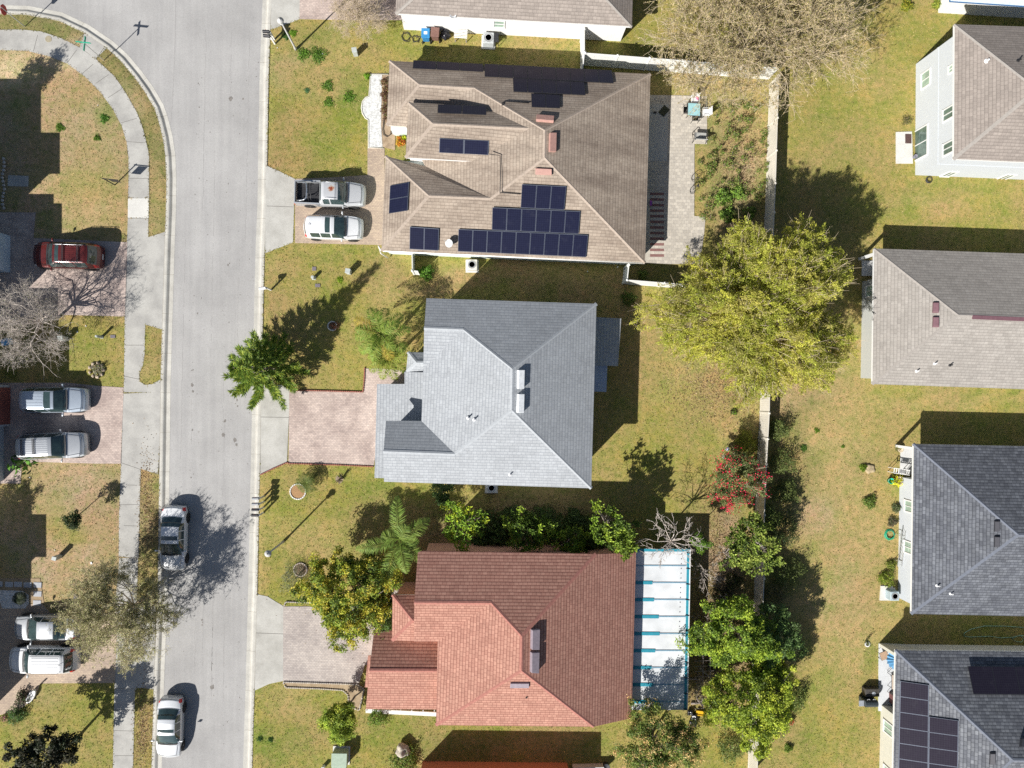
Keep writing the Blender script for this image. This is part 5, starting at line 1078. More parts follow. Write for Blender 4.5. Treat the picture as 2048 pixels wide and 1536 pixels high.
# street conifer: whorls of spiky stars
def conifer(label, base, h, r, seed):
    rs = np.random.RandomState(seed); b = W(*base); root = plant_root('pine_tree', label, 'conifer', b); Cs, As, Ns, Ls, K = [], [], [], [], []; S = [[b.x, b.y, 0, b.x, b.y, h, .13, .02]]
    nl = 17
    for i in range(nl):
        t = i / (nl - 1); z = .8 + (h - .8) * t; rl = r * (1 - t) ** 1.75 * rs.uniform(.82, 1.15) + .22 * (1 - t) + .1; nb = 10 if t < .4 else 7 if t < .7 else 5
        for k in range(nb):
            a = 6.283 * (k + rs.uniform(-.25, .25)) / nb + i * .7; L = rl * rs.uniform(.8, 1.12); tip = np.array([b.x + math.cos(a) * L, b.y + math.sin(a) * L, z + L * .12]); s0 = np.array([b.x, b.y, z - .1]); S.append([*s0, *tip, .035, .012])
            m = int(22 + 50 * L); tt = rs.uniform(.3, 1.03, m) ** .8; P = s0 + (tip - s0) * tt[:, None]; P[:, 2] += np.sin(tt * 2.2) * .12; D = unit(tip - s0); sd = np.array([-D[1], D[0], 0])
            ang = rs.uniform(-1, 1, m); A_ = D * .75 + sd * (ang * 1.25)[:, None] + np.array([0, 0, 1]) * rs.uniform(-.15, .5, m)[:, None]; A_ = unit(A_); l = rs.uniform(.26, .48, m)
            Cs.append(P + A_ * l[:, None] / 2); As.append(A_); Ns.append(unit(np.array([0, 0, 1.]) + rs.randn(m, 3) * .35)); Ls.append(l); K.append(np.full(m, t))
    C_, A_, N_, L_, K = map(np.concatenate, (Cs, As, Ns, Ls, K)); V, F = leaf_quads(C_, A_, N_, L_, .062)
    pal = np.array(((.17, .27, .035), (.11, .19, .03), (.30, .36, .045)))[rs.randint(0, 3, len(C_))]; link('crown', npmesh('crown', V, F, np.clip(pal * (1 + rs.randn(len(C_), 1) * .2), .004, .9)), LEAF, root, world=True)
    V, F = tubes_np(S, 5); link('trunk', npmesh('trunk', V, F), BARK, root, world=True, smooth=True)
conifer('tall dark green whorled conifer leaning over the kerb, casting a long spiky shadow', (543, 742), 8.3, 2.75, 71)
# palms
palm('bushy feather palm cluster at the front corner of the grey house', (762, 668), 3.4, [10, 45, 80, 115, 150, 185, 220, 255, 290, 325, (30, .8, 1.1), (100, .8, 1.1), (170, .8, 1.1), (240, .8, 1.1), (310, .8, 1.1)], L=2.7, seed=81, base=(775, 690), ll=.55, colr=(.21, .30, .045), n=60, yellow=.1, w_=.045, fall=1.3, rise=.55)
palm('shorter feather palm growing behind the bushy palm by the rose paving', (778, 715), 2.6, [0, 40, 85, 130, 175, 215, 250, 285, 320, (60, .7, 1.1), (200, .7, 1.1)], L=2.1, seed=82, ll=.48, colr=(.25, .31, .045), n=50, yellow=.25, w_=.045, fall=1.3, rise=.5)
palm('tall feather palm with seven long fronds beside the red roof corner', (799, 1078), 4.4, [(93, 1.05, .55), (33, .95, .5), (192, 1.15, .5), (318, .85, .5), (250, 1.1, .45), (165, .5, .9), (285, .8, .9), (60, .45, 1.0), (350, .5, .8)], L=3.1, seed=83, base=(815, 1060), ll=.66, colr=(.20, .28, .05), n=84, fall=.9, w_=.048)
palm('sago palm leaning from a ring of orange mulch on the lawn', (613, 966), .8, [i * 27 for i in range(13)], L=1.05, seed=84, ll=.2, colr=(.14, .18, .04), n=44, rise=.6, fall=1.3, tr=.14, w_=.022, name='sago_palm')
palm('dark round sago palm in the white gravel bed', (38, 1197), .6, [i * 24 for i in range(15)], L=.62, seed=85, ll=.14, colr=(.035, .05, .02), n=34, rise=.7, fall=1.4, tr=.12, w_=.02, name='sago_palm')
# broadleaf trees
OY = ((.50, .48, .045), (.34, .41, .045), (.22, .30, .035), (.54, .44, .05), (.13, .19, .03))
broadleaf('yellow and green dappled tree covering the corner of the red house drive', (702, 1188), (3.3, 3.3, 2.1), base=(722, 1170), zc=3.6, ncl=430, nleaf=95, leaf=(.15, .085), cl=.36, pal=OY, seed=101, trunk=.16)
broadleaf('green shrubby tree pressed against the entry of the red house', (768, 1225), (1.2, 1.7, 1.2), zc=2.4, ncl=60, nleaf=80, leaf=(.15, .08), cl=.3, pal=((.11, .19, .03), (.07, .12, .02)), seed=102, trunk=.08)
bush('wispy grey-green shrub on the lawn before the yellow tree', 588, 1160, 1.2, 1.3, 103, ((.19, .22, .12), (.13, .16, .08), (.26, .27, .17)), leaf=(.12, .022), n=2400)
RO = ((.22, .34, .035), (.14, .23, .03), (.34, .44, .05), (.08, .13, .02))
broadleaf('small tree with bright green rosettes between the grey and red houses', (925, 1048), (1.45, 1.7, 1.2), zc=3.2, ncl=44, nleaf=90, leaf=(.22, .09), cl=.36, pal=((.28, .42, .04), (.18, .30, .035), (.50, .55, .04)), seed=104, rosette=True)
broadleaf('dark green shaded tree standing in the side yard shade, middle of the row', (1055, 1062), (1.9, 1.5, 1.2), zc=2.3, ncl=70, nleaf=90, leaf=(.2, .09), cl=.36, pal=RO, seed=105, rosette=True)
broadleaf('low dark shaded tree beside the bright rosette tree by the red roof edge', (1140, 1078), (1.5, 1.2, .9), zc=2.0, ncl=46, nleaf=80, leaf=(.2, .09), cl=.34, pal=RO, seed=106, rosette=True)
broadleaf('lit rosette-leaved tree in the side yard next to the lanai corner', (1218, 1045), (1.6, 1.5, 1.3), zc=3.6, ncl=54, nleaf=95, leaf=(.22, .09), cl=.36, pal=RO, seed=107, rosette=True)
broadleaf('narrow yellow-green rosette tree overhanging the red roof beside the lanai', (1245, 1085), (.9, 1.0, .9), zc=3.9, ncl=26, nleaf=90, leaf=(.22, .09), cl=.34, pal=((.36, .46, .05), (.22, .31, .04)), seed=108, rosette=True)
broadleaf('small round bright green tree beside the leafless tree', (1400, 1085), (.62, .62, .6), zc=2.6, ncl=22, nleaf=80, leaf=(.13, .06), cl=.26, pal=((.22, .36, .03), (.13, .24, .03)), seed=109, trunk=.05)
broadleaf('dark green clump of shrubs below the grey house south eave', (885, 985), (.9, .8, .8), zc=1.2, ncl=28, nleaf=80, leaf=(.17, .08), cl=.3, pal=((.08, .14, .035), (.05, .09, .02)), seed=110, trunk=.05, name='shrub', cat='shrub')
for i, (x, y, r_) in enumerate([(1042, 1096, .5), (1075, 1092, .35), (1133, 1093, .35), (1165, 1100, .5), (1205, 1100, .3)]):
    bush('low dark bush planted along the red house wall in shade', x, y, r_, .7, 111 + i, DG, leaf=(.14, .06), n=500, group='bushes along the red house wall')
broadleaf('bougainvillea with crimson blossoms beside the back fence', (1472, 958), (1.95, 2.1, 1.2), zc=2.2, ncl=190, nleaf=95, leaf=(.12, .055), cl=.32, pal=((.20, .24, .08), (.13, .18, .05), (.28, .30, .11)), seed=121, flower=((.85, .02, .09), 120, .17), twigs=60, name='bougainvillea', cat='flowering shrub')
broadleaf('rosette-leaved green tree by the fence below the bougainvillea', (1505, 1090), (2.2, 2.2, 1.3), zc=3.0, ncl=120, nleaf=95, leaf=(.2, .09), cl=.36, pal=((.28, .36, .06), (.19, .26, .045), (.38, .44, .09), (.10, .15, .03)), seed=122, rosette=True)
broadleaf('bright green glossy tree behind the lanai, middle one of the fence row', (1472, 1265), (3.4, 2.3, 1.7), zc=3.6, ncl=260, nleaf=95, leaf=(.18, .085), cl=.38, pal=BG, seed=123, base=(1462, 1250))
broadleaf('dark green tree on the neighbour side of the fence behind the bright one', (1545, 1275), (2.0, 2.2, 1.3), zc=3.0, ncl=110, nleaf=90, leaf=(.17, .08), cl=.38, pal=((.15, .24, .08), (.11, .18, .05), (.21, .31, .09)), seed=124)
broadleaf('large yellow-green tree in the bottom part of the fence row', (1502, 1405), (3.3, 3.1, 1.9), zc=3.7, ncl=330, nleaf=95, leaf=(.17, .08), cl=.38, pal=((.42, .50, .045), (.30, .39, .04), (.54, .58, .06), (.15, .21, .025)), seed=125, base=(1490, 1390))
broadleaf('green tree filling the gap between the two bright fence trees', (1540, 1345), (1.5, 1.3, 1.0), zc=2.8, ncl=60, nleaf=90, leaf=(.17, .08), cl=.36, pal=OY, seed=126)
broadleaf('tree with tan flower clusters at the bottom corner of the lanai', (1318, 1483), (3.1, 2.5, 1.9), zc=4.2, ncl=210, nleaf=85, leaf=(.16, .075), cl=.38, pal=((.17, .24, .045), (.12, .17, .035), (.26, .30, .06)), seed=127, flower=((.70, .48, .20), 260, .12), base=(1300, 1470))
broadleaf('small round lime-green tree on the lawn by the green transformer', (680, 1441), (1.3, 1.35, 1.0), zc=2.3, ncl=130, nleaf=95, leaf=(.13, .065), cl=.3, pal=((.38, .48, .05), (.26, .36, .04), (.48, .52, .06)), seed=128, trunk=.08)
bush('bright green shrub growing beside the white porch step of the red house', 754, 1436, .75, .8, 129, ((.18, .28, .03), (.12, .20, .03)), leaf=(.13, .06), n=900)
bush('shrub at the bottom edge beside a round boulder', 808, 1526, 1.15, 1.0, 130, ((.14, .22, .03), (.09, .14, .02), (.22, .28, .04)), leaf=(.15, .07), n=1500)
bush('bright green bush by the white gate beside the brown house', 852, 545, .62, .7, 131, ((.14, .30, .03), (.09, .20, .02)), leaf=(.12, .06), n=1000)
bush('pale green plant in the shade inside the short white fence corner', 1286, 549, .4, .6, 132, ((.24, .30, .05), (.14, .2, .04)), leaf=(.16, .08), n=260)
bush('dark green bush in the dark side yard beneath the white fence corner', 1258, 597, .6, .7, 133, ((.09, .15, .02),), leaf=(.12, .06), n=700)
for i, (x, y, r_, lb) in enumerate([(1448, 395, .75, 'leafy green shrub at the back of the weedy yard, largest of the three'), (1476, 385, .6, 'bright green shrub near the fence at the back of the weedy yard'), (1455, 428, .6, 'green shrub just above the yellow tree crown in the weedy yard'), (1500, 425, .5, 'dark low shrub by the fence foot above the yellow tree')]): bush(lb, x, y, r_, r_ * .8, 430 + i, ((.16, .30, .04), (.26, .38, .06), (.10, .17, .03)), leaf=(.2, .08), n=620)
bush('yellow feathery bush inside the fence, above the bougainvillea', 1494, 885, .9, 1.2, 135, ((.27, .29, .03), (.20, .23, .03)), leaf=(.15, .035), n=2200)
for i, (x, y, r_, h_, lb) in enumerate([(1560, 860, .9, 1.4, 'dark wispy vine shrub at the top of the fence hedge'), (1567, 925, 1.1, 1.6, 'pale green vine shrub on the fence hedge beside the bougainvillea'), (1575, 985, 1.0, 1.5, 'olive green shrub on the far side of the fence, below the pale vine'), (1572, 1060, 1.3, 1.6, 'dense dark shrub of the fence hedge beside the rosette tree'), (1578, 1150, 1.4, 1.7, 'dark spreading shrub of the fence hedge in deep shade')]):
    bush(lb, x, y, r_, h_, 140 + i, ((.12, .16, .04), (.09, .12, .03), (.18, .22, .06)) if i != 3 else DG, leaf=(.13, .05), n=2200)
broadleaf('dark brown-green glossy tree at the bottom corner by the pavement', (95, 1512), (2.5, 1.9, 1.5), base=(150, 1480), zc=3.3, ncl=120, nleaf=80, leaf=(.2, .1), cl=.34, pal=((.035, .05, .018), (.06, .055, .025), (.025, .035, .012)), seed=151, trunk=.12)
broadleaf('small dark round tree in a ring of green grass on the dry lawn', (148, 1038), (.62, .62, .6), base=(160, 1028), zc=1.9, ncl=24, nleaf=80, leaf=(.12, .06), cl=.25, pal=DG, seed=152, trunk=.04)
# trees outside the frame at the left: only their shadows reach in
broadleaf('narrow leafy tree outside the frame shading the dry corner lawn', (-185, 235), (.9, .9, 2.2), base=(-30, 262), zc=5.4, ncl=60, nleaf=70, leaf=(.18, .08), cl=.4, pal=MG, seed=153, trunk=.1)
broadleaf('rounded tree outside the frame shading the dry lawn by the second drive', (-125, 1110), (1.6, 1.6, 1.2), base=(-75, 1095), zc=3.2, ncl=60, nleaf=70, leaf=(.18, .08), cl=.4, pal=MG, seed=154, trunk=.1)
# small plants
for i, (x, y, r_, lb, pl_) in enumerate([
    (1741, 1004, .55, 'rounded green shrub alone on the back lawn', ((.09, .16, .03), (.15, .22, .03))), (1727, 935, .3, 'low green plant beside a tan heap on the back lawn', ((.16, .24, .02),)),
    (1609, 896, .26, 'small green weed clump near the fence on the dry back lawn', ((.10, .20, .03),)), (1634, 861, .2, 'tiny green weed on the dry back lawn, upper one', ((.14, .26, .02),)), (1686, 893, .12, 'tiny weed sprig in the middle of the dry back lawn', ((.14, .26, .02),)),
    (1468, 824, .26, 'little green plant with dark leaves on the grey house lawn', ((.16, .30, .02), (.08, .05, .03))), (1775, 1158, .7, 'yellow-green bush beside the air conditioner by the pale wall', ((.24, .30, .03), (.14, .2, .02))), (1784, 1130, .45, 'leafy yellowish shrub against the pale wall above the air conditioner', ((.22, .26, .04), (.14, .18, .03))),
    (1794, 1016, .4, 'spiky plant under the upper pale wall window', ((.09, .13, .04), (.18, .2, .1))), (1786, 1044, .4, 'dusky potted plant against the pale wall near the ladder', ((.10, .12, .05), (.16, .12, .08))), (1815, 58 - 48, .5, 'yellow and green flowering bush at the top edge by the blue roof', ((.38, .33, .03), (.15, .24, .03))),
    (1876, 8, .45, 'light yellow bush at the top edge next to the blue roof end', ((.36, .38, .05), (.2, .28, .04))), (571, 70, .3, 'small dark weed beside the street lamp foot', ((.08, .16, .03),)), (586, 65, .25, 'bright green weed near the street lamp', ((.16, .30, .02),)), (635, 107, .6, 'patch of bright green leafy weeds beside the lamp post foot', ((.14, .27, .03), (.10, .2, .03))), (606, 106, .45, 'lush leafy weed clump right at the lamp post foot', ((.14, .27, .03),)),
    (698, 192, .45, 'bright broad weed patch on the front lawn of the brown house', ((.15, .28, .03),)), (657, 203, .35, 'green weed patch towards the kerb on the brown house lawn', ((.15, .27, .03),)), (655, 170, .4, 'upper green weed patch on the brown house lawn', ((.13, .24, .03),)), (614, 180, .2, 'tiny bluish weed tuft on the brown house lawn', ((.10, .22, .08),)), (734, 152, .25, 'bright clump at the top corner of the white stone bed', ((.18, .34, .02),)),
    (207, 236, .3, 'bright green weed on the dry curved corner lawn', ((.10, .24, .03),)), (118, 254, .3, 'low weed clump on the dry corner lawn near the shade', ((.13, .24, .03),)), (193, 275, .22, 'small weed tuft lower on the dry corner lawn', ((.13, .24, .03),)), (519, 1478, .2, 'small dark weed near the kerb on the bottom lawn', ((.07, .16, .03),)), (541, 1480, .18, 'second dark weed a step from the kerb on the bottom lawn', ((.07, .16, .03),)),
    (680, 559, .22, 'yellow-green weed near the grey utility box on the grey lawn', ((.24, .36, .02),)), (1433, 1425, .35, 'small leafy plant by the black bags behind the lanai', ((.14, .24, .03),)), (1577, 1497, .35, 'low green tuft at the bottom of the fence hedge', ((.16, .24, .03),))]):
    bush(lb, x, y, r_, r_ * .9, 200 + i, pl_, leaf=(.11, .05), n=int(500 * r_ / .3) if r_ > .2 else 160, name='weed_clump' if 'weed' in lb else 'shrub', cat='weed' if 'weed' in lb else 'shrub')
bush('salmon-red leafy plant alone on the back lawn near the fence trees', 1582, 1443, .3, .45, 240, ((.62, .13, .07), (.5, .2, .1)), leaf=(.12, .06), n=300, name='red_plant', cat='plant')
bush('orange and yellow leafed plant beside the entry of the brown house', 800, 283, .36, .5, 241, ((.62, .22, .02), (.55, .40, .03), (.35, .06, .01)), leaf=(.16, .06), n=360, name='croton', cat='plant')
bush('acid yellow leafed plant beside the orange one at the brown house', 808, 275, .2, .4, 242, ((.55, .60, .03),), leaf=(.16, .06), n=120, name='croton', cat='plant')
for i, y in enumerate([163, 178, 190, 203, 218, 232]):
    bush('reddish brown shrub in the mulch strip along the brown house', 768 + (i % 2) * 5, y, .32, .5, 243 + i, ((.20, .09, .05), (.13, .06, .04), (.17, .17, .05)), leaf=(.12, .05), n=260, group='shrubs in the mulch strip')
bush('pink-grey spiky agave with a red heart and long shadow by the brick edging', 676, 961, .42, 1.6, 250, ((.45, .36, .30), (.35, .28, .2)), leaf=(.1, .07), n=70, name='agave', cat='agave', spike=True)
bush('grey-brown spiky plant in a ring of rocks on the green lawn', 194, 739, .5, .5, 251, ((.34, .30, .24), (.22, .20, .14), (.16, .2, .08)), leaf=(.12, .05), n=420, name='agave', cat='agave')
bush('broad-leaved banana plant at the end of the silver cars drive', 38, 934, .85, 1.2, 252, ((.12, .30, .03), (.06, .14, .02)), leaf=(.5, .22), n=34, name='banana_plant', cat='plant')
bush('long-leaved grassy plant at the edge beside the shaded bottom drive', 30, 1432, .7, .6, 253, ((.11, .22, .05), (.07, .13, .03)), leaf=(.4, .04), n=420, name='grassy_plant', cat='plant')
bush('dark plant beside the white planter ornament by the bottom drive', 45, 1396, .6, .6, 254, ((.06, .09, .03), (.10, .07, .05)), leaf=(.2, .09), n=300, name='garden_plant', cat='plant')
bush('small pink flowering plant at the edge of the shaded bottom drive', 8, 1437, .35, .4, 255, ((.5, .2, .22), (.12, .2, .04)), leaf=(.09, .06), n=200, name='flowering_plant', cat='plant')
bush('yellow plant in a tan pot between the green bucket and pale wall', 1795, 962, .52, .8, 256, ((.62, .58, .02), (.5, .52, .03)), leaf=(.3, .11), n=110, name='yellow_plant', cat='plant')
bush('small yellow-green potted plant beside the garage door of the silver cars', 20, 743, .5, .6, 257, ((.22, .24, .05),), leaf=(.14, .06), n=260, name='garden_plant', cat='plant')
# weeds in the rough yard behind the brown house
rs = np.random.RandomState(9)
for i in range(95):
    x = rs.uniform(1400, 1535); y = rs.uniform(205, 440)
    if y < 295 and x < 1424: continue
    bush('green tuft of broad weeds in the tan yard behind the paved terrace', x, y, rs.uniform(.14, .40), rs.uniform(.35, .9), 300 + i, ((.14, .24, .04), (.24, .28, .06), (.09, .15, .02), (.34, .27, .12)), leaf=(.14, .05), n=rs.randint(60, 150), name='tall_weed', cat='weed', group='weeds in the yard behind the terrace')
# grass tufts over the lawns (short blades, nobody could count them)
def in_hard(X, Y):
    m_ = inside(X, Y, ROADw) | (dist_poly(X, Y, ROADw) < .03)
    for P in HARD: m_ |= inside(X, Y, P)
    return m_
n = 260000; rs = np.random.RandomState(77); X = rs.uniform(-39, 45, n); Y = rs.uniform(-31, 33, n)
k = ~in_hard(X, Y); X, Y = X[k], Y[k]; n = len(X)
ix = np.clip(((X + 46) / .4).astype(int) + 6, 0, nx - 2); iy = np.clip(((Y + 36) / .4).astype(int) + 6, 0, ny - 2); gc = col[iy, ix]
hgt = rs.uniform(.03, .085, n); A_ = np.stack([rs.randn(n), rs.randn(n), rs.uniform(.3, 1.4, n)], 1); C_ = np.stack([X, Y, hgt * .35], 1)
V, F = leaf_quads(C_, A_, unit(rs.randn(n, 3)), hgt * 2.0, rs.uniform(.02, .05, n)); V[:, 2] = np.maximum(V[:, 2], .001)
tn = rs.rand(n, 1); gcol = np.where(tn < .45, gc * .5 + np.array([.27, .215, .11]), np.where(tn < .72, gc * np.array([.66, .86, .5]), gc * np.array([1.02, 1.05, .85]))); gcol = np.clip(gcol * (1 + rs.randn(n, 1) * .3), .01, .9)
go = link('grass', npmesh('grass', V, F, gcol), LEAFD); tag(go, 'short ragged grass blades over the lawns', 'grass', kind='stuff')
# fallen leaves in the beds and under the trees
n = 26000; px_ = []; 
for x, y, rx, ry, m_ in [(1440, 1180, 45, 160, 7000), (1050, 1050, 150, 45, 6000), (1450, 1370, 60, 70, 2600), (1480, 330, 55, 110, 2600), (770, 200, 8, 50, 300), (1440, 780, 110, 60, 2600), (1560, 1000, 30, 150, 1500), (295, 1010, 14, 100, 900), (285, 1450, 14, 80, 900), (700, 1190, 80, 70, 700)]:
    c_ = W(x, y); px_.append(np.stack([c_.x + rs.randn(m_) * rx / 25.8 * .6, c_.y + rs.randn(m_) * ry / 25.8 * .6], 1))
P_ = np.concatenate(px_); n = len(P_); C_ = np.concatenate([P_, rs.uniform(.01, .05, (n, 1))], 1)
C_[inside(P_[:, 0], P_[:, 1], ROADw), 2] -= .1
V, F = leaf_quads(C_, rs.randn(n, 3) * np.array([1, 1, .25]), unit(np.array([0, 0, 1.]) + rs.randn(n, 3) * .4), rs.uniform(.06, .14, n), rs.uniform(.03, .07, n))
pl_ = np.array(((.30, .19, .10), (.20, .12, .06), (.42, .32, .20), (.12, .08, .05)))[rs.randint(0, 4, n)]
go = link('fallen_leaves', npmesh('fallen_leaves', V, F, np.clip(pl_ * (1 + rs.randn(n, 1) * .25), .01, .8)), LEAFD); tag(go, 'brown fallen leaves over the beds and below the trees', 'leaves', kind='stuff')
# a ragged fringe where the lawn laps over kerbs and pavements
fr_ = []
for P in HARD[:8] + [list(map(tuple, KRw)), list(map(tuple, KLw))]:
    for a_, b_ in zip(P, P[1:]):
        a_, b_ = np.array(a_[:2]), np.array(b_[:2]); L_ = np.linalg.norm(b_ - a_)
        if L_ > 120 or L_ < .05: continue
        m_ = int(min(L_, 60) * 16); t = rs.rand(m_, 1); fr_.append(a_ + (b_ - a_) * t + rs.randn(m_, 2) * .05)
fr_ = np.concatenate(fr_); kk = (np.abs(fr_[:, 0]) < 45) & (np.abs(fr_[:, 1]) < 36); fr_ = fr_[kk]; kk = ~(in_hard(fr_[:, 0] + .3, fr_[:, 1]) & in_hard(fr_[:, 0] - .3, fr_[:, 1]) & in_hard(fr_[:, 0], fr_[:, 1] + .3) & in_hard(fr_[:, 0], fr_[:, 1] - .3)); fr_ = fr_[kk]; n = len(fr_)
ix = np.clip(((fr_[:, 0] + 46) / .4).astype(int) + 6, 0, nx - 2); iy = np.clip(((fr_[:, 1] + 36) / .4).astype(int) + 6, 0, ny - 2); gc = col[iy, ix]
C_ = np.concatenate([fr_, np.full((n, 1), .04)], 1); V, F = leaf_quads(C_, np.stack([rs.randn(n), rs.randn(n), rs.uniform(0, .5, n)], 1), unit(np.array([0, 0, 1.]) + rs.randn(n, 3) * .5), rs.uniform(.06, .15, n), rs.uniform(.02, .05, n)); V[:, 2] = np.maximum(V[:, 2], .03)
go = link('grass', npmesh('grass', V, F, np.clip(gc * (1 + rs.randn(n, 1) * .25), .01, .9)), LEAFD); tag(go, 'ragged grass fringe lapping over the kerbs and pavement edges', 'grass', kind='stuff')
# ---------------------------------------------------------------- vehicles
CARGLASS = mat('car_glass', (0.035, 0.06, 0.06), .07, var=.3, scale=2.5, spec=.8, coat=.5); TYRE = mat('tyre', (.02, .02, .02), .85); RIM = mat('alloy', (.55, .56, .58), .35, metal=.7)
REDL = mat('tail_light', (.55, .015, .02), .25, coat=.5); HEADL = mat('head_light', (.55, .58, .6), .15, coat=.6); BLKP = mat('black_plastic', (.025, .025, .028), .55)
def paint(name, c, metal=.35, rough=.32): return mat(name, c, rough, metal=metal, var=.03, coat=.7)
def interp(x, xs, ys): return float(np.interp(x, xs, ys))
def car(label, px, py, rz, L=4.7, Wd=1.85, Ht=1.65, style='suv', pm=None, cat='car', sunroof=None, rails=False, bars=False, ribs=0, roofm=None, z=1.0, hood=None, seg0=0.0, antenna=False, bed=False, group=None):
    q = W(px, py, z); root = ent('parked_car' if style != 'pickup' else 'pickup_truck', label, cat, (q.x, q.y, -.10 if 300 < px < 500 else .022), R(rz), group)
    w_ = Wd / 2
    if style == 'suv':
        S = dict(T=[(0, .62), (.008, .80), (.03, 1.02), (.10, Ht * .93), (.15, Ht * .985), (.35, Ht), (.56, Ht * .985), (.60, Ht * .955), (.735, 1.10), (.77, 1.06), (.93, .93), (.975, .82), (1, .58)], B=[(0, .58), (.03, .93), (.12, 1.05), (.74, 1.0), (.80, .97), (.93, .84), (.975, .72), (1, .5)], rear=(.035, .105), ws=(.60, .735), side=(.13, .70), cab=(.1, .6))
    elif style == 'pickup':
        S = dict(T=[(0, 1.1), (.36, 1.1), (.368, 1.3), (.40, Ht * .96), (.44, Ht), (.60, Ht * .99), (.635, Ht * .95), (.75, 1.14), (.78, 1.10), (.94, .99), (.98, .85), (1, .6)], B=[(0, 1.0), (.75, 1.05), (.80, 1.0), (.94, .88), (.98, .76), (1, .52)], rear=(.369, .40), ws=(.637, .75), side=(.42, .72), cab=(.4, .635))
    elif style == 'mpv':
        S = dict(T=[(0, .6), (.01, .85), (.035, 1.08), (.075, Ht * .95), (.12, Ht * .99), (.35, Ht), (.50, Ht * .98), (.56, Ht * .94), (.725, 1.06), (.77, 1.0), (.93, .86), (.975, .75), (1, .52)], B=[(0, .55), (.035, .98), (.12, 1.04), (.72, .98), (.80, .92), (.93, .8), (.975, .66), (1, .46)], rear=(.03, .07), ws=(.545, .725), side=(.13, .70), cab=(.1, .55))
    else:
        S = dict(T=[(0, .60), (.012, .86), (.03, .95), (.12, .99), (.155, 1.0), (.30, Ht * .97), (.36, Ht), (.50, Ht * .99), (.555, Ht * .95), (.735, .98), (.77, .94), (.93, .82), (.975, .70), (1, .48)], B=[(0, .55), (.03, .86), (.15, .94), (.72, .90), (.80, .86), (.93, .74), (.975, .62), (1, .42)], rear=(.16, .295), ws=(.555, .735), side=(.24, .70), cab=(.30, .55))
    Tx, Tz = zip(*S['T']); Bx, Bz = zip(*S['B']); N = 72; s_ = np.linspace(seg0, 1, N); s_ = np.unique(np.concatenate([s_, [x for x in Tx if x >= seg0], S['rear'], S['ws'], S['side']])); s_ = s_[s_ >= seg0]; N = len(s_)
    c0, c1 = S['cab']; r0, r1 = S['rear']; ws0, ws1 = S['ws']; V = []
    for s in s_:
        T = interp(s, Tx, Tz); B = min(interp(s, Bx, Bz), T - .045); e = abs(2 * s - 1); wl = w_ * (1 - .17 * e ** 7) * (1 - .015 * e ** 2)
        if seg0 > 0 and s < .5: wl = w_
        cabf = interp(s, [r0 - .02, r1, ws0, ws1 + .02], [0, 1, 1, 0]) if style != 'sedan' else interp(s, [r0 - .02, r1 + .02, ws0 - .02, ws1 + .02], [0, 1, 1, 0])
        Rr = wl * (.84 * (1 - cabf) + .70 * cabf); Wb = wl * (.955 * (1 - cabf) + .935 * cabf)
        pts = [(0, T), (.35 * Rr, T - .004), (.7 * Rr, T - .018), (.92 * Rr, T - .045 if cabf > .2 else T - .035), (Rr, T - .075 if cabf > .2 else T - .05)]
        if pts[-1][1] < B: pts = [(y, max(zv, B + .004 * (4 - i))) for i, (y, zv) in enumerate(pts)]
        mid = ((Rr + Wb) / 2 + .015, (pts[-1][1] + B) / 2); pts += [mid, (Wb, B), (wl * .985, B - .06), (wl, max(.42, B - .25)), (wl * .995, .40), (wl * .97, .26), (wl * .85, .18)]
        bow = .16 * np.sign(s - .5) * min(1, abs(s - .5) * 2.4) if seg0 == 0 or s > .45 else 0
        ring = [(-y, zv) for y, zv in pts[:0:-1]] + pts
        V.append([((s - .5) * L - bow * (y / w_) ** 2, y, zv) for y, zv in ring])
    V = np.array(V); m_ = V.shape[1]; h_ = (m_ - 1) // 2     # index h_ is the centre line
    for _ in range(1):
        V[1:-1, :, 2] = V[1:-1, :, 2] * .6 + (V[:-2, :, 2] + V[2:, :, 2]) * .2
    groups = {}
    def key(i, j):
        s = (s_[i] + s_[i + 1]) / 2; a = j - h_ if j >= h_ else h_ - 1 - j; sd = 1 if j >= h_ else -1
        if ws0 < s < ws1 and a <= 3: return 'windshield'
        if r0 < s < r1 and a <= 3: return 'rear_window'
        if S['side'][0] < s < S['side'][1] and a in (4, 5) and not any(abs(s - p_) < .008 for p_ in ((.36, .50) if style == 'sedan' else (.30, .49) if style != 'pickup' else (.52,))): return ('side_window', sd)
        if .93 < s < .985 and a in (4, 5, 6): return ('headlight', sd)
        if style != 'sedan' and .012 < s < .055 and a in (4, 5, 6) and seg0 == 0: return ('taillight', sd)
        if style == 'sedan' and .008 < s < .05 and a in (4, 5, 6, 7): return ('taillight', sd)
        if sunroof and sunroof[0] < s < sunroof[1] and a <= 2: return 'sunroof'
        return 'body'
    for i in range(N - 1):
        for j in range(m_ - 1): groups.setdefault(key(i, j), []).append((i * m_ + j, i * m_ + j + 1, (i + 1) * m_ + j + 1, (i + 1) * m_ + j))
    VV = [tuple(v) for v in V.reshape(-1, 3)]
    groups['body'] += [tuple(range(m_ - 1, -1, -1)), tuple((N - 1) * m_ + k for k in range(m_))]
    order = {'body': pm, 'windshield': CARGLASS, 'rear_window': CARGLASS, 'sunroof': CARGLASS}
    body = None
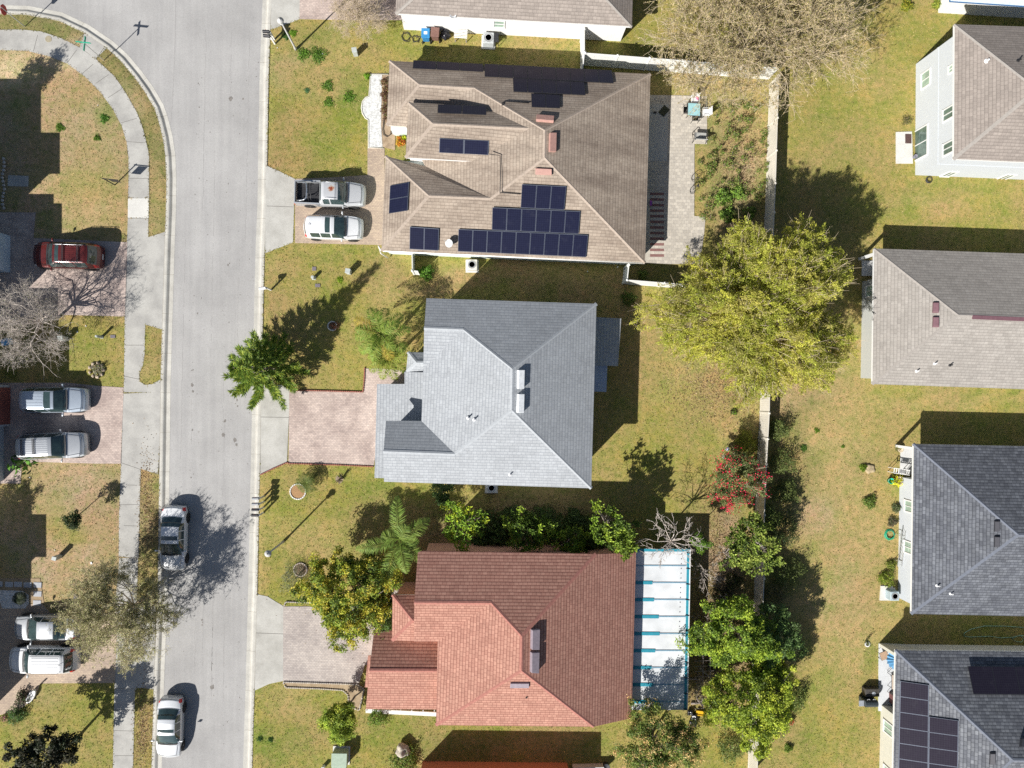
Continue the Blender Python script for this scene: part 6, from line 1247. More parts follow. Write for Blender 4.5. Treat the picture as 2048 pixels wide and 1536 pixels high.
    for k in sorted(groups, key=lambda k_: (k_ != 'body', str(k_))):
        fs = groups[k]; used = sorted({v for f in fs for v in f}); mp = {v: i for i, v in enumerate(used)}
        me = bpy.data.meshes.new('m'); me.from_pydata([VV[v] for v in used], [], [tuple(mp[v] for v in f)[::-1] for f in fs]); me.update()
        nm = k if isinstance(k, str) else k[0]; mm = order.get(nm) or {'side_window': CARGLASS, 'headlight': HEADL, 'taillight': REDL}[nm]
        o = link(nm, me, mm, root, smooth=True)
        if nm == 'body': body = o
    # dark floor, wheels, arches, mirrors
    MB().box((.0 if seg0 == 0 else L * .1, 0, .24), (L * .86 if seg0 == 0 else L * .7, Wd * .8, .1)).ob('underbody', BLKP, root)
    wr = .34 if style in ('sedan', 'mpv') else .38
    for sx in (-.30, .315):
        for sy in (-1, 1):
            ar = MB(); c_ = Vector((sx * L, sy * (w_ - .105), wr)); Mr = Matrix.Rotation(R(90), 3, 'X')
            def cyl(prof, nn=20):
                b2 = MB(); b2.lathe(prof, (0, 0, 0), nn); b2.v = [tuple(Mr @ Vector((x, y, -zv * sy)) + c_) for x, y, zv in b2.v]; return b2
            wo = cyl([(wr * .6, -.11), (wr * .97, -.10), (wr, -.05), (wr, .07), (wr * .95, .125), (wr * .66, .13)], 22).ob('wheel', TYRE, root, smooth=True)
            cyl([(wr * .64, .10), (wr * .62, .128), (wr * .22, .10), (wr * .18, .13), (0, .13)], 10).ob('rim', RIM, wo)
            cyl([(wr * 1.16, .0), (wr * 1.16, .108), (wr * 1.02, .11)], 22).ob('wheel_arch', BLKP, wo)
    mx = (ws1 - .5) * L - .28
    for sy in (-1, 1):
        b2 = MB(); b2.bar((mx, sy * (w_ - .04), 1.02), (mx - .03, sy * (w_ + .1), 1.05), .06, .05); b2.box((mx - .03, sy * (w_ + .14), 1.07), (.1, .2, .15)); b2.ob('mirror', pm if sy == -1 else pm, root, bev=.025)
    zt = Ht
    if rails:
        for sy in (-1, 1): MB().tube([((c0 + .06 - .5) * L, sy * w_ * .63, zt + .0), ((c0 + .08 - .5) * L, sy * w_ * .64, zt + .05), ((c1 - .06 - .5) * L, sy * w_ * .64, zt + .04), ((c1 - .03 - .5) * L, sy * w_ * .63, zt - .02)], .02, 6).ob('roof_rail', BLKP if rails == 'black' else RIM, root, smooth=True)
    if bars:
        for f in bars:
            for dx in (0, .09) if bars and len(bars) == 2 and style == 'suv' and bars[0] < .3 else (0,): MB().box(((f - .5) * L + dx, 0, zt + .07), (.045, w_ * 1.3, .03)).ob('roof_bar', BLKP, root, bev=.008)
    if ribs:
        rb = MB()
        for k in range(ribs):
            y = (k - (ribs - 1) / 2) * w_ * 1.1 / ribs
            P_ = [((s2 - .5) * L, y, interp(s2, Tx, Tz) + .004 - .028 * (abs(y) / (w_ * .7)) ** 2) for s2 in np.linspace(c0 + .08, (sunroof[0] - .02 if sunroof else c1 - .05), 7)]
            for a_, b_2 in zip(P_, P_[1:]): rb.bar(a_, b_2, .05, .02)
        rb.ob('roof_rib', pm, root)
    if antenna: MB().bar(((c0 + .07 - .5) * L, 0, zt), ((c0 + .02 - .5) * L, 0, zt + .12), .02, .02).ob('antenna', BLKP, root)
    # hood and door shut lines, plates, wipers
    gl = MB()
    for sy in (-1, 1): gl.bar(((ws1 + .01 - .5) * L, sy * w_ * .80, interp(ws1 + .015, Tx, Tz) - .02), ((.925 - .5) * L, sy * w_ * .66, interp(.925, Tx, Tz) - .012), .012, .02)
    gl.ob('hood_gap', BLKP, body)
    gl = MB(); zc_ = interp(ws1 - .01, Tx, Tz) + .01
    for y0 in (-.1, .45): gl.bar(((ws1 - .5) * L - .03, y0, zc_ - .01), ((ws1 - .5) * L - .16, y0 - .5, zc_ + .06), .02, .015)
    gl.ob('wiper', BLKP, root)
    gl = MB(); x_ = (ws1 - .5) * L - .0; nn3 = 8; yy = [-w_ * .8 + w_ * 1.6 * k / nn3 for k in range(nn3 + 1)]
    for y0, y1 in zip(yy, yy[1:]): gl.bar((x_ - .08 * (y0 / w_) ** 2 + .02, y0, zc_ + .0 - .05 * (y0 / w_) ** 2), (x_ - .08 * (y1 / w_) ** 2 + .02, y1, zc_ + .0 - .05 * (y1 / w_) ** 2), .09, .02)
    gl.ob('cowl', BLKP, root)
    gl = MB(); zf = interp(.945, Tx, Tz)
    for y0, y1 in zip(yy, yy[1:]): gl.bar(((.945 - .5) * L - .14 * (y0 / w_) ** 2, y0, zf - .03 * (y0 / w_) ** 2), ((.945 - .5) * L - .14 * (y1 / w_) ** 2, y1, zf - .03 * (y1 / w_) ** 2), .012, .012)
    gl.ob('hood_edge', BLKP, body)
    gl = MB(); gl.box((-L / 2 - .005, 0, .62) if seg0 == 0 else (-L / 2 - .01, 0, .6), (.02, .4, .12)); gl.ob('number_plate', WHITE, root)
    return root
SILV = paint('silver_paint', (.50, .52, .54), .45); SILB = paint('blue_silver_paint', (.44, .50, .57), .4); WHT = paint('white_paint', (.68, .69, .70), .0, .3); MARP = paint('maroon_paint', (.115, .018, .016), .25, .3); LSIL = paint('light_silver_paint', (.60, .62, .64), .25); GRYP = paint('champagne_paint', (.60, .60, .58), .3)
RUSTP, T_, N_, L_, b_ = nodes('rusty_silver_paint'); tc = N_.new('ShaderNodeTexCoord')
nn_ = noise(N_, L_, tc.outputs['Object'], 3.1, 4, .6)
gr = N_.new('ShaderNodeVectorMath'); gr.operation = 'DISTANCE'; L_.new(tc.outputs['Object'], gr.inputs[0]); gr.inputs[1].default_value = (.28, .12, 1.76)
sb_ = N_.new('ShaderNodeMath'); sb_.operation = 'MULTIPLY_ADD'; L_.new(nn_.outputs[0], sb_.inputs[0]); sb_.inputs[1].default_value = 1.25; L_.new(gr.outputs['Value'], sb_.inputs[2])
rr_ = ramp(N_, L_, sb_.outputs[0], [(.0, (.22, .035, .02)), (.74, (.33, .08, .04)), (.82, (.50, .38, .28)), (.92, (.54, .55, .56))]); L_.new(rr_.outputs[0], b_.inputs['Base Color']); b_.inputs['Roughness'].default_value = .35; b_.inputs['Metallic'].default_value = .25; b_.inputs['Coat Weight'].default_value = .5
# pickup
pk = car('silver crew-cab pickup truck with rust patches on its roof, parked on the tan drive', 660, 386, -1.2, L=5.3, Wd=1.86, Ht=1.76, style='pickup', pm=RUSTP, cat='pickup truck', rails='metal', seg0=.355)
b2 = MB(); L2, w2 = 5.3, .93; x0, x1 = -L2 / 2, (.365 - .5) * L2
for sy in (-1, 1):
    b2.add([(x0 + .1, sy * w2 * .97, .42), (x1, sy * w2, .42), (x1, sy * w2 * .985, 1.08), (x0, sy * w2 * .95, 1.08), (x0 + .02, sy * w2 * .83, 1.09), (x1, sy * w2 * .86, 1.09), (x0 + .02, sy * w2 * .83, .6), (x1, sy * w2 * .86, .6)], [(0, 1, 2, 3) if sy < 0 else (3, 2, 1, 0), (3, 2, 5, 4) if sy < 0 else (4, 5, 2, 3), (4, 5, 7, 6) if sy < 0 else (6, 7, 5, 4)])
b2.box((x0 + .04, 0, .8), (.07, w2 * 1.75, .55)); b2.box((x0 - .05, 0, .5), (.14, w2 * 1.7, .2)); b2.ob('bed', SILV, pk, bev=.0)
b3 = MB(); b3.bb(x0 + .09, -w2 * .84, .56, x1 + .02, w2 * .84, .62)
for k in range(11): y = (k - 5) * .135; b3.bb(x0 + .1, y - .025, .62, x1, y + .025, .64)
b3.ob('bed_liner', BLKP, pk)
b4 = MB(); xr = x1 - .95
b4.tube([(xr - .75, -.68, 1.1), (xr - .2, -.66, 1.32), (xr, -.55, 1.42), (xr + .05, 0, 1.46), (xr, .55, 1.42), (xr - .2, .66, 1.32), (xr - .75, .68, 1.1)], .05, 8); b4.ob('sport_bar', mat('chrome', (.7, .72, .75), .18, metal=.9), pk, smooth=True)
b4 = MB()
for dx in (.12, .32): b4.tube([(xr + dx, -.62, 1.1), (xr + dx, -.55, 1.38), (xr + dx, .55, 1.38), (xr + dx, .62, 1.1)], .035, 6)
b4.ob('rack_bar', BLKP, pk, smooth=True)
for sy in (-1, 1): MB().box((x0 + .02, sy * w2 * .9, .85), (.08, .12, .3)).ob('taillight', REDL, pk, bev=.01)
car('white crossover with a dark sunroof parked beside the pickup', 665.5, 453.5, -1.0, L=4.5, Wd=1.8, Ht=1.62, style='mpv', pm=WHT, sunroof=(.40, .475), antenna=True)
car('maroon SUV with a ribbed roof, crossbars and sunroof on the shaded paver drive', 130, 510, 178.6, L=5.1, Wd=1.95, Ht=1.82, pm=MARP, sunroof=(.50, .56), rails='metal', bars=(.22, .43), ribs=7)
car('silver SUV with a sunroof, upper of the two on the rose paver drive', 103, 800, .5, L=5.0, Wd=1.9, Ht=1.72, pm=SILB, sunroof=(.47, .555), ribs=5)
car('silver SUV with black crossbars, lower of the two on the rose paver drive', 99, 892, 2.2, L=5.15, Wd=1.95, Ht=1.76, pm=SILV, bars=(.20, .36), ribs=7)
car('silver sedan under dappled tree shade, parked along the kerb', 342, 1079, -91.5, L=4.95, Wd=1.85, Ht=1.46, style='sedan', pm=WHT, sunroof=(.44, .50))
car('pale silver sedan parked along the kerb at the bottom of the street', 334.5, 1461, -92, L=4.65, Wd=1.82, Ht=1.45, style='sedan', pm=LSIL, sunroof=(.455, .51))
car('silver sedan with its nose in shade under the olive-grey tree', 88, 1257, 179.5, L=4.75, Wd=1.8, Ht=1.46, style='sedan', pm=SILV, z=.9)
car('white SUV with a ribbed roof on the lowest drive, beside the shaded sedan', 82, 1322, 179, L=5.05, Wd=1.93, Ht=1.76, pm=WHT, ribs=5, rails='black', antenna=True)

# ---------------------------------------------------------------- fences
VIN = mat('white_vinyl', (.70, .70, .67), .55, var=.05, scale=1.2); VINB = mat('cream_vinyl', (.60, .565, .49), .6, var=.08, scale=1.0)
def fence(label, tops, h, m, step=2.4, th=.06):
    P = [W(x, y, h) for x, y in tops]; P = [Vector((p_.x, p_.y, 0)) for p_ in P]; c_ = P[0]
    root = ent('fence', label, 'fence', (c_.x, c_.y, 0))
    for a_, b_ in zip(P, P[1:]):
        L_ = (b_ - a_).length; n_ = max(1, round(L_ / step)); d = (b_ - a_) / n_
        for k in range(n_):
            p_ = a_ + d * k; q_ = p_ + d; B = MB(); up = Vector((0, 0, 1))
            B.bar(p_ + up * (h * .5), q_ + up * (h * .5), .03, h - .16); B.bar(p_ + up * (h - .07), q_ + up * (h - .07), th, .12); B.bar(p_ + up * .1, q_ + up * .1, th, .14)
            L3 = d.length; nb = int(L3 / .17)
            for j in range(1, nb): x_ = p_ + d * (j / nb) + up * (h * .5); B.box(x_, (.012, .042, h - .2), rz=math.atan2(d.y, d.x))
            B.ob('panel', m, root, world=True)
            pb = MB(); pb.box(p_ + up * (h * .5 + .02), (.13, .13, h + .04), rz=math.atan2(d.y, d.x)); pb.add([p_ + up * (h + .12)] + [p_ + up * (h + .04) + Vector((sx * .085, sy * .085, 0)) for sx, sy in ((-1, -1), (1, -1), (1, 1), (-1, 1))], [(0, 1, 2), (0, 2, 3), (0, 3, 4), (0, 4, 1), (4, 3, 2, 1)]); pb.ob('post', m, root, world=True)
    return root
fence('long cream vinyl back fence running between the two rows of gardens', [(1558, 151), (1555, 235), (1551, 366), (1548.5, 425), (1545, 520), (1542, 660), (1540, 763), (1538.6, 826), (1533, 929), (1528.7, 1030), (1528, 1157), (1524, 1300), (1518, 1450), (1513, 1580)], 1.8, VINB)
fence('bright white vinyl fence running from the taupe house corner to the back fence', [(1171, 106), (1300, 116), (1430, 126), (1558, 136)], 2.0, VIN)
fence('short white vinyl fence joining the taupe house and the brown roof', [(1168.5, 58), (1169, 104), (1165, 141)], 2.0, VIN)
fence('white vinyl fence corner at the south-east end of the brown house', [(1258, 529), (1254.5, 560), (1330, 566), (1407, 572), (1545, 585)], 1.8, VIN)
fence('low white gate fence standing out from the brown house wall', [(824, 506), (824.5, 541), (836, 542.5)], 1.7, VIN)

# ---------------------------------------------------------------- street furniture
POLE = mat('grey_pole', (.46, .45, .43), .6); LG = mat('lantern_glass', (.62, .66, .70), .2); GPL = mat('green_sign', (.02, .34, .22), .5); ALU = mat('sign_metal', (.55, .56, .57), .4, metal=.6)
def lamp(label, px, py, h=4.0):
    q = W(px, py); r = ent('street_lamp', label, 'street lamp', (q.x, q.y, 0))
    MB().lathe([(.11, 0), (.11, .3), (.075, .5), (.05, h - .55)], n=12).ob('pole', POLE, r, smooth=True)
    MB().lathe([(.05, h - .56), (.13, h - .5), (.16, h - .46), (.08, h - .44)], n=10).ob('collar', POLE, r, smooth=True)
    MB().lathe([(.12, h - .45), (.20, h - .15), (.2, h - .1), (.1, h - .08)], n=8).ob('lantern', LG, r)
    MB().lathe([(.25, h - .12), (.24, h - .08), (.1, h + .06), (.03, h + .08), (.03, h + .16), (0, h + .17)], n=12).ob('cap', POLE, r, smooth=True)
lamp('grey street lamp leaning up from the corner of the brown house lawn', 592, 99, 4.4); lamp('grey street lamp on the lawn between the mailboxes and the yellow tree', 567, 1083, 4.1)
def mailbox(label, px, py, dx, m, group=None, post=True, h=1.15, rz=0):
    q = W(px, py); r = ent('mailbox', label, 'mailbox', (q.x, q.y, 0), R(rz), group)
    if post:
        B = MB(); B.box((0, 0, h / 2), (.1, .1, h)); B.bar((0, 0, h - .1), (-.35, 0, h - .1), .08, .08); B.bar((-.02, 0, h - .5), (-.3, 0, h - .14), .06, .06); B.ob('post', WHITE, r)
    B = MB(); rr = .1; P = []
    for k in range(9): a = math.pi * k / 8; P.append((math.cos(a) * rr, math.sin(a) * rr + h + .09))
    P = [(rr, h - .02)] + P + [(-rr, h - .02)]; P = P[::-1]; n_ = len(P); vs = [(-.52, y, zv) for y, zv in P] + [(-.04, y, zv) for y, zv in P]
    B.add(vs, [tuple(range(n_ - 1, -1, -1)), tuple(range(n_, 2 * n_))] + [(i, (i + 1) % n_, n_ + (i + 1) % n_, n_ + i) for i in range(n_)]); B.ob('box', m, r)
    MB().box((-.3, .11, h + .1), (.02, .015, .16)).ob('flag', REDL, r)
BMB = mat('black_mailbox', (.03, .03, .035), .45); WMB = mat('white_mailbox', (.75, .75, .75), .5); GMB = mat('pewter_mailbox', (.30, .31, .32), .45)
mailbox('black mailbox on a white post at the kerb, upper of the lamp pair', 549, 79, 0, BMB); mailbox('black mailbox on a white post at the kerb, lower of the lamp pair', 550, 88, 0, BMB, rz=-4)
mailbox('single white mailbox reaching over the kerb opposite the shadow conifer', 542, 580, 0, WMB, rz=8)
for i, (y, m_, lb) in enumerate([(994, GMB, 'topmost of the four clustered mailboxes at the kerb'), (1005, GMB, 'second from the top of the four clustered mailboxes'), (1016, BMB, 'third from the top of the four clustered mailboxes'), (1027, BMB, 'lowest of the four clustered mailboxes, black')]): mailbox(lb, 528.5 - i * .4, y - 2, 0, m_)
def text_mesh(name, s, size, m, parent, loc, rot, depth=.004):
    cu = bpy.data.curves.new(name, 'FONT'); cu.body = s; cu.size = size; cu.align_x = 'CENTER'; cu.align_y = 'CENTER'; cu.extrude = depth
    t = bpy.data.objects.new(name, cu); COL.objects.link(t); dg = bpy.context.evaluated_depsgraph_get(); me = bpy.data.meshes.new_from_object(t.evaluated_get(dg)); bpy.data.objects.remove(t); bpy.data.curves.remove(cu)
    o = link(name, me, m, parent); o.location = loc; o.rotation_euler = rot; return o
q = W(50, 53); r = ent('stop_sign', 'red octagonal stop sign on a metal post at the corner kerb', 'stop sign', (q.x, q.y, 0), R(-96))
MB().bb(-.03, -.02, 0, .03, .02, 2.7).ob('post', ALU, r)
B = MB(); P = [(.38 * math.cos(R(22.5 + 45 * k)), .38 * math.sin(R(22.5 + 45 * k)) + 2.35) for k in range(8)]; B.add([(x, -.03, zv) for x, zv in P] + [(x, -.045, zv) for x, zv in P], [tuple(range(8)), tuple(range(15, 7, -1))] + [(i, i + 8, (i + 1) % 8 + 8, (i + 1) % 8) for i in range(8)]); B.ob('sign_plate', mat('stop_red', (.45, .03, .03), .5), r)
text_mesh('lettering', 'STOP', .26, WHITE, r, (0, -.05, 2.35), (R(90), 0, 0))
q = W(208, 121); r = ent('street_name_sign', 'crossed green street name blades on a thin post at the rounded corner', 'street sign', (q.x, q.y, 0))
MB().tube([(0, 0, 0), (0, 0, 2.75)], .03, 8).ob('post', ALU, r)
MB().box((0, 0, 2.83), (1.05, .03, .16), rz=R(-5)).ob('name_blade', GPL, r); MB().box((0, 0, 2.64), (.03, 1.05, .16), rz=R(-6)).ob('name_blade', GPL, r)
q = W(230, 370); r = ent('yard_sign_post', 'thin black hanging-sign post on the dry corner lawn by the pavement', 'sign post', (q.x, q.y, 0))
MB().box((0, 0, .85), (.06, .06, 1.8)).ob('post', BLKP, r); B = MB(); B.bar((-.1, 0, 1.68), (1.05, -.1, 1.68), .05, .05); B.ob('arm', BLKP, r); B = MB(); B.bar((.3, -.03, 1.3), (.98, -.09, 1.3), .02, .6); B.ob('hanging_sign', BLKP, r)
GB = mat('utility_grey', (.42, .45, .43), .6); GRN = mat('transformer_green', (.30, .38, .29), .6); LID = mat('meter_lid', (.16, .14, .16), .8)
def pedestal(label, px, py, s=(.34, .34, .75), m=None, rz=0, rnd=False):
    q = W(px, py); r = ent('utility_box', label, 'utility box', (q.x, q.y, 0), R(rz))
    if rnd: MB().lathe([(s[0] / 2, 0), (s[0] / 2, s[2]), (s[0] * .42, s[2] + .05), (0, s[2] + .06)], n=16).ob('body', m or GB, r, smooth=False)
    else: MB().box((0, 0, s[2] / 2), s).ob('body', m or GB, r, bev=.02)
    MB().box((0, 0, s[2] + .02 if not rnd else .02), (s[0] * 1.12, s[1] * 1.12, .05)).ob('cap' if not rnd else 'base', m or GB, r, bev=.015)
pedestal('grey utility pedestal on the weedy lawn below the neighbour drive', 712, 109, rz=8); pedestal('grey utility pedestal on the grey house lawn, squat and square', 699, 545, rz=-10)
pedestal('small round white-topped utility post between two meter lids', 628, 556, (.26, .26, .5), rnd=True, rz=0); pedestal('grey utility pedestal on the green lawn nearer the bare tree', 132, 678, rz=5); pedestal('short round utility post on the green lawn by the pavement', 204, 674, (.2, .2, .8), rnd=True)
pedestal('greenish utility pedestal on the dry lawn by the olive-grey tree', 121, 1112, (.3, .25, .8), rz=-15); pedestal('white utility stub at the bottom edge by the green transformer', 648, 1532, (.22, .22, .4), WHITE)
q = W(683, 1510); r = ent('transformer', 'pale green pad transformer box on the bottom lawn', 'transformer', (q.x, q.y, 0), R(-2)); MB().box((0, 0, .45), (1.1, 1.15, .9)).ob('cabinet', GRN, r, bev=.04); MB().box((0, .1, .925), (1.15, 1.0, .06)).ob('lid', GRN, r, bev=.02); MB().box((0, 0, .03), (1.3, 1.4, .08)).ob('pad', PAVE2, r)
for px, py, lb, sx, sy in [(628.5, 537.5, 'dark square meter lid above the white-topped post', .3, .3), (635.5, 571, 'grey rectangular meter lid below the white-topped post', .38, .26), (226, 673, 'dark purple meter lid beside the round utility post', .36, .24), (152, 1219 - 26, 'dark valve lid under the edge of the olive-grey tree', .3, .3)]:
    q = W(px, py); o = MB().box((0, 0, .02), (sx, sy, .05)).ob('meter_lid', LID, loc=q, bev=.01); tag(o, lb, 'meter lid')
# ---------------------------------------------------------------- yard things
def ac(label, px, py, m, s=.8, h=.8, pad=True, rz=0):
    q = W(px, py, h); r = ent('air_conditioner', label, 'air conditioner', (q.x, q.y, 0), R(rz))
    MB().box((0, 0, h / 2), (s, s, h)).ob('cabinet', m, r, bev=.05)
    MB().lathe([(s * .42, h + .003), (s * .42, h + .02), (s * .38, h + .02), (s * .38, h + .004)], n=24).ob('fan_ring', m, r)
    B = MB(); B.lathe([(0, h + .006), (s * .38, h + .006)], n=24)
    B.ob('fan_opening', mat('fan_dark', (.10, .085, .08), .7), r)
    B = MB()
    for k in range(5): a = R(72 * k); B.box((math.cos(a) * s * .18, math.sin(a) * s * .18, h + .012), (s * .34, s * .17, .008), rz=a)
    B.ob('fan_blade', mat('fan_bronze', (.34, .24, .20), .5), r)
    B = MB()
    for k in range(4): B.lathe([(s * (.09 + .085 * k), h + .026), (s * (.1 + .085 * k), h + .03)], n=20)
    B.ob('guard', ALU, r)
    if pad: MB().box((0, 0, .04), (s * 1.25, s * 1.25, .08)).ob('pad', PAVE2, r)
ACW = mat('ac_cream', (.62, .60, .54), .6); ACG = mat('ac_grey', (.42, .44, .44), .6); ACB = mat('ac_blue_grey', (.36, .44, .47), .6)
ac('cream air conditioner against the south wall of the brown house', 944, 529, ACW); ac('grey air conditioner beside the white wall of the top neighbour', 977, 75, ACG, s=.85, rz=-2); ac('blue-grey air conditioner on its pad by the pale wall', 1790, 1192.5, ACB, s=.72); ac('grey air conditioner half under the south eave of the grey house', 983, 976, ACG)
o = slab('equipment_pad', [(1762, 1172), (1786, 1172), (1786, 1201), (1760, 1201)], PAVE2, 0, .1); del o['kind']; tag(o, 'white concrete pad beside the blue-grey air conditioner', 'pad')
def wheelie(label, px, py, m, h=1.05, rz=0):
    q = W(px, py, h); r = ent('wheelie_bin', label, 'bin', (q.x, q.y, 0), R(rz))
    B = MB(); a_, b2_ = .24, .31; zs = [0.08, h - .08]; B.add([(-a_, -a_, .08), (a_, -a_, .08), (a_, a_, .08), (-a_, a_, .08), (-.29, -.32, h - .08), (.29, -.32, h - .08), (.29, .36, h - .08), (-.29, .36, h - .08)], [(3, 2, 1, 0), (4, 5, 6, 7), (0, 1, 5, 4), (1, 2, 6, 5), (2, 3, 7, 6), (3, 0, 4, 7)]); B.ob('bin_body', m, r, bev=.03)
    MB().box((0, .02, h - .04), (.64, .74, .07)).ob('lid', m, r, bev=.03); MB().tube([(-.25, .42, h - .1), (.25, .42, h - .1)], .02, 6).ob('handle', m, r)
    for sx in (-1, 1): w__ = MB(); w__.tube([(sx * .27, .3, .12), (sx * .33, .3, .12)], .12, 14); w__.ob('wheel', TYRE, r)
wheelie('blue wheeled recycling bin with a white label by the white wall', 851, 65, mat('bin_blue', (.03, .22, .48), .5), rz=180); wheelie('brown wheeled rubbish bin beside the blue one', 870, 63, mat('bin_brown', (.19, .10, .08), .6), rz=176)
q = W(851, 64, 1.08); o = MB().box((0, 0, .0), (.26, .22, .01)).ob('label', WHITE); o.location = q; bn = [x for x in bpy.data.objects if x.name == 'wheelie_bin'][0]; o.parent = bn; o.location = (0, .02, 1.05)
def blob(name, label, cat, px, py, r, h, m, seed=0, sub=3, loc_z=0):
    q = W(px, py); bm = bmesh.new(); bmesh.ops.create_icosphere(bm, subdivisions=sub, radius=1); rr = random.Random(seed); ph = [rr.uniform(0, 6) for _ in range(6)]
    for v in bm.verts:
        f = 1 + .13 * math.sin(5 * v.co.x + ph[0]) + .12 * math.sin(6 * v.co.y + ph[1]) + .1 * math.sin(9 * v.co.z + ph[2] + 4 * v.co.x); v.co = Vector((v.co.x * r * f, v.co.y * r * f, (v.co.z * .5 + .45) * h * f))
    me = bpy.data.meshes.new(name); bm.to_mesh(me); bm.free(); o = link(name, me, m, loc=(q.x, q.y, loc_z), smooth=True); return tag(o, label, cat)
blob('rubbish_bag', 'shiny black rubbish bag beside the brown bin', 'bag', 891, 74, .38, .6, mat('black_plastic_bag', (.02, .02, .025), .25), 3)
q = W(922, 68, .3); r = ent('pallet', 'white slatted crate leaning by the white wall between bag and air conditioner', 'crate', (q.x, q.y, 0), R(-3))
B = MB()
for k in range(9): B.box((0, -.5 + k * .125, .75 - k * .02), (1.0, .07, .02))
B.ob('slat', WHITE, r); B = MB(); B.bar((-.42, -.52, .72), (-.42, .52, .55), .06, .06); B.bar((.42, -.52, .72), (.42, .52, .55), .06, .06)
for sx in (-1, 1):
    for sy in (-1, 1): B.bb(sx * .42 - .03, sy * .48 - .03, 0, sx * .42 + .03, sy * .48 + .03, .56)
B.ob('frame', mat('weathered_wood', (.33, .28, .24), .9), r)
q = W(992, 80, .3); r = ent('metal_rack', 'small dark metal frame beside the grey air conditioner', 'frame', (q.x, q.y, 0)); B = MB()
for sx in (-.18, .18):
    for sy in (-.35, .35): B.tube([(sx, sy, 0), (sx, sy, .7)], .02, 6)
B.tube([(-.18, -.35, .7), (.18, -.35, .7), (.18, .35, .7), (-.18, .35, .7), (-.18, -.35, .7)], .02, 6); B.ob('frame', BLKP, r); MB().box((0, 0, .72), (.36, .7, .02)).ob('top', BLKP, r)
def coil(name, label, px, py, r, m, turns=3, rad=.02, z=.03, seed=0, wob_=.04):
    q = W(px, py); rr = random.Random(seed); P = []
    for k in range(turns * 18): a = k / 18 * 6.283; f = r * (1 - .06 * (k / 18)) + rr.gauss(0, wob_ * r); P.append((math.cos(a) * f, math.sin(a) * f, z + k * .0012))
    o = MB().tube(P, rad, 6).ob(name, m, loc=(q.x, q.y, 0), smooth=True); return tag(o, label, 'garden hose')
HG = mat('hose_green', (.02, .30, .16), .45); coil('garden_hose', 'coiled bright green garden hose on the lawn by the ladder', 1778.5, 1069, .44, HG, 5, .025)
coil('garden_hose', 'dark coiled hose on the grass near the blue bin', 812, 74, .36, BLKP, 3, .015, seed=4, wob_=.15); coil('garden_hose', 'second dark tangle of hose right beside the blue bin', 832, 78, .28, BLKP, 3, .015, seed=5, wob_=.2); coil('garden_hose', 'black hose loop hanging at the tall white house corner', 1856, 361, .26, BLKP, 4, .02, seed=6, z=.1)
P = [W(x, y, .03) for x, y in zz(1488, 1116, [(2150, 515), (1900, 498), (1760, 497), (1660, 520), (1610, 550), (1608, 570), (1650, 578), (1800, 572), (1880, 585), (1960, 580), (2020, 565), (2048, 590), (2030, 615), (1985, 612), (1960, 590), (2000, 570), (2120, 560)])]
o = MB().tube(P, .022, 6).ob('garden_hose', mat('hose_pale', (.30, .50, .36), .5), loc=(P[3].x, P[3].y, 0), world=True, smooth=True); tag(o, 'pale green hose looping across the shaded strip between two slate roofs', 'garden hose')
# brown house terrace
def table(label, px, py, sx, sy, h, m, lm, rz=0, name='patio_table'):
    q = W(px, py, h); r = ent(name, label, 'table', (q.x, q.y, .04), R(rz)); MB().box((0, 0, h - .02), (sx, sy, .03)).ob('tabletop', m, r, bev=.01)
    B = MB(); B.tube([(-sx / 2, -sy / 2, h - .03), (sx / 2, -sy / 2, h - .03), (sx / 2, sy / 2, h - .03), (-sx / 2, sy / 2, h - .03), (-sx / 2, -sy / 2, h - .03)], .025, 6); B.ob('frame', lm, r)
    for a in (-1, 1):
        for b2 in (-1, 1): MB().tube([(a * sx * .46, b2 * sy * .46, 0), (a * sx * .43, b2 * sy * .43, h - .04)], .02, 6).ob('leg', lm, r)
    return r
def patio_chair(label, px, py, rz, m, fm, wd=.55, name='patio_chair', high=.9, zb=.04):
    q = W(px, py, .4); r = ent(name, label, 'chair', (q.x, q.y, zb), R(rz)); MB().box((0, 0, .42), (.5, wd, .03)).ob('seat', m, r, bev=.01)
    B = MB(); B.bar((-.24, 0, .45), (-.38, 0, high), wd, .025); B.ob('backrest', m, r, bev=.01)
    for sy in (-1, 1):
        y = sy * (wd / 2 + .02); MB().tube([(.22, y, 0), (.24, y, .62), (-.28, y, .64), (-.4, y, high + .02)], .018, 6).ob('armrest', fm, r); MB().tube([(-.3, y, 0), (-.24, y, .42), (-.38, y, high)], .016, 6).ob('leg', fm, r)
    return r
TG = mat('teal_glass', (.30, .52, .55), .2, var=.1, scale=3); DF = mat('dark_frame', (.06, .055, .05), .5); SL = mat('grey_sling', (.36, .36, .34), .7); SLW = mat('pale_sling', (.62, .62, .62), .6)
table('square teal glass patio table on the paved terrace', 1388, 219, .95, .95, .74, TG, DF, -2)
patio_chair('pale sling chair on the lawn side of the teal table', 1411, 225, 180, SLW, SLW); patio_chair('dark framed chair tucked at the house side of the teal table', 1373, 221, -2, DF, DF); patio_chair('dark slim chair below the teal table', 1390, 236, 92, DF, DF, wd=.5); patio_chair('white chair above the teal table holding pink and white things', 1389, 201, -92, SLW, WHITE)
o = blob('towel', 'crumpled pink towel on the white chair above the teal table', 'towel', 1391, 201, .14, .12, mat('pink_cloth', (.7, .15, .28), .9), 4, 2, .46)
q = W(1407, 209); o = MB().box((0, 0, .03), (.55, .8, .04)).ob('mat', mat('olive_mat', (.13, .13, .09), .9, var=.3, scale=20), loc=(q.x, q.y, .03)); tag(o, 'dark olive mat on the paving beside the teal table', 'mat')
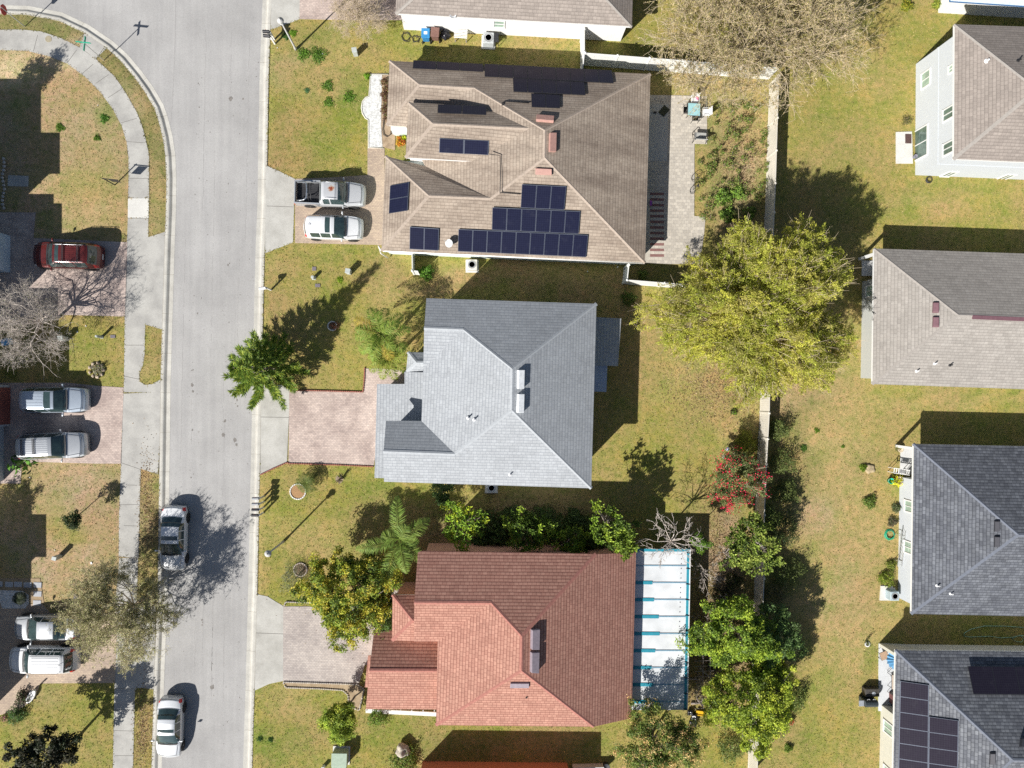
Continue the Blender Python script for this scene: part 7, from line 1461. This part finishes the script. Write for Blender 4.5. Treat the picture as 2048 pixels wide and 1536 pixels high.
q = W(1400, 273, .4); r = ent('patio_bench', 'grey cushioned loveseat with a black curved frame on the terrace edge', 'bench', (q.x, q.y, .04), R(88)); MB().box((0, 0, .44), (.55, .95, .1)).ob('seat', SL, r, bev=.03); B = MB(); B.bar((-.28, 0, .5), (-.42, 0, .95), .95, .06); B.ob('backrest', SL, r, bev=.02)
for sy in (-1, 1): MB().tube([(.35, sy * .52, 0), (.4, sy * .52, .5), (.2, sy * .52, .66), (-.3, sy * .52, .66), (-.48, sy * .52, .95)], .025, 6).ob('armrest', DF, r); MB().tube([(-.45, sy * .52, .02), (-.3, sy * .52, .4), (.3, sy * .52, .02)], .022, 6).ob('leg', DF, r)
q = W(1327.5, 222.5); o = MB().box((0, 0, .05), (.55, .75, .04), rz=R(-40)).ob('mat', mat('black_green_mat', (.05, .055, .03), .9, var=.4, scale=14), loc=(q.x, q.y, .02)); tag(o, 'dark patterned mat lying askew on the shaded lanai slab', 'mat')
q = W(1308, 222); r = ent('broom', 'broom with a pale handle lying in the shade beside the brown house', 'broom', (q.x, q.y, .05)); MB().tube([(-.25, .5, .05), (.0, -.1, .03)], .014, 6).ob('handle', mat('tan_wood', (.5, .42, .3), .7), r); MB().box((.05, -.16, .05), (.22, .12, .07)).ob('brush', BLKP, r)
q = W(1299, 409); o = MB().box((0, 0, .45), (.18, .38, .06)).ob('purple_seat', mat('purple_plastic', (.30, .05, .35), .5), loc=(q.x, q.y, 0), bev=.02); MBx = MB()
for a in (-.07, .07):
    for b2 in (-.16, .16): MBx.tube([(a, b2, 0.04), (a, b2, .43)], .014, 6)
tag(o, 'bright purple stool edge under the brown east eave', 'stool'); lo_ = MBx.ob('leg', BLKP, o)
# bicycle lying flat-ish
q = W(1381, 369); r = ent('bicycle', 'black bicycle leaning low on the cream paved terrace', 'bicycle', (q.x, q.y, .05), R(83)); tilt = Matrix.Rotation(R(28), 3, 'X')
def tl(p_): return tuple(tilt @ Vector(p_))
for cx in (-.5, .5):
    B = MB(); P = [tl((cx + .31 * math.cos(R(15 * k)), 0, .33 + .31 * math.sin(R(15 * k)))) for k in range(25)]; B.tube(P, .022, 6, cap=False); wo = B.ob('wheel', TYRE, r, smooth=True)
    B = MB()
    for k in range(8): B.tube([tl((cx, 0, .33)), tl((cx + .3 * math.cos(R(45 * k)), 0, .33 + .3 * math.sin(R(45 * k))))], .004, 4)
    B.ob('spoke', ALU, wo)
B = MB()
for a, b2 in [((-.5, 0, .33), (-.12, 0, .3)), ((-.12, 0, .3), (-.25, 0, .8)), ((-.25, 0, .78), (.33, 0, .82)), ((-.12, 0, .3), (.35, 0, .76)), ((-.5, 0, .33), (-.24, 0, .76)), ((.5, 0, .33), (.33, 0, .92))]: B.tube([tl(a), tl(b2)], .018, 6)
B.ob('frame', BLKP, r, smooth=True); MB().tube([tl((.33, -.28, .98)), tl((.3, 0, .95)), tl((.33, .28, .98))], .014, 6).ob('handlebar', BLKP, r); B = MB(); B.box(tl((-.27, 0, .86)), (.24, .13, .05)); B.ob('saddle', BLKP, r, bev=.02)
# edging hose of the brown house bed, pot etc.
P = [W(x, y, .5) for x, y in [(775, 165), (769, 172), (766, 190), (767, 230), (764, 255), (766, 266), (773, 270), (780, 265), (781, 257)]]; o = MB().tube([(p_.x, p_.y, .12) for p_ in P], .03, 6).ob('garden_hose', BLKP, loc=(P[3].x, P[3].y, 0), world=True, smooth=True); tag(o, 'dark curved hose lying along the mulch strip of the brown house', 'garden hose')
q = W(798, 262, 0); r = ent('planter_box', 'pale grey-white entry planter box beside the brown house', 'planter', (q.x, q.y, 0)); MB().box((0, 0, .5), (.95, .6, 1.0)).ob('box', STUCG, r, bev=.01); MB().box((0, 0, 1.02), (1.0, .65, .05)).ob('cap', WHITE, r, bev=.01)
# mulch rings
def ring(label, px, py, r_, m1, m2):
    q = W(px, py); r = ent('tree_ring', label, 'tree ring', (q.x, q.y, 0)); B = MB(); 
    for k in range(22): a = 6.283 * k / 22; B.box((math.cos(a) * r_, math.sin(a) * r_, .05), (.09, r_ * 6.283 / 22 * .85, .1), rz=a)
    B.ob('edging_ring', m1, r, bev=.015); MB().lathe([(r_ * .93, 0), (r_ * .9, .04), (0, .06)], n=18).ob('mulch', m2, r)
OM = mat('orange_mulch', (.34, .20, .095), .95, var=.4, scale=20); ring('ring of white edging round orange mulch under the sago palm', 596, 983, .58, mat('white_edging', (.7, .69, .66), .8), OM)
ring('pale curved edging ring under the wispy grey-green shrub', 601, 1139, .5, mat('pink_edging', (.5, .42, .36), .8), mat('brown_mulch', (.2, .14, .09), .95, var=.4, scale=20)); ring('small white ring planter alone on the back lawn beside the slate roof', 1734, 1288, .17, WHITE, mat('dark_soil', (.06, .05, .03), .95))
ring('white rimmed flower bed half hidden in the conifer shadow', 665, 652, .34, mat('white_edging', (.7, .69, .66), .8), mat('brown_mulch', (.2, .14, .09), .95, var=.4, scale=20))
bush('reddish brown shrub inside the shaded white rimmed bed', 670, 651, .36, .5, 401, ((.25, .09, .05), (.15, .08, .05)), n=260)
bush('thin sapling leaves in the small white ring planter', 1736, 1286, .14, .9, 402, ((.08, .12, .03),), n=90)
for i in range(9):
    a = 6.283 * i / 9; o = blob('rock', 'rounded tan rock in the ring round the grey spiky plant', 'rock', 194 + 14 * math.cos(a), 740 + 14 * math.sin(a), .13, .18, mat('tan_rock', (.42, .34, .26), .9, var=.2), i, 2); o['group'] = 'rocks round the spiky plant'
blob('boulder', 'large round tan boulder on the bottom lawn near the red house', 'boulder', 806, 1497, .52, .8, mat('pale_boulder', (.42, .37, .30), .9, var=.35, scale=9, bmp=.5), 11); blob('mulch_heap', 'low tan heap beside the green plant on the back lawn', 'heap', 1738, 938, .38, .15, mat('tan_heap', (.38, .30, .18), .95, var=.3, scale=14), 12)
# white ornament & stones, balls
q = W(63, 1392, .2); r = ent('planter_ornament', 'white swan-like planter ornament beside the shaded bottom drive', 'garden ornament', (q.x, q.y, 0), R(60)); B = MB(); B.lathe([(.1, 0), (.28, .12), (.3, .3), (.26, .3), (.2, .2)], (0, 0, 0), 14); B.v = [(x * 1.9, y * .8, zv) for x, y, zv in B.v]; B.ob('bowl', WHITE, r, smooth=True); MB().tube([(.45, 0, .25), (.62, 0, .45), (.66, 0, .7), (.55, 0, .82), (.42, 0, .74)], [.07, .055, .045, .05, .02], 8).ob('neck', WHITE, r, smooth=True)
for px, py, lb in [(1447, 896, 'upper of two shiny blue-white garden globes on the grey house lawn'), (1441, 911, 'lower of two shiny blue-white garden globes on the grey house lawn')]:
    q = W(px, py); r = ent('garden_globe', lb, 'garden globe', (q.x, q.y, 0)); MB().tube([(0, 0, 0), (0, 0, .75)], .015, 6).ob('stake', BLKP, r); bm = bmesh.new(); bmesh.ops.create_uvsphere(bm, u_segments=20, v_segments=12, radius=.16, matrix=Matrix.Translation((0, 0, .9))); me = bpy.data.meshes.new('globe'); bm.to_mesh(me); bm.free(); link('globe', me, mat('globe_blue', (.55, .65, .78), .12, coat=.5), r, smooth=True)
# side yard by the pale wall
q = W(1778, 961); r = ent('bucket', 'turquoise green plastic bucket on the lawn beside the yellow plant', 'bucket', (q.x, q.y, 0)); MB().lathe([(0, .02), (.17, .0), (.22, .34), (.235, .35), (.2, .34), (.16, .04), (0, .04)], n=22).ob('tub', mat('turquoise', (.0, .50, .34), .45), r, smooth=True); MB().tube([(.23 * math.cos(a), .23 * math.sin(a), .3 + .04 * math.sin(a)) for a in [k * .35 for k in range(10)]], .008, 5).ob('handle', WHITE, r)
q = W(1795, 960); r = ent('plant_pot', 'tan plant pot under the yellow plant', 'plant pot', (q.x, q.y, 0)); MB().lathe([(0, 0), (.25, .0), (.34, .4), (.36, .42), (.3, .41), (.28, .36), (0, .34)], n=20).ob('pot', mat('tan_pot', (.6, .5, .36), .8), r, smooth=True)
q = W(1797, 898); r = ent('plant_pot', 'round pot with a dry plant at the upper porch corner', 'plant pot', (q.x, q.y, 0)); MB().lathe([(0, 0), (.15, .0), (.22, .3), (.24, .32), (.2, .3), (0, .28)], n=18).ob('pot', mat('tan_pot', (.6, .5, .36), .8), r, smooth=True); 
bush('dry olive plant in the round pot at the upper porch corner', 1797, 897, .24, .5, 403, ((.25, .24, .08), (.15, .16, .05)), n=220)
q = W(1798, 942, .5); r = ent('garden_chair', 'white slatted garden chair standing at the porch edge', 'chair', (q.x, q.y, 0), R(-8)); B = MB()
for k in range(8): B.box((-.62 + k * .17, 0, .95 - abs(k - 3.5) * .02), (.07, .38, .03))
B.ob('slat', WHITE, r, bev=.008); B = MB(); B.bar((-.66, -.19, .93), (.62, -.19, .93), .05, .05); B.bar((-.66, .19, .93), (.62, .19, .93), .05, .05); B.ob('rail', WHITE, r, bev=.008); MB().box((0, 0, .97), (.5, .26, .05)).ob('tray', ALU, r, bev=.02)
for a in (-.6, .56):
    for b2 in (-.17, .17): MB().tube([(a, b2, 0), (a, b2, .93)], .025, 6).ob('leg', WHITE, r)
q = W(1806, 1098, .9); r = ent('ladder', 'aluminium ladder leaning along the pale wall between the windows', 'ladder', (q.x, q.y, 0), R(88)); B = MB(); Lz = lambda t: (t * 2.9 - 1.45)
for sy in (-.17, .17): B.bar((Lz(0), sy, .55), (Lz(1), sy, .95), .03, .07)
B.ob('rail', ALU, r); 
for k in range(10): t = .05 + k * .1; MB().tube([(Lz(t), -.17, .55 + .4 * t), (Lz(t), .17, .55 + .4 * t)], .015, 6).ob('rung', ALU, r)
B = MB()
for t in (.15, .85):
    for sy in (-.17, .17): B.bar((Lz(t), sy, 0), (Lz(t), sy, .55 + .4 * t), .03, .03)
B.ob('bracket', ALU, r)
# porch of the mixed slate house
q = W(1771, 1312, .5); r = ent('patio_umbrella', 'closed blue umbrella draped low over a tan table on the porch', 'umbrella', (q.x, q.y, .1)); B = MB(); nn = 16; P0 = (.75, -.05, 1.35); B.v.append(P0)
for k in range(nn): a = R(110 + 150 * k / (nn - 1)); rr = .95 * (1 + (.1 if k % 2 else -.05)); B.v.append((.75 + math.cos(a) * rr, -.05 + math.sin(a) * rr * .85, .95 + (.07 if k % 2 else -.02)))
for k in range(1, nn): B.f.append((0, k, k + 1))
B.v += [(x, y, zv - .03) for x, y, zv in B.v]; m__ = nn + 1; B.f += [(m__, m__ + k + 1, m__ + k) for k in range(1, nn)]; B.ob('canopy', mat('umbrella_blue', (.10, .27, .45), .8), r); MB().tube([(.72, -.05, 0), (.75, -.05, 1.4)], .025, 8).ob('pole', BLKP, r)
table('tan slatted side table under the blue umbrella', 1768, 1311, .6, .6, .55, mat('tan_wood_table', (.40, .27, .18), .8), BLKP, 20, name='side_table')
table('long tan table half under the slate roof edge', 1792, 1364, .7, 1.1, .72, mat('tan_table', (.46, .38, .31), .8), BLKP, 0)
patio_chair('black porch chair at the upper end of the tan table', 1789, 1346, -60, DF, DF, zb=.1); patio_chair('black lattice chair at the lower end of the tan table', 1788, 1383, 140, DF, DF, wd=.6, zb=.1)
q = W(1740, 1408, 1.0); r = ent('barbecue_grill', 'large black gas grill with a side shelf by the porch', 'grill', (q.x, q.y, 0)); DG_ = mat('grill_black', (.035, .045, .05), .35)
MB().box((.12, 0, .42), (1.0, .5, .75)).ob('cabinet', DG_, r, bev=.02); B = MB(); prof = [(-.27, .85), (-.25, 1.0), (-.15, 1.1), (0, 1.14), (.15, 1.1), (.25, 1.0), (.27, .85)]; vs = [(-.38, y, zv) for y, zv in prof] + [(.62, y, zv) for y, zv in prof]; n_ = 7; B.add(vs, [tuple(range(n_)), tuple(range(2 * n_ - 1, n_ - 1, -1))] + [(i, i + n_, i + n_ + 1, i + 1) for i in range(n_ - 1)] + [(0, n_ - 1, 2 * n_ - 1, n_)]); B.ob('hood', DG_, r, bev=.02)
MB().box((-.6, 0, .86), (.4, .45, .04)).ob('side_shelf', mat('grill_grey', (.28, .30, .33), .4), r, bev=.01)
for sx in (-.1, .35): MB().tube([(sx - .09, .3, .98), (sx - .07, .36, 1.0), (sx + .07, .36, 1.0), (sx + .09, .3, .98)], .014, 6).ob('handle', WHITE, r)
q = W(1745, 1385, .5); r = ent('storage_bench', 'black storage bench with a round grey lid disc beside the grill', 'bench', (q.x, q.y, 0)); MB().box((-.05, 0, .3), (1.1, .6, .6)).ob('box', DF, r, bev=.02); MB().lathe([(0, .63), (.15, .62), (.16, .6)], (.05, -.05, 0), 16).ob('disc', mat('grill_grey', (.28, .30, .33), .4), r)
q = W(1790, 1398, .5); o = MB().box((0, 0, .4), (.5, .8, .8)).ob('storage_box', mat('dark_red_box', (.14, .05, .045), .7), loc=(q.x, q.y, .1), bev=.02); tag(o, 'dark red storage box on the porch corner behind the grill', 'storage box')
q = W(1827, 315); r = ent('plant_pot', 'small grey pot on the pad at the tall house patio door', 'plant pot', (q.x, q.y, .05)); MB().lathe([(0, 0), (.12, 0), (.17, .3), (.15, .3), (0, .26)], n=16).ob('pot', mat('grey_pot', (.2, .2, .24), .6), r); 
q = W(1817, 278); o = MB().box((0, 0, .012), (.5, .75, .024)).ob('door_mat', mat('dark_brown_mat', (.08, .045, .04), .9), loc=(q.x - .05, q.y, .05)); tag(o, 'dark brown door mat on the pale pad of the tall house', 'door mat')
bush('dry brown twiggy plant at the foot of the tall white house', 1815, 240, .4, .4, 404, ((.22, .18, .08), (.12, .15, .04)), n=300)
# trellis behind the lanai, logs, black bags, yellow thing
q = W(1405, 1345); r = ent('trellis', 'weathered wooden trellis frame over the dark bed behind the lanai', 'trellis', (q.x, q.y, 0)); WD = mat('grey_wood', (.26, .22, .2), .9, var=.3, scale=8); B = MB(); zt = 1.5; X0, X1, Y0, Y1 = -1.1, 1.0, -2.1, 1.9
for x in (-.45, .1, .95): B.bar((x, Y0, zt), (x + .03, Y1, zt), .06, .05)
for k in range(11): y = Y0 + (Y1 - Y0) * k / 10; B.bar((X0, y, zt + .05), (X1 - (.5 if k % 3 == 1 else 0), y + .05, zt + .05), .035, .03)
B.bar((-.7, 1.0, zt + .08), (.1, .2, zt + .08), .08, .04); B.bar((-1.0, -.2, zt + .08), (.2, -1.6, zt + .08), .05, .04); B.ob('lattice', WD, r); B = MB()
for x in (-.45, .95):
    for y in (Y0 + .1, 0, Y1 - .1): B.bb(x - .04, y - .04, 0, x + .04, y + .04, zt)
B.ob('post', WD, r)
for i, (px, py) in enumerate([(1379, 1423), (1388, 1432), (1386, 1442)]): blob('rubbish_bag', ['black bag nearest the lanai corner post', 'larger black bag in the heap behind the lanai', 'lowest black bag of the heap behind the lanai'][i], 'bag', px, py, .22 + .05 * i, .4, mat('black_plastic_bag', (.02, .02, .025), .25), 20 + i)
q = W(1402, 1427, .2); r = ent('toy_slide', 'small yellow plastic slide on the ground behind the lanai', 'toy', (q.x, q.y, 0), R(-12)); YP = mat('yellow_plastic', (.75, .45, .02), .5); B = MB(); B.bar((-.4, .16, .25), (.4, .16, .12), .07, .07); B.bar((-.4, -.16, .25), (.4, -.16, .12), .07, .07); B.ob('side_rail', YP, r, bev=.015); B = MB(); B.bar((-.4, 0, .22), (.4, 0, .08), .3, .03); B.ob('chute', YP, r)
for i, (x0, y0, x1, y1) in enumerate([(1382, 1407, 1408, 1405), (1378, 1357, 1400, 1359)]):
    a_, b2 = W(x0, y0, .12), W(x1, y1, .12); c_ = (a_ + b2) / 2; o = MB().tube([a_, b2], .08, 8).ob('log', WD, loc=(c_.x, c_.y, 0), world=True, smooth=True); tag(o, ['pale log on the dark ground, lower end of the trellis', 'short pale log under the middle of the trellis'][i], 'log')
q = W(1111, 1094 - 1, .5); r = ent('garden_bench', 'pale wooden bench against the shaded wall of the red house', 'bench', (W(1114, 1094, .5).x, q.y, 0)); B = MB()
for k in range(3): B.box((0, -.12 + k * .12, .45), (.95, .09, .03))
B.ob('seat', mat('bench_wood', (.34, .25, .18), .8), r); B = MB()
for sx in (-.42, .42): B.box((sx, 0, .22), (.06, .32, .44))
B.ob('leg', mat('bench_wood', (.34, .25, .18), .8), r)
q = W(15, 684, 1.6); r = ent('birdhouse', 'light blue box on a pole showing through the bare tree', 'birdhouse', (q.x, q.y, 0)); MB().tube([(0, 0, 0), (0, 0, 1.5)], .03, 6).ob('pole', POLE, r); MB().box((0, 0, 1.7), (.6, .45, .4), rz=.3).ob('box', mat('sky_blue', (.12, .36, .62), .6), r, bev=.02)
q = W(20, 1523 - 840, 0)
# stone edging by the corner house
o = None
for i in range(14):
    o = blob('edging_stone', 'whitish edging stone in the row beside the shaded corner bed', 'stone', 8 + (2 * math.sin(i)), 318 + i * 7.6, .12, .16, mat('edge_stone', (.5, .46, .42), .9), i + 50, 2); o['group'] = 'edging stones by the corner house'
hp = slab('paving_slab', [(16, 350), (57, 352), (56, 373), (15, 372)], PAVE, 0, .05); del hp['kind']; tag(hp, 'mottled grey paving slab in the house shade of the corner lawn', 'paving slab')
q = W(1490, 1535 + 0); r = None
# small litter: white scraps on the lawns
sc_ = MB(); rr = random.Random(12)
for px, py, s in [(155, 664, .08), (172, 652, .06), (183, 1126, .12), (60, 955, .06), (644, 108, .12), (555, 96, .05), (196, 211, .05), (110, 1100, .05), (228, 1078, .04), (1175, 543, .06), (1235, 534, .09)]:
    q = W(px, py); o = MB().box((0, 0, .03), (s * 1.4, s, .03), rz=rr.uniform(0, 3)).ob('paper_scrap', WHITE, loc=(q.x, q.y, 0)); tag(o, 'small white scrap of litter lying on a lawn', 'litter', 'scraps of litter on the lawns')
q = W(1135 + 40, 1523); r = ent('utility_cart', 'white shelving and round black pot along the orange wall at the bottom edge', 'shelf', (q.x, W(1175, 1532).y, 0)); MB().box((0, 0, .3), (2.4, .4, .6)).ob('shelf', mat('weathered_white', (.5, .5, .5), .7), r, bev=.02); MB().lathe([(0, 0), (.22, 0), (.28, .5), (.25, .5), (0, .44)], (1.4, .1, 0), 16).ob('pot', BLKP, r)
